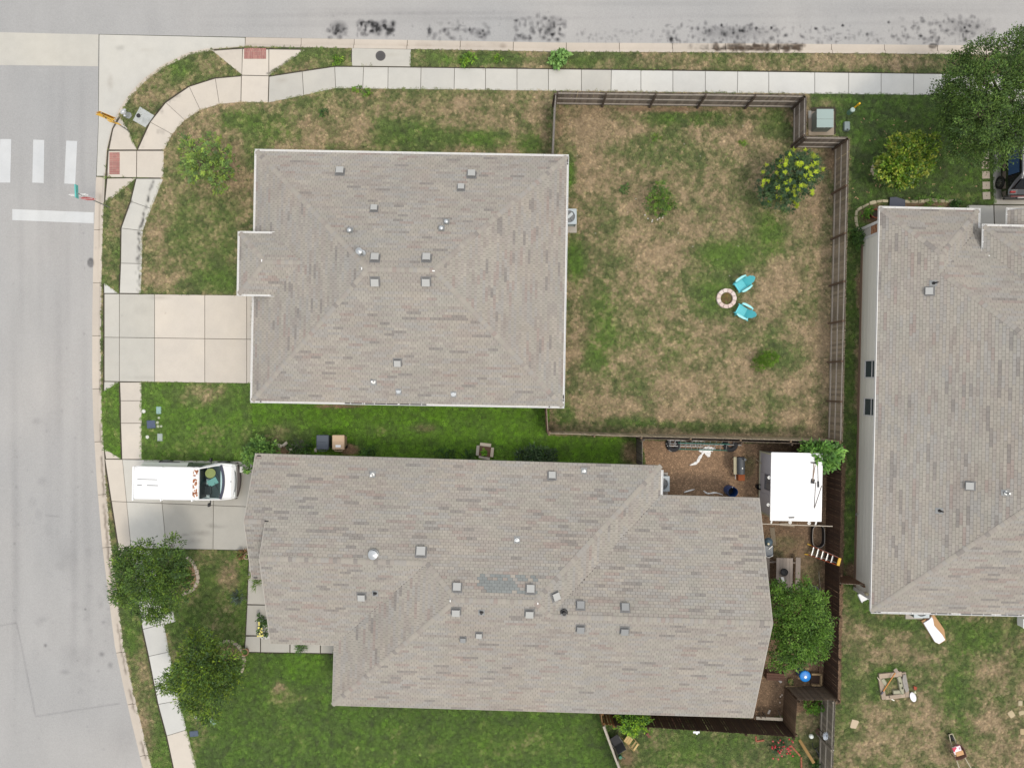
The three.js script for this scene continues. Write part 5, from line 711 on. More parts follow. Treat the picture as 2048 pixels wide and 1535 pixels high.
const disc = (name, label, cat, x, y, r, c, group) => { const o = thing(name, label, cat, P(x, y, G), 0, group); add('lid', LA([[0, 0.055], [r * 0.75, 0.055], [r * 0.8, 0.045], [r, 0.05], [r, -0.03]], 18), c, o); return o; };
const lidBox = (label, x, y, w, d, c, turn = 0) => { const o = thing('meter_box', label, 'meter box', P(x, y, G), turn); add('rim', RB(w, 0.08, d, 0.03, 0, 0.01, 0), tone3(c, 0.8), o); add('lid', RB(w - 0.06, 0.03, d - 0.06, 0.012, 0, 0.045, 0), mat(c, 0.5), o); add('slot', B(0.05, 0.008, 0.02, 0, 0.062, d * 0.28), M.black, o); return o; };
const tone3 = (c, k) => mat(tone(c, k), 0.6);
lidBox('pale teal oblong meter box lid nearest the upper driveway', 317.5, 820, 0.29, 0.43, see(158, 194, 186)); lidBox('pale grey oblong meter box lid nearest the white van', 320, 874, 0.31, 0.43, see(178, 192, 184)); lidBox('square dark blue meter box lid between the round caps and the walk', 302.5, 848, 0.5, 0.47, see(82, 96, 124), 0.07); lidBox('dark blue rounded meter lid on the lawn by the lower walk', 388, 1466, 0.5, 0.34, see(84, 100, 122), 0.1);
const dw = mat(see(245, 247, 238), 0.5), dg = mat(see(190, 200, 170), 0.6);
disc('drain_marker', 'white round cap touching the walk edge, above the dark blue lid', 'pipe cap', 287.5, 822, 0.11, dw); disc('drain_marker', 'white round cap below the dark blue lid', 'pipe cap', 294.8, 873.5, 0.1, dw); disc('valve_marker', 'pale round cap at the upper corner of the dark blue lid', 'pipe cap', 315, 844.5, 0.085, dg); disc('valve_marker', 'pale round cap at the lower corner of the dark blue lid', 'pipe cap', 316.5, 852, 0.085, dg); disc('valve_marker', 'small pale cap with a dark centre, farthest from the dark blue lid', 'pipe cap', 322.5, 852, 0.07, dg); disc('valve_marker', 'small pale cap just below the teal oblong lid', 'pipe cap', 318, 835, 0.07, dg);

// ---------- the white van ----------
{
  const o = thing('van', 'old white van with rust above its windscreen parked on the lower driveway', 'van', [-17.47, TOP, 5.24], -0.02), paint = mat([0.84, 0.85, 0.86], 0.28, { clearcoat: 0.6 }), dim = mat([0.02, 0.022, 0.026], 0.5);
  const ring = (x, yT, wt, wm) => { const b = Math.min(1.08, yT - 0.1), h = [[wm * 0.9, 0.34], [wm * 0.985, 0.5], [wm, b * 0.85], [wm * 0.995, b], [mix(wm, wt, 0.55), mix(b, yT, 0.5)], [wt + 0.05, yT - 0.1], [wt - 0.01, yT - 0.02], [wt * 0.6, yT + 0.015]]; return [...h.map(([z, y]) => [x, y, z]), ...h.slice().reverse().map(([z, y]) => [x, y, -z])]; };
  const bd = loft([ring(-2.5, 1.9, 0.74, 0.94), ring(-2.46, 2.02, 0.8, 0.98), ring(-2.36, 2.08, 0.83, 1.0), ring(0.86, 2.08, 0.83, 1.0), ring(0.97, 2.03, 0.82, 1.0), ring(1.0, 1.96, 0.82, 1.0), ring(1.005, 1.14, 0.9, 1.0), ring(1.7, 1.14, 0.9, 1.0), ring(1.9, 1.12, 0.86, 0.99), ring(2.3, 1.03, 0.82, 0.95), ring(2.42, 0.9, 0.78, 0.92), ring(2.46, 0.6, 0.78, 0.92)]); add('body', bd.toNonIndexed(), paint, o).geometry.computeVertexNormals();
  add('cab_interior', [B(0.03, 0.78, 1.6, 1.02, 1.55, 0), RB(0.5, 0.1, 0.5, 0.04, 1.12, 1.3, 0.42), RB(0.5, 0.1, 0.5, 0.04, 1.12, 1.3, -0.42)], dim, o); add('dashboard', RB(0.55, 0.08, 1.7, 0.03, 1.5, 1.17, 0), mat([0.06, 0.07, 0.075], 0.7), o);
  add('sun_visor', C(0.26, 0.26, 0.012, 24).rotateZ(-0.5).translate(1.34, 1.42, -0.5), mat(see(222, 208, 130), 0.8), o); add('paper', B(0.5, 0.006, 0.36).rotateY(0.5).rotateZ(-0.25).translate(1.42, 1.3, -0.02), mat(see(172, 222, 214), 0.8), o);
  const gp = [], gi = []; for (let i = 0; i <= 8; i++) { const t = i / 4 - 1, b = 1 - t * t; gp.push(1.0 + 0.03 * b, 1.99, t * 0.79, 1.72 + 0.16 * b, 1.17, t * 0.9); if (i < 8) gi.push(2 * i, 2 * i + 1, 2 * i + 2, 2 * i + 1, 2 * i + 3, 2 * i + 2); }
  add('windscreen', geoOf(gp, null, null, gi), mat([0.72, 0.85, 0.85], 0.02, { transmission: 1, thickness: 0, ior: 1.5 }), o);
  const cow = []; for (let i = 0; i < 10; i++) { const f = (k) => { const t = k / 5 - 1, b = 1 - t * t; return [1.78 + 0.17 * b, 1.165 - 0.01 * Math.abs(t), t * 0.9]; }; cow.push(bar(f(i), f(i + 1), 0.14, 0.03)); } add('cowl', cow, mat([0.035, 0.04, 0.07], 0.5), o);
  for (const s of [-1, 1]) { add('pillar', bar([0.99, 2.0, s * 0.82], [1.74, 1.18, s * 0.93], 0.06, 0.07), paint, o); add('wiper', bar([1.72, 1.21, s * 0.35 + 0.1], [1.56, 1.39, s * 0.35 - 0.35], 0.015, 0.015), M.black, o);
    const z = (y) => s * (mix(1.0, 0.87, (y - 1.1) / 0.9) + 0.022); add('side_window', geoOf([0.05, 1.16, z(1.16), 1.52, 1.17, z(1.16), 0.96, 1.9, z(1.9), 0.3, 1.9, z(1.9)], null, null, [0, 1, 2, 0, 2, 3]), M.glass, o);
    add('mirror', [RB(0.09, 0.26, 0.2, 0.03, 1.32 - (s > 0 ? 0.05 : 0), 1.32, s * 1.2), bar([1.3, 1.25, s * 0.98], [1.32, 1.28, s * 1.16], 0.04, 0.04)], M.black, o); for (const x of [-1.55, 1.62]) { const w = add('wheel', [C(0.34, 0.34, 0.22, 24).rotateX(Math.PI / 2).translate(x, 0.34, s * 0.9)], M.black, o); add('rim', C(0.2, 0.2, 0.02, 18).rotateX(Math.PI / 2).translate(x, 0.34, s * 1.015), galv, w); }
    add('door_handle', B(0.14, 0.03, 0.03, 0.15, 1.05, s * 1.01), M.black, o); add('headlight', RB(0.05, 0.16, 0.3, 0.02, 2.45, 0.8, s * 0.7), mat([0.7, 0.72, 0.72], 0.1), o); }
  add('side_door_track', [B(1.1, 0.03, 0.03, -1.0, 1.1, -1.012), B(0.06, 0.14, 0.05, -1.55, 1.05, -1.02)], M.black, o);
  const arc = (x0, bow, y, h, w) => { const l = []; for (let i = 0; i < 10; i++) { const f = (k) => { const t = k / 5 - 1; return [x0 - bow * t * t, y, t * w]; }; l.push(bar(f(i), f(i + 1), 0.12, h)); } return l; };
  add('bumper', arc(2.56, 0.2, 0.5, 0.22, 0.97), mat([0.09, 0.075, 0.07], 0.6), o); add('grille', arc(2.43, 0.12, 0.83, 0.2, 0.8), mat([0.42, 0.44, 0.45], 0.5), o); add('badge', RB(0.02, 0.05, 0.1, 0.008, 2.3, 1.06, -0.02), mat([0.03, 0.05, 0.12], 0.4), o); add('number_plate', B(0.2, 0.02, 0.32).rotateZ(-0.9).translate(2.66, 0.52, -0.62), mat([0.75, 0.75, 0.74], 0.5), o);
  for (let k = -3; k <= 3; k++) add('roof_rib', RB(2.9, 0.025, 0.09, 0.01, -0.78, 2.095, k * 0.21), paint, o); for (const [a, b, z] of [[-2.2, -1.15, -0.2], [-2.2, -1.95, 0.1], [-1.7, -1.1, 0.11]]) add('bare_strip', B(b - a, 0.012, 0.035, (a + b) / 2, 2.112, z), mat([0.1, 0.1, 0.1], 0.7), o);
  for (const x of [-2.38, -0.9, 0.72]) { const b = add('rack_bar', bar([x, 2.2, -0.86], [x, 2.2, 0.9], 0.05, 0.03), paint, o); for (const s of [-1, 1]) add('rack_foot', RB(0.09, 0.16, 0.05, 0.015, x, 2.1, s * 0.86), paint, b); }
  add('brake_light', RB(0.06, 0.06, 0.26, 0.015, -2.47, 2.03, 0), mat([0.2, 0.03, 0.03], 0.3), o);
  const rr = rng(15), rust = [mat([0.33, 0.13, 0.06], 0.95), mat([0.25, 0.1, 0.055], 0.95), mat([0.42, 0.22, 0.13], 0.95)]; for (let i = 0; i < 46; i++) { const z = i < 11 ? -0.74 + rr() * 0.3 : -0.3 + rr() * 0.95, x = 0.93 - Math.pow(rr(), 1.6) * 0.26, n = 7, pts = Array.from({ length: n }, (_, k) => { const a = k / n * 6.283, q = (0.03 + 0.06 * rr()); return [x + Math.cos(a) * q * 0.7, z + Math.sin(a) * q]; }); add('rust_patch', prism(pts, 2.09 - 0.42 * Math.max(0, x - 0.86) + i * 0.0004, 2.101 - 0.42 * Math.max(0, x - 0.86) + i * 0.0004), rust[i % 3], o); }
}
// ---------- the black car under the big tree ----------
{
  const o = thing('car', 'black car parked under the large tree on the side driveway', 'car', [27.75, TOP, -12.45], Math.PI / 2), k = mat([0.008, 0.008, 0.01], 0.15, { clearcoat: 1 });
  const ring = (x, yT, wt, wm) => { const b = Math.min(0.95, yT - 0.08), h = [[wm * 0.9, 0.22], [wm, 0.42], [wm, b * 0.85], [wm * 0.98, b], [mix(wm, wt, 0.6), mix(b, yT, 0.55)], [wt, yT - 0.05], [wt * 0.6, yT]]; return [...h.map(([z, y]) => [x, y, z]), ...h.slice().reverse().map(([z, y]) => [x, y, -z])]; };
  add('body', loft([ring(-2.28, 0.75, 0.7, 0.8), ring(-2.2, 0.95, 0.75, 0.88), ring(-1.95, 1.05, 0.74, 0.92), ring(-1.5, 1.5, 0.6, 0.93), ring(-1.2, 1.62, 0.6, 0.93), ring(0.3, 1.62, 0.6, 0.93), ring(1.0, 1.0, 0.78, 0.93), ring(2.0, 0.86, 0.74, 0.9), ring(2.28, 0.6, 0.6, 0.8)]).toNonIndexed(), k, o).geometry.computeVertexNormals();
  for (const s of [-1, 1]) { add('roof_rail', TU([[-1.5, 1.56, s * 0.58], [-1.2, 1.69, s * 0.6], [0.1, 1.69, s * 0.6], [0.4, 1.6, s * 0.58]], 0.022), mat([0.6, 0.6, 0.6], 0.3, { metalness: 0.8 }), o); add('tail_light', RB(0.1, 0.16, 0.3, 0.03, -2.08, 0.95, s * 0.68), mat([0.3, 0.02, 0.02], 0.2), o); add('side_window', geoOf([-1.2, 1.02, s * 0.945, 0.6, 1.02, s * 0.945, 0.15, 1.5, s * 0.69, -1.15, 1.5, s * 0.69], null, null, [0, 1, 2, 0, 2, 3]), mat([0.03, 0.06, 0.12], 0.06), o); for (const x of [-1.4, 1.4]) { const w = add('wheel', [C(0.34, 0.34, 0.22, 28).rotateX(Math.PI / 2).translate(x, 0.34, s * 0.86)], M.black, o), sp = []; for (let i = 0; i < 5; i++) sp.push(B(0.05, 0.4, 0.02).rotateZ(i * Math.PI / 5).translate(x, 0.34, s * 0.98)); add('rim', sp, mat([0.25, 0.25, 0.26], 0.3, { metalness: 0.8 }), w); } }
  add('rear_window', geoOf([-1.93, 1.08, -0.68, -1.93, 1.08, 0.68, -1.53, 1.5, 0.56, -1.53, 1.5, -0.56], null, null, [0, 1, 2, 0, 2, 3]), mat([0.02, 0.025, 0.03], 0.05), o); add('number_plate', RB(0.03, 0.13, 0.32, 0.005, -2.3, 0.62, 0), mat([0.75, 0.75, 0.75], 0.4), o); add('bumper', RB(0.14, 0.2, 1.6, 0.05, -2.28, 0.42, 0), mat([0.015, 0.015, 0.017], 0.4), o); add('trim_strip', B(0.02, 0.03, 1.3, -2.27, 0.78, 0), mat([0.45, 0.12, 0.12], 0.3), o);
}
// ---------- trash bins ----------
function bin(label, x, y, c, dark) {
  const q = P(x, y, 1.05), o = thing('trash_bin', label, 'trash bin', [q.x, G, q.z]), m = mat(c, 0.55);
  add('body', loft([0, 0.3, 0.9].map((h) => { const w = 0.25 + 0.055 * h / 0.9, d = 0.3 + 0.06 * h / 0.9, r = 0.07; return [[-w + r, -d], [w - r, -d], [w, -d + r], [w, d - r], [w - r, d], [-w + r, d], [-w, d - r], [-w, -d + r]].map(([a, b]) => [a, h + 0.04, b]); })).toNonIndexed(), mat(tone(c, 0.75), 0.6), o).geometry.computeVertexNormals();
  const lid = add('lid', [RB(0.67, 0.09, 0.8, 0.06, 0, 0.985, 0)], m, o); add('lid_crease', [RB(0.6, 0.02, 0.34, 0.01, 0, 1.032, -0.2), RB(0.6, 0.022, 0.36, 0.01, 0, 1.03, 0.18)], mat(tone(c, 1.04), 0.55), lid);
  add('handle', [TU([[-0.2, 0.96, 0.36], [-0.19, 0.97, 0.47], [0.19, 0.97, 0.47], [0.2, 0.96, 0.36]], 0.018)], mat(tone(c, 0.8), 0.6), o); for (const s of [-1, 1]) add('wheel', C(0.1, 0.1, 0.05, 16).rotateZ(Math.PI / 2).translate(s * 0.25, 0.1, 0.3), M.black, o); return o;
}
bin('dark grey wheeled trash bin beside the tan one', 645.5, 884, see(88, 98, 112)); { const t = bin('tan wheeled trash bin with a white label on its lid', 677, 884, see(226, 196, 164)); add('label', B(0.28, 0.006, 0.13, 0, 1.046, 0.2), mat([0.8, 0.82, 0.85], 0.5), t); }
// ---------- heat pumps ----------
function heatPump(label, x, z, turn, plate) {
  const o = thing('heat_pump', label, 'air conditioner', [x, G, z], turn), skin = mat(see(214, 226, 232), 0.45), r = [];
  add('pad', RB(0.95, 0.1, 1.25, 0.02, 0.02, 0.03, 0.1), conc(see(214, 206, 194)), o); add('core', B(0.7, 0.68, 0.7, 0, 0.42, 0), mat([0.2, 0.2, 0.2], 0.5, { metalness: 0.5 }), o);
  for (let k = 0; k < 14; k++) for (const s of [-1, 1]) { r.push(B(0.72, 0.016, 0.02, 0, 0.12 + k * 0.048, s * 0.37), B(0.02, 0.016, 0.72, s * 0.37, 0.12 + k * 0.048, 0)); } for (const s of [-1, 1]) for (const t of [-1, 1]) r.push(RB(0.06, 0.7, 0.06, 0.01, s * 0.37, 0.43, t * 0.37)); add('louvre_guard', r, mat(tone(see(190, 204, 206), 0.7), 0.5), o);
  const sh = new THREE.Shape([[-0.41, -0.41], [0.41, -0.41], [0.41, 0.41], [-0.41, 0.41]].map((p) => new THREE.Vector2(...p))), hole = new THREE.Path(); hole.absarc(0, 0, 0.335, 0, 6.2832, true); sh.holes.push(hole); add('top_panel', new THREE.ExtrudeGeometry(sh, { depth: 0.05, bevelEnabled: true, bevelSize: 0.01, bevelThickness: 0.01, bevelSegments: 1, curveSegments: 24 }).rotateX(-Math.PI / 2).translate(0, 0.78, 0), skin, o);
  const bl = []; for (let k = 0; k < 4; k++) bl.push(B(0.3, 0.01, 0.16).rotateX(0.35).translate(0.17, 0, 0).rotateY(k * Math.PI / 2 + 0.4).translate(0, 0.74, 0)); add('fan', bl, mat([0.06, 0.075, 0.09], 0.5), o); const gd = []; for (let k = 0; k < 8; k++) gd.push(bar([0, 0.845, 0], [0.34 * Math.cos(k * Math.PI / 4), 0.845, 0.34 * Math.sin(k * Math.PI / 4)], 0.01, 0.01)); for (let k = 1; k < 9; k++) gd.push(TO(k * 0.04, 0.003, 28, 4).translate(0, 0.846, 0)); add('fan_guard', gd, mat([0.3, 0.33, 0.35], 0.4), o); add('hub', C(0.09, 0.09, 0.02, 16, 0, 0.848, 0), mat([0.12, 0.13, 0.15], 0.5), o);
  if (plate) add('name_plate', RB(0.36, 0.02, 0.16, 0.01).rotateY(0.75).translate(0.06, 0.865, -0.05), mat(see(226, 234, 236), 0.4), o); return o;
}
heatPump('grey heat pump with a label plate on its fan, behind the corner house', 3.09, -9.09, 0, 1); heatPump('grey heat pump in the gravel yard corner of the long house', 8.14, 5.42, 0); heatPump('grey heat pump half hidden under the lower gutter of the siding house', 22.25, 12.28, 0);
// ---------- fire pit and chairs ----------
{
  const o = thing('fire_pit', 'round fire pit of pale pink stone blocks between the two turquoise chairs', 'fire pit', P(1452, 597, G)), r = rng(3), ms = [[246, 224, 214], [250, 234, 226], [240, 218, 208]].map((c) => mat(see(...c), 0.92));
  for (let c = 0; c < 2; c++) for (let k = 0; k < 11; k++) { const a = (k + c * 0.5) / 11 * 6.283, w = 6.283 / 11 - 0.045, pts = [[0.34, a], [0.34, a + w / 2], [0.34, a + w], [0.54, a + w], [0.555, a + w / 2], [0.54, a]].map(([q, t]) => [q * Math.cos(t), q * Math.sin(t)]); add('stone_block', prism(pts, c * 0.105 - 0.02, c * 0.105 + 0.08 + r() * 0.008, 0.012), ms[r() * 3 | 0], o); }
  add('ash_bed', C(0.36, 0.36, 0.06, 24, 0, 0.01, 0), mat(see(132, 100, 58), 1), o); const ch = []; for (let i = 0; i < 40; i++) ch.push(new THREE.IcosahedronGeometry(0.02 + 0.03 * r(), 0).translate((r() - 0.5) * 0.46, 0.04, (r() - 0.5) * 0.46)); add('charcoal', ch, mat([0.12, 0.075, 0.035], 1), o).userData.kind = 'stuff';
}
function adirondack(label, x, y, dx, dz) {
  const o = thing('lawn_chair', label, 'chair', P(x, y, 0.34).setY(G), face(dx, dz), 'turquoise plastic chairs at the fire pit'), m = mat([0.1, 0.52, 0.58], 0.42), m2 = mat([0.27, 0.62, 0.64], 0.42);
  const seat = (t) => [0.36 - t * 0.5, 0.36 - t * 0.11]; for (let k = 0; k < 7; k++) { const [a, h] = seat(k / 6); add('seat_slat', RB(0.07, 0.022, 0.5, 0.008, a, h, 0), m, o); }
  for (let k = -3; k <= 3; k++) { const L = 0.78 - 0.018 * k * k, w = 0.072; add('back_slat', RB(L, 0.02, w, 0.008).translate(-L / 2, 0, 0).rotateY(-k * 0.04).rotateZ(-1.02).translate(-0.13, 0.26, k * 0.076), m, o); }
  for (const s of [-1, 1]) { add('armrest', prism([[0.34, s * 0.28], [0.36, s * 0.36], [0.2, s * 0.42], [-0.1, s * 0.42], [-0.32, s * 0.36], [-0.32, s * 0.3]], 0.56, 0.585, 0.008), m2, o); add('front_leg', [RB(0.08, 0.56, 0.05, 0.01, 0.3, 0.28, s * 0.31)], m, o); add('rear_leg', bar([0.46, 0.3, s * 0.265], [-0.48, 0.03, s * 0.265], 0.04, 0.1), m, o); add('arm_brace', bar([-0.3, 0.56, s * 0.32], [-0.34, 0.1, s * 0.29], 0.05, 0.04), m, o); }
  add('front_rail', RB(0.03, 0.13, 0.56, 0.01, 0.4, 0.3, 0), m, o); add('back_rail', [RB(0.05, 0.05, 0.62, 0.01, -0.3, 0.5, 0)], m, o); return o;
}
adirondack('turquoise plastic lawn chair on the upper side of the fire pit', 1485, 568, -0.83, 0.55); adirondack('turquoise plastic lawn chair on the lower side of the fire pit', 1487, 624, -0.88, -0.47);
// ---------- stones set round beds ----------
function edging(label, pts, size, c, h = 0.12) {
  const o = thing('stone_edging', label, 'stone edging', P(...pts[0], G)), r = rng(Math.round(pts[0][0])), w = pts.map((p) => P(...p, G).sub(o.position)), ms = [0.88, 1, 1.1].map((k) => mat(tone(see(...c), k), 0.95));
  for (let k = 0; k < w.length - 1; k++) { const d = w[k + 1].clone().sub(w[k]), L = d.length(), n = Math.max(1, Math.round(L / size)); for (let i = 0; i < n; i++) { const s = L / n, m = add('stone', rock(s * 0.97, h * (0.85 + 0.4 * r()), 0.15 + 0.07 * r(), r), ms[r() * 3 | 0], o); m.position.copy(w[k]).lerp(w[k + 1], (i + 0.5) / n); m.position.y = h * 0.35; m.rotation.y = Math.atan2(-d.z, d.x) + (r() - 0.5) * 0.2; } }
  return o;
}
function rock(w, h, d, r) { const g = new THREE.SphereGeometry(0.5, 8, 6), p = g.attributes.position, s = [r() * 9, r() * 9]; for (let i = 0; i < p.count; i++) { const v = V3().fromBufferAttribute(p, i), m = Math.max(Math.abs(v.x), Math.abs(v.y), Math.abs(v.z)), k = mix(1, 0.5 / m, 0.62) * (0.9 + 0.2 * vn(v.x * 4 + s[0], v.z * 4 + v.y * 3 + s[1])); p.setXYZ(i, v.x * k * w, v.y * k * h, v.z * k * d); } g.computeVertexNormals(); return g; }
edging('curved pale stone edging beside the tree by the van driveway', [[372, 1113], [384, 1120], [393, 1138], [397, 1158], [390, 1174], [378, 1184], [364, 1188]], 0.34, [206, 192, 176]); edging('ring of mottled stones beside the tree by the lower walk', [[428, 1302], [434, 1291], [446, 1283], [461, 1281], [476, 1289], [486, 1304], [490, 1322], [484, 1344]], 0.32, [196, 186, 164]);
edging('pale stone edging round the bed with the clay pot', [[1717, 462], [1712, 446], [1711, 432], [1714, 420], [1724, 415], [1738, 408], [1752, 403], [1776, 402]], 0.3, [226, 214, 180]); edging('pale stone edging along the bed under the white gutter', [[1806, 403], [1836, 404], [1862, 400], [1890, 403], [1908, 402], [1922, 408]], 0.4, [222, 208, 176]); edging('pale stone edging at the side of the citrus bush', [[1749, 324], [1745, 336], [1744, 346], [1752, 352], [1763, 358]], 0.3, [220, 206, 180]); edging('short curve of pale edging stones by the leafy corner shrub', [[547, 884], [556, 890], [565, 892], [575, 884]], 0.3, [236, 224, 206]);
const boulder = (label, x, y, w, h, d, c, turn = 0, group) => { const o = thing('rock', label, 'rock', P(x, y, G), turn, group), r = rng(Math.round(x + y * 3)); add('stone', rock(w, h, d, r), mat(see(...c), 0.95), o).position.y = h * 0.3; return o; };
boulder('pale stone on the mulch beside the grey leaved plant', 582, 900, 0.2, 0.2, 0.22, [238, 228, 206]); boulder('pale stone behind the dark trash bin', 632, 899.5, 0.16, 0.18, 0.24, [220, 214, 200]); boulder('flat tan rock at the right edge of the lower lawn, topmost of its group', 2040, 1405, 0.24, 0.1, 0.3, [206, 192, 160]); boulder('flat tan rock on the lower lawn, the one farthest in from the edge', 2022, 1427, 0.34, 0.1, 0.4, [214, 196, 160], 0.6); boulder('flat tan rock beside another one near the edge of the lower lawn', 2043, 1424, 0.34, 0.1, 0.26, [206, 190, 154], 0.3); boulder('tan rock at the edge of the lower lawn, lowest of its group', 2045, 1462, 0.3, 0.1, 0.36, [204, 182, 142]);
for (const [x, y] of [[1290, 430], [1305, 440], [1315, 439], [1319, 436], [1327, 431], [1325, 435], [1304, 443], [1296, 437]]) boulder('small white stone below the fine leaved shrub in the backyard', x, y, 0.07, 0.07, 0.07, [250, 246, 240], 0, 'white stones below the backyard shrub');
[[1970.5, 330], [1971.5, 350], [1972, 371], [1972.5, 391.5], [1969.5, 311]].forEach(([x, y], i) => { const o = thing('stepping_stone', ['second square stepping stone from the tree shade', 'third square stepping stone from the tree shade, middle of the row', 'fourth square stepping stone, next to last before the entry walk', 'last square stepping stone, nearest the entry walk', 'square stepping stone half hidden by the tree leaves'][i], 'stepping stone', P(x, y, G), 0.02 * (i - 1), 'row of stepping stones beside the driveway'); add('paver', RB(0.42, 0.06, 0.41, 0.012, 0, 0.03, 0), mat(see(206 - 3 * i, 188, 172), 0.9), o); add('centre_hole', C(0.022, 0.022, 0.012, 10, 0, 0.058, 0), M.black, o); });
{
  const o = thing('square_planter', 'small square planter of pale stone blocks in the green side yard', 'planter', P(970, 901.5, G), -0.1), st = mat(see(240, 226, 204), 0.9), s2 = mat(see(216, 206, 192), 0.9);
  for (const [w, d, x, z, m, t] of [[0.62, 0.18, 0, -0.36, st, -0.02], [0.17, 0.56, -0.4, 0, s2, 0.02], [0.17, 0.52, 0.4, 0.02, st, 0], [0.62, 0.13, 0, 0.36, s2, -0.08]]) add('stone_block', RB(w, 0.2, d, 0.02).rotateY(t).translate(x, 0.1, z), m, o); add('soil', B(0.64, 0.1, 0.56, 0, 0.08, 0), mat([0.16, 0.09, 0.06], 1), o);
  add('seedling', leaves([[0, 0.3, 0.06, 0.12]], { seed: 71, twigs: 16, per: 6, leaf: [0.12, 0.06], colors: [lf(0.12, 0.26, 0.02), lf(0.09, 0.2, 0.02)], low: 0.2, spread: 0.06, up: 0.7 }), leafMat(0.62), o);
}
const terra = mat(see(176, 96, 66), 0.8);
const pot = (label, x, y, r, h, m = terra, soil = mat([0.06, 0.045, 0.035], 1)) => { const o = thing('plant_pot', label, 'plant pot', P(x, y, G)); add('pot', LA([[0, 0], [r * 0.68, 0], [r * 0.92, h * 0.85], [r * 1.06, h * 0.86], [r * 1.06, h], [r * 0.84, h], [r * 0.82, h * 0.7], [0, h * 0.7]], 22), m, o); add('soil', C(r * 0.8, r * 0.8, 0.03, 18, 0, h * 0.7, 0), soil, o); return o; };
pot('large round clay pot in the stone edged bed by the siding house', 1745, 430, 0.25, 0.42); pot('clay pot on the corner of the entry walk beside the stone ring', 493, 1300, 0.2, 0.32, mat(see(190, 150, 116), 0.85), mat([0.05, 0.1, 0.02], 1)); pot('pale ring shaped pot at the driveway corner of the garage', 496, 1110, 0.16, 0.3, mat(see(226, 206, 176), 0.8));
{ const o = thing('slate_board', 'blue grey board lying over the stone edging by the white gutter', 'board', P(1793, 408, G)); add('board', prism([[-0.42, -0.34], [-0.1, -0.37], [0.42, -0.2], [0.42, 0.3], [-0.46, 0.3]], 0.12, 0.15, 0.006), mat(see(92, 98, 116), 0.6), o); }

// ---------- the gravel yard ----------
function ladder(name, label, L, W, rungs, rail, rung, at, turn, tilt) {
  const o = thing(name, label, 'ladder', at); o.rotation.set(0, turn, 0); const g = new THREE.Group(); for (const s of [-1, 1]) { const m = add('rail', RB(L, 0.075, 0.03, 0.006, 0, 0, s * W / 2), rail, o); m.rotation.x = tilt; } for (let i = 0; i < rungs; i++) { const m = add('rung', C(0.017, 0.017, W, 8).rotateX(Math.PI / 2).translate(-L / 2 + 0.15 + i * (L - 0.3) / (rungs - 1), 0, 0), rung, o); m.rotation.x = tilt; } return o;
}
const alu = mat([0.55, 0.56, 0.56], 0.38, { metalness: 0.7 }), teal = mat(see(70, 150, 132), 0.5);
{
  for (const [x, lab] of [[1346, 'old black tyre lying under the end of the ladders by the heat pump'], [1460, 'old black tyre lying under the end of the ladders by the smoker']]) { const o = thing('tyre', lab, 'tyre', P(x, 888, G)); add('tread', TO(0.29, 0.13, 30, 12).scale(1, 0.85, 1).translate(0, 0.11, 0), mat([0.022, 0.023, 0.026], 0.85), o); add('mulch', C(0.18, 0.18, 0.03, 16, 0, 0.03, 0), mat([0.2, 0.13, 0.09], 1), o); }
  ladder('aluminium_ladder', 'long aluminium ladder lying along the fence, behind the green one', 4.2, 0.4, 13, alu, alu, P(1409, 884, 0.42), -0.02, 0.9); ladder('fibreglass_ladder', 'green fibreglass ladder lying on the two tyres', 2.85, 0.42, 9, teal, alu, P(1407, 892.5, 0.36), -0.025, 0.5); ladder('aluminium_ladder', 'shorter aluminium ladder end sticking out beside the first tyre', 2.0, 0.34, 7, alu, alu, P(1371, 886, 0.34), -0.02, 0.3);
}
function scrap(name, label, cat, pts, width, c, h = 0.03) { // a crumpled strip along pixel points
  const o = thing(name, label, cat, P(...pts[0], G)), r = rng(Math.round(pts[0][0] * 3)), w = pts.map((p) => P(...p, G).sub(o.position)), cv = new THREE.CatmullRomCurve3(w), n = pts.length * 5, pos = [], idx = [];
  for (let i = 0; i <= n; i++) { const t = i / n, p = cv.getPoint(t), d = cv.getTangent(t), q = width * (0.35 + 0.65 * Math.sin(Math.PI * clamp(0.08 + t * 0.88))) * (0.7 + 0.6 * r()); for (let k = -2; k <= 2; k++) pos.push(p.x - d.z * k * q / 4, h * (0.4 + r()) * (2.6 - Math.abs(k)) / 2 + 0.005, p.z + d.x * k * q / 4); if (i) for (let k = 0; k < 4; k++) { const a = (i - 1) * 5 + k; idx.push(a, a + 1, a + 5, a + 1, a + 6, a + 5); } }
  add(name === 'plastic_sheet' ? 'film' : 'strip', geoOf(pos, null, null, idx), mat(c, 0.7, { side: THREE.DoubleSide }), o); return o;
}
const wp = [0.82, 0.82, 0.81];
scrap('plastic_sheet', 'crumpled white plastic sheet below the green ladder', 'plastic sheet', [[1398, 899], [1408, 901], [1420, 898], [1430, 897]], 0.34, wp, 0.08); scrap('plastic_sheet', 'white plastic bag lying on the gravel below the ladder', 'plastic sheet', [[1417, 898], [1416, 905], [1418, 913]], 0.28, wp, 0.06); scrap('plastic_strip', 'long white plastic strip running out over the gravel from the ladder', 'plastic strip', [[1410, 900], [1400, 914], [1394, 924], [1380, 930]], 0.16, wp, 0.05); scrap('plastic_strip', 'white plastic strip on the gravel nearest the heat pump', 'plastic strip', [[1368, 984], [1378, 981], [1389, 978]], 0.09, wp); scrap('plastic_strip', 'long bent white plastic strip ending at the blue barrel', 'plastic strip', [[1407, 981], [1415, 986], [1432, 985], [1446, 989]], 0.09, wp); scrap('plastic_strip', 'short white plastic strip on the first tyre', 'plastic strip', [[1336, 898], [1341, 902]], 0.09, wp, 0.3);
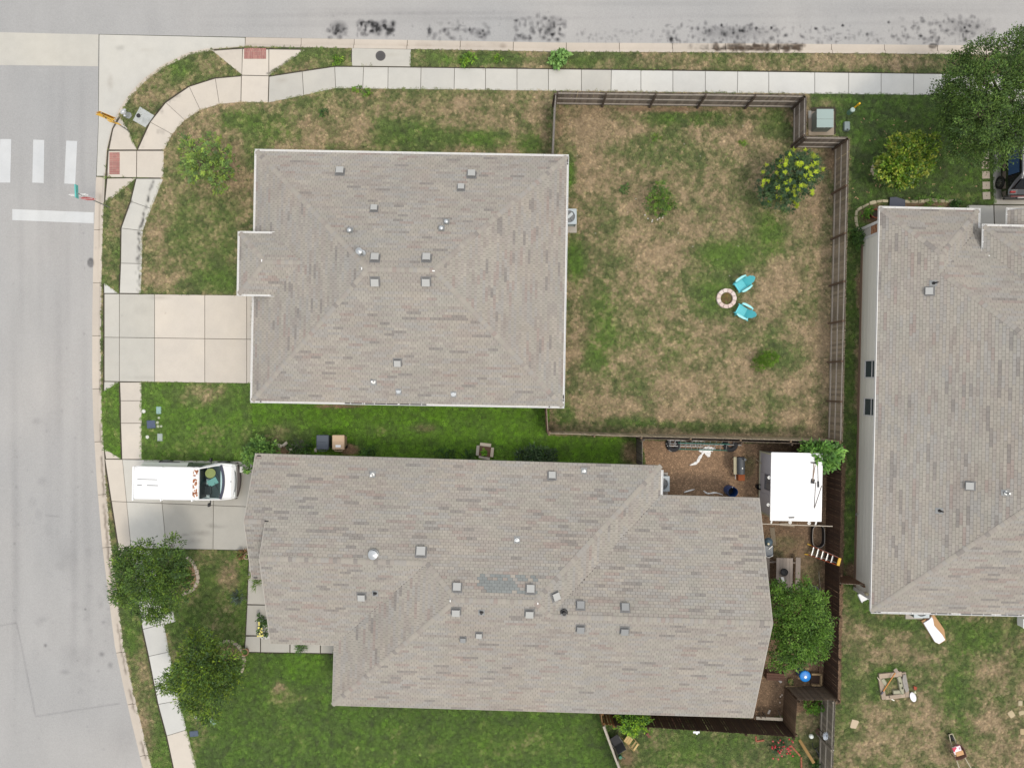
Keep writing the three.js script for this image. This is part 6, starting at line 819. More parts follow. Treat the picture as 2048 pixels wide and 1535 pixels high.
{
  const o = thing('smoker_grill', 'black barrel smoker with a wooden shelf and an orange brown firebox', 'smoker grill', P(1480, 931, 0.8).setY(G)), st = mat([0.05, 0.056, 0.062], 0.55), w = wood([206, 198, 168], 3, 0.05);
  add('barrel', [C(0.215, 0.215, 0.92, 28).rotateX(Math.PI / 2).translate(0, 0.84, -0.03)], st, o); add('barrel_end', [C(0.2, 0.2, 0.94, 20).rotateX(Math.PI / 2).translate(0, 0.84, -0.03)], M.black, o); add('gauge', C(0.035, 0.035, 0.02, 14, 0.02, 1.06, 0.1), M.pvc, o); add('chimney', [C(0.05, 0.05, 0.42, 12, 0.08, 1.1, -0.4), C(0.07, 0.07, 0.02, 12, 0.08, 1.32, -0.4)], st, o);
  for (let k = 0; k < 2; k++) add('shelf_board', RB(0.125, 0.03, 0.94, 0.006, -0.32 + k * 0.13, 0.82, -0.02), w[k], o); add('firebox', RB(0.36, 0.36, 0.38, 0.02, 0.06, 0.62, 0.62), mat(see(158, 84, 38), 0.85), o); for (const x of [-0.2, 0.2]) for (const z of [-0.4, 0.34]) add('leg', B(0.04, 0.68, 0.04, x, 0.34, z), st, o); add('handle', B(0.03, 0.03, 0.26, -0.19, 0.52, 0.62), M.pvc, o);
  const b = thing('barrel', 'open blue plastic barrel standing on the gravel by the eave', 'barrel', P(1456.5, 979, G)), bl = mat([0.02, 0.06, 0.19], 0.4); add('shell', LA([[0.0, 0.01], [0.25, 0.01], [0.275, 0.05], [0.285, 0.3], [0.27, 0.33], [0.29, 0.36], [0.29, 0.6], [0.275, 0.63], [0.275, 0.86], [0.27, 0.88], [0.255, 0.88], [0.255, 0.05], [0, 0.04]], 30), bl, b); add('residue', C(0.25, 0.25, 0.03, 24, 0, 0.08, 0), M.black, b); add('label', C(0.04, 0.04, 0.006, 14).rotateZ(1.2).translate(-0.04, 0.89, -0.27), M.pvc, b);
}
{ // the shed, what lies on it and what hangs from it
  const c = P(1593.5, 973.5, 2.3), o = thing('shed', 'white flat roofed garden shed in the corner of the gravel yard', 'shed', [c.x, G, c.z], -0.02), wl = mat(see(216, 214, 220), 0.6), r = rng(9);
  for (const s of [-1, 1]) { for (let k = 0; k < 3; k++) add('wall_panel', RB(0.04, 2.0, 1.09, 0.008, s * 1.18, 1.02, -1.1 + k * 1.1), wl, o); for (let k = 0; k < 2; k++) add('wall_panel', RB(1.16, 2.0, 0.04, 0.008, -0.58 + k * 1.16, 1.02, s * 1.64), wl, o); }
  add('base_rail', [B(0.07, 0.1, 3.4, -1.2, 0.08, 0), B(2.5, 0.1, 0.07, 0, 0.08, 1.67), B(0.06, 0.08, 3.4, -1.2, 2.0, 0), B(0.09, 2, 0.09, -1.19, 1, -1.65), B(0.09, 2, 0.09, -1.19, 1, 1.65)], mat(see(222, 220, 190), 0.7), o); add('roof', [RB(2.7, 0.09, 3.58, 0.02, 0, 2.14, 0)], mat([0.84, 0.84, 0.84], 0.5), o);
  const win = add('window', [B(0.05, 0.05, 0.8, -1.215, 0.95, -0.1), B(0.05, 0.05, 0.8, -1.215, 1.75, -0.1), B(0.05, 0.85, 0.05, -1.215, 1.35, -0.48), B(0.05, 0.85, 0.05, -1.215, 1.35, 0.28), B(0.045, 0.8, 0.03, -1.215, 1.35, -0.1)], mat(see(120, 120, 128), 0.5), o); add('pane', B(0.02, 0.8, 0.74, -1.2, 1.35, -0.1), mat([0.16, 0.17, 0.18], 0.1), win);
  for (const [x, z] of [[-1.4, -0.45], [-1.42, 0.98], [-0.25, 1.88], [0.75, 1.9]]) { const l = add('round_lamp', TO(0.06, 0.03, 18, 8).translate(x, 2.05, z), M.pvc, o); add('lamp_bracket', bar([x, 2.07, z], [x * 0.86, 2.12, z * 0.9], 0.03, 0.02), M.pvc, l); }
  for (const x of [-1.24, 1.1]) add('pole_hook', [bar([x, 2.12, 1.78], [x, 2.0, 2.02], 0.08, 0.03)], M.pvc, o);
  const pole = thing('pole', 'long pale pole hung along the lower side of the shed', 'pole', P(1594, 1049.5, 2.2)); add('rod', C(0.022, 0.022, 3.75, 10).rotateZ(Math.PI / 2).rotateY(-0.035), mat(see(226, 214, 196), 0.6), pole);
  const on = (x, y) => P(x, y, 2.33), tool = (name, lab, a, b, m, head) => { const A = on(...a), D = on(...b), t = thing(name, lab, 'garden tool', A); add('handle', C(0.016, 0.016, A.distanceTo(D), 8).rotateX(Math.PI / 2).rotateY(Math.atan2(D.x - A.x, D.z - A.z)).translate((D.x - A.x) / 2, 0, (D.z - A.z) / 2), m, t); if (head) add('head', head.rotateY(Math.atan2(D.x - A.x, D.z - A.z)).translate(D.x - A.x, 0, D.z - A.z), M.dark, t); return t; }; const ash = mat(see(176, 150, 128), 0.8), iron = mat(see(120, 112, 108), 0.6);
  tool('push_broom', 'broom with a dark head lying on the shed roof near the leafy shrub', [1626, 961], [1628, 925], ash, RB(0.34, 0.06, 0.06, 0.02)); tool('shovel', 'square shovel with its dark blade nearest the middle of the shed roof', [1631, 930], [1626, 962], ash, RB(0.2, 0.02, 0.24, 0.01)); tool('rake', 'narrow dark headed tool lying along the edge of the shed roof', [1636, 925], [1637, 968], iron, RB(0.1, 0.03, 0.32, 0.01)); tool('pole_tool', 'long grey pole on the shed roof parallel to its edge', [1632, 964], [1629, 1015], iron); tool('pole_tool', 'grey pole crossing the corner of the shed roof at a slant', [1644, 971], [1629.5, 1016], iron);
  const v = thing('vent_grille', 'small dark grey grille at the lower edge of the shed roof', 'grille', P(1583.5, 1034, 2.33), 0.06); add('grille', [RB(0.3, 0.03, 0.06, 0.01, 0, 0, 0), B(0.28, 0.02, 0.03, 0, 0.02, 0.03)], mat(see(150, 150, 148), 0.6), v);
  const bg = thing('bucket', 'black bucket on the ground beside the shed wall', 'bucket', P(1515, 972, G)); add('pail', LA([[0, 0.02], [0.13, 0.02], [0.16, 0.32], [0.145, 0.32], [0.12, 0.05], [0, 0.05]], 20), M.black, bg); const rl = thing('hose_reel', 'black hose reel by the lower corner of the shed', 'hose reel', P(1537, 1022, G)); add('drum', TO(0.16, 0.07, 20, 10).translate(0, 0.1, 0), M.black, rl); add('hose', TO(0.13, 0.03, 18, 8).translate(0, 0.2, 0), mat([0.03, 0.05, 0.07], 0.5), rl);
  const st = thing('lean_stick', 'thin pale stick leaning on the shed wall', 'stick', P(1512, 918, G)); add('stick', bar([0, 0.02, 0], [0.32, 0.5, 0.34], 0.03, 0.03), mat(see(214, 198, 166), 0.8), st);
}
{
  const pts = (r, z) => Array.from({ length: 28 }, (_, i) => { const a = i / 28 * 6.283, s = Math.sin(a), c = Math.cos(a); return [c * r, s * r + Math.sign(s) * z * Math.min(1, Math.abs(s) * 2.5)]; });
  const o = thing('oval_tank', 'bottomless oval black stock tank with a grey rim below the shed', 'stock tank', P(1633, 1070, G)), ring = (r, y) => pts(r, 0.28).map(([a, b]) => [a, y, b]); add('wall', loft([ring(0.33, 0.0), ring(0.345, 0.3), ring(0.325, 0.3), ring(0.31, 0.0)], false), mat([0.02, 0.02, 0.022], 0.6), o); add('rim', TU(pts(0.335, 0.28).map(([a, b]) => [a, 0.31, b]), 0.018, 6, true, 2), mat(see(176, 172, 166), 0.5), o);
  const t = thing('galvanised_tub', 'round grey metal tub half under the backyard tree', 'tub', P(1624.5, 1178, G)); add('tub', LA([[0, 0.02], [0.23, 0.02], [0.26, 0.3], [0.275, 0.31], [0.26, 0.315], [0.235, 0.3], [0.21, 0.04], [0, 0.04]], 26), mat(see(132, 140, 138), 0.5), t); add('soil', C(0.21, 0.21, 0.03, 20, 0, 0.08, 0), mat([0.04, 0.025, 0.02], 1), t);
  const s = thing('garden_stake', 'thin pale stake lying beside the metal tub', 'stake', P(1637, 1142, G)); add('stake', bar([0, 0.05, 0], [0.11, 0.06, 1.25], 0.03, 0.03), mat(see(182, 172, 150), 0.8), s);
  const pk = thing('plank', 'weathered pale plank lying on the soil beside the barbecue', 'plank', P(1546, 1072, G), 0.1); add('board', RB(0.27, 0.04, 1.0, 0.01, 0, 0.02, 0), wood([164, 150, 128])[1], pk); const ps = thing('paving_stone', 'broken pale paving stones below the edge of the shed', 'paving stone', P(1574, 1049, G)); add('stone', prism([[-0.42, -0.1], [0, -0.12], [0.4, -0.02], [0.42, 0.12], [-0.05, 0.06], [-0.4, 0.04]], 0, 0.05, 0.01), mat(see(180, 166, 146), 0.9), ps);
}
{ // step ladder leaning on the dark fence
  const o = thing('step_ladder', 'orange and silver step ladder with a yellow top leaning on the dark fence', 'step ladder', P(1616, 1098, G), face(1, 0.27)), fi = mat(see(226, 110, 70), 0.5), ye = mat(see(240, 190, 40), 0.5), L = (t, s) => [t * 0.92, 0.05 + t * 1.75, s * mix(0.27, 0.19, t)], R2 = (t, s) => [0.2 + t * 0.72, 0.3 + t * 1.5, s * mix(0.22, 0.15, t) - 0.06];
  for (const s of [-1, 1]) { add('rail', bar(L(0.04, s), L(0.98, s), 0.03, 0.075), fi, o); add('foot', [bar(L(0.0, s), L(0.06, s), 0.05, 0.1), bar([-0.14, 0.08, s * 0.29], L(0.06, s), 0.05, 0.04)], ye, o); add('rear_rail', bar(R2(0, s), R2(0.95, s), 0.025, 0.05), alu, o); } for (let k = 1; k < 6; k++) { const a = L(k / 6.3, 1); add('step', RB(0.09, 0.03, a[2] * 2, 0.006, a[0], a[1], 0), alu, o); } add('top_cap', RB(0.16, 0.07, 0.42, 0.02, 0.93, 1.8, 0), ye, o);
}
{ // picnic table
  const c = P(1568.5, 1149, 0.78), o = thing('picnic_table', 'weathered grey picnic table half under the backyard tree', 'picnic table', [c.x, G, c.z], -0.02), w = wood([178, 166, 156], 4, 0.12); for (let k = 0; k < 5; k++) add('plank', RB(0.176, 0.04, 1.85, 0.01, -0.36 + k * 0.18, 0.7, 0), w[k % 4], o); for (const s of [-1, 1]) { add('bench_plank', RB(0.27, 0.05, 1.85, 0.012, s * 0.85, 0.42, 0.02), w[s > 0 ? 1 : 2], o); add('leg', bar([-s * 0.1, 0.68, s * 0.6], [s * 0.5, 0, s * 0.6], 0.04, 0.09), w[0], o); } for (const z of [-0.6, 0.6]) add('cross_beam', B(1.9, 0.09, 0.04, 0, 0.36, z), w[3], o);
  const p = thing('cast_pot', 'round black pot standing on the picnic table', 'pot', P(1568, 1143, 0.9).setY(G + 0.72)); add('pot', LA([[0, 0], [0.14, 0], [0.19, 0.08], [0.195, 0.17], [0.18, 0.17], [0.17, 0.08], [0.12, 0.02], [0, 0.02]], 24), M.black, p); const gr = []; for (let k = -3; k <= 3; k++) gr.push(B(2 * Math.sqrt(0.03 - k * k * 0.002), 0.008, 0.01, 0, 0.15, k * 0.045)); add('grate', gr, mat([0.1, 0.1, 0.1], 0.5), p);
  const pa = thing('paper_bag', 'white paper lying on the picnic table below the black pot', 'paper', P(1566, 1158, 0.85).setY(G + 0.735), 0.1); add('sheet', prism([[-0.1, -0.14], [0.04, -0.13], [0.1, 0.14], [-0.08, 0.16]], 0, 0.02, 0.004), mat([0.75, 0.74, 0.72], 0.8), pa);
  const b = thing('barbecue', 'dark grey barbecue with a round lid by the eave of the long house', 'barbecue', P(1533, 1089, 0.5).setY(G)), g1 = mat(see(88, 102, 116), 0.4); add('cart', RB(0.5, 0.7, 0.62, 0.04, 0.02, 0.35, 0.26), g1, b); add('lid', LA([[0, 0.98], [0.1, 0.96], [0.19, 0.88], [0.22, 0.78], [0.24, 0.74]], 24), mat(see(96, 116, 128), 0.35), b).position.set(-0.02, 0, -0.24); add('kettle', C(0.25, 0.16, 0.24, 22, -0.02, 0.64, -0.24), M.black, b); add('knob', C(0.06, 0.06, 0.05, 14, -0.1, 0.98, -0.18), mat(see(236, 226, 190), 0.5), b); add('handle', TU([[-0.2, 0.74, 0.52], [0, 0.78, 0.6], [0.24, 0.74, 0.5]], 0.02), M.pvc, b); add('spatula', bar([0.0, 0.73, 0.16], [0.2, 0.75, -0.02], 0.04, 0.02), M.pvc, b);
}
{ // planters, blue lidded barrel and boards in the lower corner
  const c = P(1610.5, 1351.5, 0.7), o = thing('barrel', 'barrel with a bright blue lid and white centre among wooden frames', 'barrel', [c.x, G, c.z]), b = mat([0.005, 0.2, 0.62], 0.4); add('shell', LA([[0, 0], [0.25, 0], [0.28, 0.1], [0.28, 0.55], [0.27, 0.6], [0, 0.6]], 26), mat([0.01, 0.08, 0.25], 0.5), o); add('lid', LA([[0, 0.68], [0.1, 0.675], [0.25, 0.65], [0.3, 0.62], [0.3, 0.58]], 30), b, o); add('bung', C(0.075, 0.075, 0.03, 18, -0.02, 0.69, 0.01), mat([0.75, 0.8, 0.84], 0.4), o);
  const w = wood([190, 164, 126], 3), f = thing('planter_box', 'open timber frame beside the bright blue lidded barrel', 'timber frame', P(1627, 1355, G)); for (const [x0, z0, x1, z1] of [[-0.2, -0.3, 0.34, -0.28], [-0.2, 0.3, 0.32, 0.32], [0.34, -0.3, 0.32, 0.34]]) add('beam', bar([x0, 0.2, z0], [x1, 0.2, z1], 0.09, 0.14), w[0], f); add('soil', B(0.5, 0.06, 0.52, 0.06, 0.1, 0), mat([0.05, 0.03, 0.022], 1), f);
  for (const [lab, x, y, L, a] of [['pale board standing at the side of the bright blue lidded barrel', 1598, 1348, 0.5, Math.PI / 2], ['pale board lying above the bright blue lidded barrel', 1609, 1336, 0.5, 0.05]]) { const p = thing('plank', lab, 'plank', P(x, y, G + 0.3), a); add('board', RB(L, 0.05, 0.12, 0.01, 0, 0.02, 0), w[2], p); }
  const l = thing('plank', 'long pale timber lying above the grey brown fence', 'plank', P(1607, 1374, G + 0.1), -0.05); add('board', RB(1.95, 0.09, 0.1, 0.01), w[1], l); const tb = thing('plank', 'brown upright timber beside the open timber frame', 'plank', P(1640, 1345, G + 0.1), 1.6); add('board', RB(1.2, 0.06, 0.1, 0.01), wood([120, 94, 74])[0], tb);
  const bx = thing('garden_bench', 'reddish brown slatted bench against the eave below the backyard tree', 'bench', P(1550, 1351, 0.4).setY(G), -0.06), br = wood([112, 80, 66], 3); for (let k = 0; k < 3; k++) add('seat_slat', RB(1.0, 0.03, 0.13, 0.008, 0, 0.4, -0.14 + k * 0.14), br[k], bx); for (const s of [-1, 1]) add('leg', B(0.06, 0.4, 0.4, s * 0.44, 0.2, 0), br[0], bx); add('back_rail', RB(1.0, 0.1, 0.05, 0.01, 0, 0.58, -0.24), br[1], bx);
  const bag = thing('sack', 'tan sack with green shoots beside the brown bench', 'sack', P(1580, 1361, G), 0.2); add('bag', rock(0.24, 0.3, 0.36, rng(2)), mat(see(190, 178, 116), 0.9), bag).position.y = 0.1; add('shoots', leaves([[-0.05, 0.35, -0.05, 0.08]], { seed: 81, twigs: 8, per: 5, leaf: [0.12, 0.03], colors: dk, low: 0.2, spread: 0.04 }), leafMat(0.62), bag);
  boulder('white plastic scrap at the corner of the brown bench', 1560, 1360, 0.16, 0.08, 0.3, [232, 224, 216], 0.5); boulder('white scrap on the small gravel strip by the grey boards', 1538, 1423, 0.12, 0.06, 0.26, [236, 228, 222], -0.4); for (const [x, y] of [[1561, 1392], [1560, 1404], [1564, 1389]]) boulder('white pebble along the edge of the small gravel strip', x, y, 0.08, 0.06, 0.1, [222, 206, 190], 0, 'white pebbles on the small gravel strip');
  const gr = wood([138, 124, 112], 4, 0.12); [[1518, 1425, 1522, 1434], [1525, 1424, 1532, 1434], [1557, 1420, 1562, 1434], [1527, 1428, 1524, 1435]].forEach(([a, b, d, e], i) => { const A = P(a, b, G + 0.3), D = P(d, e, G + 0.9), t = thing('plank', ['grey board leaning nearest the eave by the small gravel strip', 'grey board leaning second from the eave by the small gravel strip', 'grey board leaning alone at the far end of the small gravel strip', 'short grey board leaning between two longer ones by the eave'][i], 'plank', A, 0, 'grey boards leaning by the small gravel strip'); add('board', bar([0, 0, 0], D.sub(A).toArray(), 0.1, 0.03), gr[i], t); });
  const lb = thing('plank', 'long whitish board lying along the dark brown fence by the eave', 'plank', P(1539, 1436.5, 0.9), -0.05); add('board', RB(1.45, 0.06, 0.16, 0.01), wood([206, 198, 184])[1], lb);
}
{ // under the lower eave
  pot('orange clay pot under the lower eave beside the rounded bush', 1313, 1436, 0.15, 0.26); pot('second orange clay pot under the lower eave, farther from the bush', 1330, 1438, 0.15, 0.26); bed('spiky plant growing between two clay pots under the eave', 1322, 1437, 8, 7, 91, 0.4, [lf(0.12, 0.13, 0.03), lf(0.08, 0.1, 0.03)], { twigs: 14, leaf: [0.24, 0.03] });
  const b = thing('clay_trough', 'rust red oblong trough under the lower eave', 'trough', P(1350, 1438, G)); add('trough', [RB(0.55, 0.3, 0.04, 0.01, 0, 0.15, -0.18), RB(0.55, 0.3, 0.04, 0.01, 0, 0.15, 0.18), RB(0.04, 0.3, 0.4, 0.01, -0.27, 0.15, 0), RB(0.04, 0.3, 0.4, 0.01, 0.27, 0.15, 0)], mat(see(140, 78, 64), 0.85), b); add('soil', B(0.5, 0.04, 0.34, 0, 0.22, 0), mat([0.14, 0.07, 0.05], 1), b); bed('small green plant at the end of the rust red trough', 1368, 1440, 6, 5, 92, 0.35, dk, { twigs: 14 });
  const la = thing('lantern', 'small grey lantern beside the dark fence under the eave', 'lantern', P(1372, 1448, G)); add('cage', [B(0.14, 0.02, 0.14, 0, 0.02, 0), B(0.14, 0.02, 0.14, 0, 0.24, 0), ...[-1, 1].flatMap((s) => [-1, 1].map((t) => B(0.015, 0.22, 0.015, s * 0.06, 0.13, t * 0.06)))], mat(see(140, 138, 134), 0.5), la); add('hood', C(0.02, 0.1, 0.08, 4, 0, 0.29, 0), M.metal, la);
  const pl = thing('plate', 'white plates hung on top of the dark brown fence', 'plate', P(1393, 1463, G + 1.84)); add('dish', [RB(0.34, 0.03, 0.1, 0.01, 0, 0, 0.02), C(0.06, 0.06, 0.02, 14, 0.02, 0.02, 0.07)], mat([0.75, 0.76, 0.8], 0.4), pl);
  const k = thing('red_tool', 'small red pronged tool on the lawn beside the rounded bush', 'tool', P(1294, 1466, G), -0.9); add('fork', [bar([0, 0.06, -0.04], [0.28, 0.06, -0.04], 0.03, 0.03), bar([0, 0.06, 0.04], [0.24, 0.06, 0.04], 0.03, 0.03), B(0.03, 0.04, 0.14, 0, 0.06, 0)], mat(see(176, 70, 80), 0.5), k);
}
{ // chairs behind the narrow fence
  const o = thing('lawn_chair', 'black mesh lawn chair beside the narrow grey fence', 'chair', P(1230, 1473, G), face(-0.55, -0.85)), f = mat([0.16, 0.16, 0.17], 0.4, { metalness: 0.5 }); add('seat', RB(0.5, 0.03, 0.5, 0.01, 0, 0.4, 0), mat([0.035, 0.036, 0.04], 0.8), o); add('backrest', RB(0.5, 0.03, 0.5, 0.01).rotateZ(-1.1).translate(-0.36, 0.65, 0), mat([0.055, 0.056, 0.06], 0.8), o); for (const s of [-1, 1]) { add('frame', TU([[0.25, 0.0, s * 0.28], [0.22, 0.4, s * 0.28], [0.2, 0.6, s * 0.28], [-0.2, 0.6, s * 0.28], [-0.5, 0.9, s * 0.26]], 0.015), f, o); add('rear_leg', bar([-0.2, 0.4, s * 0.27], [-0.4, 0.0, s * 0.27], 0.025, 0.025), f, o); }
  const w = thing('wooden_chair', 'pale wooden folding chair beside the rounded green bush', 'chair', P(1256, 1472, G), face(-0.72, -0.5)), m = mat(see(232, 200, 136), 0.7); for (let k = 0; k < 3; k++) add('seat_slat', RB(0.12, 0.02, 0.46, 0.006, 0.16 - k * 0.13, 0.4, 0), m, w); for (const k of [0, 1]) add('back_slat', RB(0.1, 0.02, 0.46, 0.006, -0.3 - k * 0.1, 0.55 + k * 0.16, 0).rotateZ(0), m, w); for (const s of [-1, 1]) { add('leg', bar([0.28, 0, s * 0.24], [-0.42, 0.82, s * 0.24], 0.03, 0.045), m, w); add('leg', bar([-0.34, 0, s * 0.21], [0.2, 0.4, s * 0.21], 0.03, 0.045), m, w); }
}
{ // the small vegetable patch
  const l = thing('globe_lamp', 'white globe garden lamp in the small patch by the grey fence', 'garden lamp', P(1617.5, 1465.5, G)); add('stem', C(0.015, 0.015, 0.3, 8, 0, 0.15, 0), M.dark, l); add('globe', new THREE.SphereGeometry(0.125, 18, 12).translate(0, 0.36, 0), mat([0.75, 0.8, 0.76], 0.4), l);
  const p = P(1652, 1472, 1.1), s = thing('wind_spinner', 'silver flower shaped wind spinner in front of the grey fence', 'wind spinner', [p.x, G, p.z]), pe = []; for (let k = 0; k < 12; k++) pe.push(B(0.17, 0.012, 0.05).rotateX(0.5).translate(0.13, 0, 0).rotateY(k * 0.5236).translate(0.02, 1.05, -0.06)); add('petals', pe, mat([0.6, 0.66, 0.74], 0.4), s); add('bloom', [new THREE.SphereGeometry(0.12, 12, 8).scale(1, 0.6, 1).translate(-0.03, 1.0, 0.08), new THREE.SphereGeometry(0.08, 10, 8).translate(0.1, 1.0, 0.06)], mat([0.68, 0.72, 0.76], 0.5), s); add('stake', bar([0, 0, 0], [0, 1.05, 0], 0.02, 0.02), M.dark, s);
  const a = thing('wall_bracket', 'black bracket with a pale tip hung on the grey fence below the wind spinner', 'bracket', P(1651, 1476, G + 0.8)); add('arm', bar([0, 0, 0], [0.32, 0.2, 0.5], 0.09, 0.06), M.black, a); add('tip', RB(0.07, 0.05, 0.07, 0.015, 0.33, 0.22, 0.52), M.pvc, a);
  const t = thing('metal_rack', 'rusty red frame lying in the patch beside the wind spinner', 'frame', P(1640, 1464, G), -0.6); add('frame', [bar([-0.3, 0.1, -0.12], [0.25, 0.3, -0.1], 0.05, 0.03), bar([-0.25, 0.1, 0.1], [0.25, 0.3, 0.1], 0.05, 0.03), B(0.14, 0.1, 0.26, 0.2, 0.25, 0), bar([-0.3, 0.1, -0.12], [-0.25, 0.1, 0.1], 0.04, 0.03)], mat(see(116, 76, 70), 0.8), t);
  const c = thing('tiller', 'black garden tiller lying in the patch near the bottom edge', 'tiller', P(1632, 1499, G), -0.95); add('engine', [RB(0.3, 0.22, 0.2, 0.04, 0.28, 0.14, 0), C(0.09, 0.09, 0.24, 14).rotateX(Math.PI / 2).translate(0.42, 0.12, 0)], M.black, c); add('shaft', bar([0.2, 0.16, 0], [-0.2, 0.22, 0], 0.08, 0.06), mat([0.07, 0.07, 0.06], 0.6), c); add('handlebar', TU([[-0.18, 0.22, -0.02], [-0.32, 0.26, 0.06], [-0.5, 0.3, 0.02], [-0.62, 0.3, -0.06]], 0.02), M.black, c); add('handlebar', TU([[-0.18, 0.22, 0], [-0.22, 0.26, -0.14], [-0.24, 0.28, -0.22]], 0.018), M.black, c);
  const ps = thing('leaning_post', 'thick pale timber post standing beside the fence corner', 'timber post', P(1599, 1479, G)); add('post', bar([0, 0.02, 0], [0.42, 0.9, 0.8], 0.15, 0.14), mat(see(206, 166, 106), 0.85), ps);
  const br = (lab, pts) => { const o = thing('brick_edging', lab, 'brick edging', P(...pts[0], G)), w = pts.map((q) => P(...q, G).sub(o.position)), r = rng(Math.round(pts[0][0] + pts[0][1])); for (let k = 0; k < w.length - 1; k++) { const d = w[k + 1].clone().sub(w[k]), L = d.length(), n = Math.max(1, Math.round(L / 0.2)); for (let i = 0; i < n; i++) { const m = add('brick', RB(L / n - 0.012, 0.09, 0.09, 0.01), mat(tone(see(184, 112, 88), 0.85 + 0.3 * r()), 0.9), o); m.position.copy(w[k]).lerp(w[k + 1], (i + 0.5) / n); m.position.y = 0.045; m.rotation.y = Math.atan2(-d.z, d.x); } } };
  br('slanting brick edging between the rose bush and the thick post', [[1580, 1488], [1600, 1510]]); br('straight brick edging running to the bottom edge beside the lawn', [[1602, 1512], [1602.5, 1560]]); br('small brick bordered bed against the dark brown fence', [[1511, 1470], [1512, 1481], [1528, 1478.5]]);
  const cn = thing('watering_can', 'small green watering can by the narrow grey fence', 'watering can', P(1240, 1511, G)); add('body', C(0.09, 0.1, 0.2, 16, 0, 0.1, 0), mat(see(70, 150, 120), 0.5), cn); add('spout', bar([0.08, 0.06, 0], [0.24, 0.2, 0.05], 0.03, 0.03), mat(see(70, 150, 120), 0.5), cn);
}
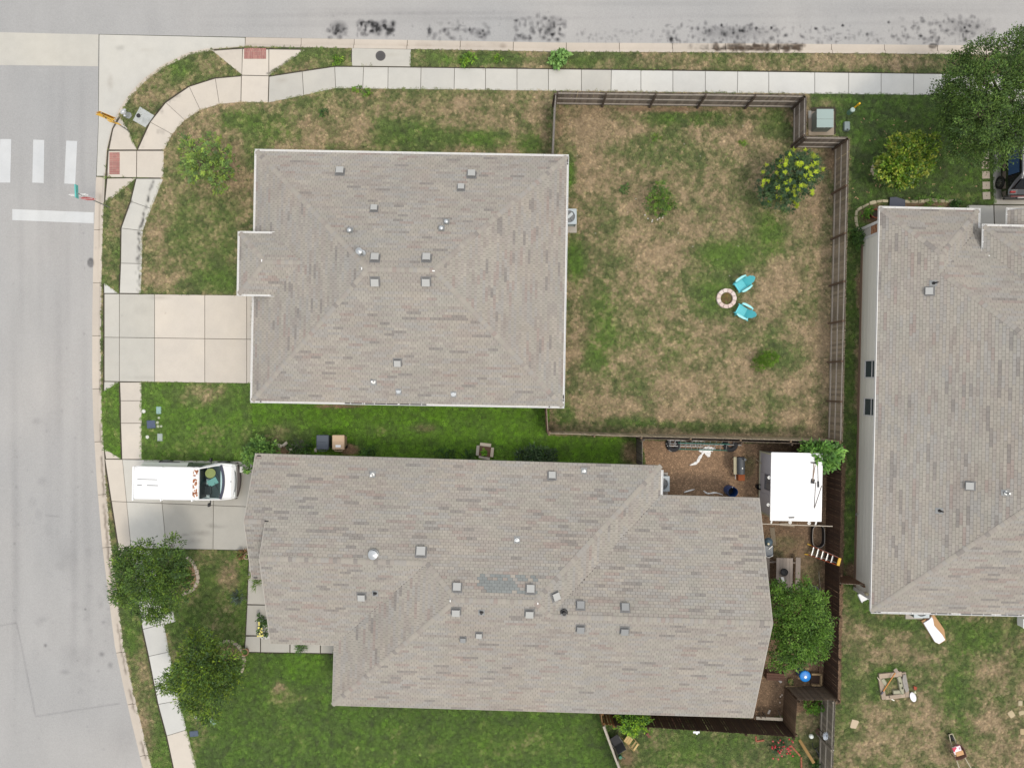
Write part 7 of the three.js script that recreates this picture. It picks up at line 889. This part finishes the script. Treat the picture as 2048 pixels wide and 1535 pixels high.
// ---------- the big lower lawn ----------
{
  const o = thing('timber_bed', 'square bed of weathered timbers with cinder blocks on the lower lawn', 'raised bed', P(1785, 1369, G)), w = wood([198, 180, 160], 4, 0.1), q = (x, y) => P(x, y, G).sub(o.position).toArray(), ln = (a, b, wd, h, k, y = 0) => { const A = q(...a), D = q(...b); A[1] = D[1] = h / 2 + y; add('beam', bar(A, D, wd, h), w[k], o); };
  ln([1756, 1350], [1801, 1345], 0.26, 0.16, 0); ln([1805, 1342], [1813, 1391], 0.22, 0.17, 1); ln([1759, 1354], [1766, 1396], 0.24, 0.16, 2); ln([1769, 1393], [1810, 1388], 0.2, 0.15, 3); ln([1776, 1390], [1798, 1387], 0.16, 0.08, 1, 0.15);
  const cb = mat(see(190, 188, 162), 0.95), block = (x, y, t, label) => { const b = thing('cinder_block', label, 'cinder block', P(x, y, G), t, 'cinder blocks in the timber bed'); add('block', [RB(0.4, 0.19, 0.04, 0.008, 0, 0.1, -0.08), RB(0.4, 0.19, 0.04, 0.008, 0, 0.1, 0.08), ...[-0.18, 0, 0.18].map((x) => B(0.04, 0.185, 0.13, x, 0.1, 0)), B(0.38, 0.01, 0.15, 0, 0.19, 0)], cb, b); };
  block(1797, 1357, 1.9, 'cinder block nearest the top of the shovel handle in the timber bed'); block(1799, 1368, 1.75, 'middle cinder block of three in a line inside the timber bed'); block(1801, 1377, 1.75, 'lowest cinder block of three in a line inside the timber bed'); block(1791, 1381, 0.05, 'cinder block lying crosswise at the lower end of the timber bed'); block(1766, 1361, 2.2, 'pale block resting on the corner of the timber bed');
  const a = P(1791, 1345, G + 0.32), d = P(1763, 1388, G + 0.2), s = thing('shovel', 'shovel with an orange wooden handle lying across the timber bed', 'shovel', a); add('handle', bar([0, 0, 0], d.clone().sub(a).multiplyScalar(0.86).toArray(), 0.045, 0.045), mat(see(226, 150, 70), 0.6), s); add('grip', bar(d.clone().sub(a).multiplyScalar(0.86).toArray(), d.clone().sub(a).toArray(), 0.06, 0.06), mat([0.05, 0.05, 0.08], 0.5), s); add('blade', RB(0.2, 0.015, 0.26, 0.006).rotateY(0.6).translate(0.06, -0.02, -0.1), mat([0.25, 0.2, 0.16], 0.6), s);
  const pl = thing('plank', 'cracked grey plank lying along the side of the timber bed', 'plank', P(1811, 1366, G + 0.18), 1.75); add('board', prism([[-0.5, -0.06], [-0.2, -0.14], [0.25, -0.14], [0.5, -0.04], [0.5, 0.1], [-0.4, 0.12]], 0, 0.05, 0.008), wood([168, 164, 158])[0], pl); const sl = thing('wood_strip', 'short white strip lying below the timber bed', 'wood strip', P(1782, 1396.5, G), -0.5); add('strip', RB(0.42, 0.03, 0.05, 0.006, 0, 0.03, 0), mat([0.78, 0.78, 0.7], 0.6), sl); const dk2 = thing('wood_strip', 'small pale stake lying on the upper corner of the timber bed', 'wood strip', P(1757, 1357, G + 0.16), -0.95); add('strip', RB(0.26, 0.03, 0.04, 0.006, 0, 0.03, 0), mat(see(226, 214, 190), 0.7), dk2);
  const ds = thing('dish_antenna', 'white oval dish lying tipped beside the timber bed', 'dish', P(1822, 1391, G)); add('dish', new THREE.SphereGeometry(0.3, 20, 8, 0, 6.2832, 0, 0.9).scale(0.85, 0.5, 1.15).rotateZ(-0.35).rotateY(0.5).translate(0, 0.1, 0), mat([0.74, 0.74, 0.78], 0.45, { side: THREE.DoubleSide }), ds); add('arm', bar([-0.16, 0.08, 0], [-0.4, 0.1, -0.02], 0.06, 0.05), M.dark, ds); add('wire', TU([[-0.4, 0.1, 0], [-0.5, 0.14, -0.12], [-0.62, 0.22, -0.22], [-0.7, 0.24, -0.36]], 0.012), mat(see(120, 140, 116), 0.6), ds);
  const rc = thing('coiled_strap', 'crumpled red strap on the lawn beside the timber bed', 'strap', P(1829, 1374, G)); add('strap', TU(Array.from({ length: 9 }, (_, i) => [Math.cos(i * 1.9) * 0.1, 0.05 + 0.04 * (i % 3), Math.sin(i * 2.3) * 0.12]), 0.025), mat(see(196, 92, 64), 0.7), rc); const tw = thing('trowel', 'small pale green trowel beside the white dish', 'trowel', P(1830, 1383.5, G)); add('blade', prism([[0, -0.1], [0.08, 0.06], [-0.07, 0.07]], 0.02, 0.04, 0.004), mat(see(236, 236, 200), 0.6), tw);
}
{
  const q = [[1842.4, 1240.7], [1866.8, 1227.3], [1880, 1246], [1887.6, 1257.2], [1890.6, 1279], [1877.8, 1287], [1869.3, 1283]], o = thing('packing_box', 'torn cardboard box with white foam lying below the siding house', 'packing box'), card = mat(see(220, 176, 128), 0.9); add('box', prism(px2(q, 0.2), G, G + 0.16, 0.01), card, o); add('foam_panel', prism(px2([[1847, 1245], [1858, 1238], [1863, 1232], [1866, 1238], [1868, 1250], [1884, 1268], [1890, 1278.5], [1877.8, 1286.5], [1869.6, 1282.5]], 0.3), G + 0.155, G + 0.24, 0.012), mat([0.76, 0.8, 0.86], 0.6), o); add('flap', prism(px2([[1853, 1238], [1860, 1231], [1861, 1243], [1851, 1244]], 0.3), G + 0.16, G + 0.19, 0.004), mat(see(120, 84, 66), 0.9), o);
  const c = thing('cardboard', 'flat torn piece of tan cardboard on the lower lawn', 'cardboard', P(1708.5, 1446, G)); add('sheet', prism([[-0.13, -0.25], [0.2, -0.17], [0.25, -0.1], [0.08, 0.27], [-0.18, 0.24], [-0.25, 0.18]], 0.02, 0.06, 0.008), mat(see(226, 206, 176), 0.9), c);
  const s = thing('splash_block', 'white splash block at the foot of the corner downspout', 'splash block', P(1725, 1192, G), 0.45); add('tray', [RB(0.46, 0.05, 0.5, 0.02, 0, 0.05, 0), RB(0.05, 0.14, 0.5, 0.015, -0.2, 0.09, 0), RB(0.05, 0.14, 0.5, 0.015, 0.2, 0.09, 0), RB(0.46, 0.14, 0.05, 0.015, 0, 0.09, -0.23)], mat([0.74, 0.76, 0.78], 0.5), s);
  const b = thing('storage_box', 'white box against the wall at the far edge under the gutter', 'storage box', [28.35, G, 13.1]); add('box', RB(0.7, 0.5, 0.5, 0.03, 0, 0.25, 0), mat([0.8, 0.8, 0.8], 0.5), b); add('lid', RB(0.74, 0.06, 0.54, 0.02, 0, 0.52, 0), mat([0.82, 0.82, 0.82], 0.5), b);
}
{
  const o = thing('wheelbarrow', 'brown wheelbarrow carrying a red and white bag on the lower lawn', 'wheelbarrow', P(1917, 1502, 0.6).setY(G), face(-0.33, -0.94)), tr = mat(see(112, 78, 60), 0.6), gw = mat(see(196, 188, 160), 0.5);
  const rg = (y, a, w0) => [[-0.34 * a, -w0], [0.1, -w0 * 1.02], [0.34 * a, -w0 * 0.72], [0.46 * a, 0], [0.34 * a, w0 * 0.72], [0.1, w0 * 1.02], [-0.34 * a, w0], [-0.4 * a, 0]].map(([x, z]) => [x, y, z]); add('tray', loft([rg(0.3, 0.62, 0.2), rg(0.58, 1.08, 0.33), rg(0.58, 1.02, 0.3), rg(0.33, 0.58, 0.18)]).toNonIndexed(), tr, o).geometry.computeVertexNormals();
  for (const s of [-1, 1]) { add('handle', bar([0.62, 0.2, s * 0.1], [-1.05, 0.6, s * 0.31], 0.045, 0.045), gw, o); add('leg', TU([[-0.05, 0.42, s * 0.2], [-0.2, 0.02, s * 0.22], [-0.32, 0.02, s * 0.22], [-0.38, 0.44, s * 0.24]], 0.018), M.dark, o); } const w = add('wheel', new THREE.TorusGeometry(0.17, 0.05, 10, 24).translate(0.68, 0.21, 0), M.black, o); add('rim', C(0.13, 0.13, 0.05, 18).rotateX(Math.PI / 2).translate(0.68, 0.21, 0), mat([0.12, 0.13, 0.14], 0.5), w); add('front_brace', [bar([0.9, 0.3, -0.1], [0.45, 0.3, -0.14], 0.04, 0.03), bar([0.9, 0.3, 0.1], [0.45, 0.3, 0.14], 0.04, 0.03), B(0.04, 0.03, 0.22, 0.9, 0.3, 0)], gw, o);
  const bg = thing('soil_bag', 'red and white printed bag lying in the wheelbarrow', 'bag', P(1913.5, 1498, G + 0.5), 0.35), bm = print(128, 128, (g) => { g.fillStyle = '#e9d9dd'; g.fillRect(0, 0, 128, 128); g.fillStyle = '#c42048'; g.fillRect(0, 0, 60, 70); g.fillRect(20, 60, 34, 50); g.fillStyle = '#f4eef0'; g.beginPath(); g.ellipse(44, 64, 18, 30, 0.6, 0, 7); g.fill(); g.fillStyle = '#a87f94'; g.fillRect(92, 24, 26, 40); }); const bgeo = RB(0.46, 0.12, 0.42, 0.05, 0, 0.04, 0); add('bag', bgeo, mat([0.9, 0.9, 0.9], 0.5, { map: bm }), bg); const cb = thing('cardboard', 'tan cardboard piece lying on the bag in the wheelbarrow', 'cardboard', P(1920, 1506, G + 0.6), 0.3); add('sheet', RB(0.42, 0.04, 0.24, 0.01), mat(see(228, 178, 128), 0.9), cb);
}
scrap('plastic_bag', 'pale teal plastic bag on the lawn below the lower street tree', 'plastic bag', [[420, 1437], [424, 1440], [429, 1443], [436, 1441]], 0.3, see(170, 206, 190), 0.06); boulder('small white lump on the lawn below the lower street tree', 392, 1433, 0.16, 0.12, 0.14, [244, 244, 240]); boulder('white block at the end of the yellow flower bed', 523, 1271, 0.32, 0.14, 0.2, [240, 240, 238], -0.6); boulder('white block close to the eave at the end of the flower bed', 535, 1273, 0.3, 0.12, 0.18, [240, 240, 238], 0.4);
{ const r = rng(44), g = prism([[-0.05, 0], [0, -0.022], [0.06, 0], [0, 0.024]], 0, 0.004), im = new THREE.InstancedMesh(g, mat([1, 1, 1], 0.8), 120), m = new THREE.Matrix4(), c = new THREE.Color(); for (let i = 0; i < 120; i++) { const a = i < 70, x = a ? mix(1700, 1960, r()) : mix(1120, 1680, r()), y = a ? mix(230, 400, r()) : mix(220, 860, r()); im.setMatrixAt(i, m.compose(P(x, y, G + 0.055), new THREE.Quaternion().setFromEuler(new THREE.Euler((r() - 0.5) * 0.6, r() * 7, (r() - 0.5) * 0.6)), V3(1, 1, 1).multiplyScalar(a ? 0.8 + r() * 0.8 : 0.5 + r() * 0.5))); im.setColorAt(i, c.setRGB(...(a ? [0.4, 0.27, 0.15] : [0.45, 0.42, 0.34]))); } im.name = 'leaf_litter'; im.castShadow = im.receiveShadow = true; tag(im, 'scattered dry fallen leaves on the lawns', 'fallen leaves', null, 'stuff'); scene.add(im); }

camera.far = 3000; camera.updateProjectionMatrix();
renderer.render(scene, camera);
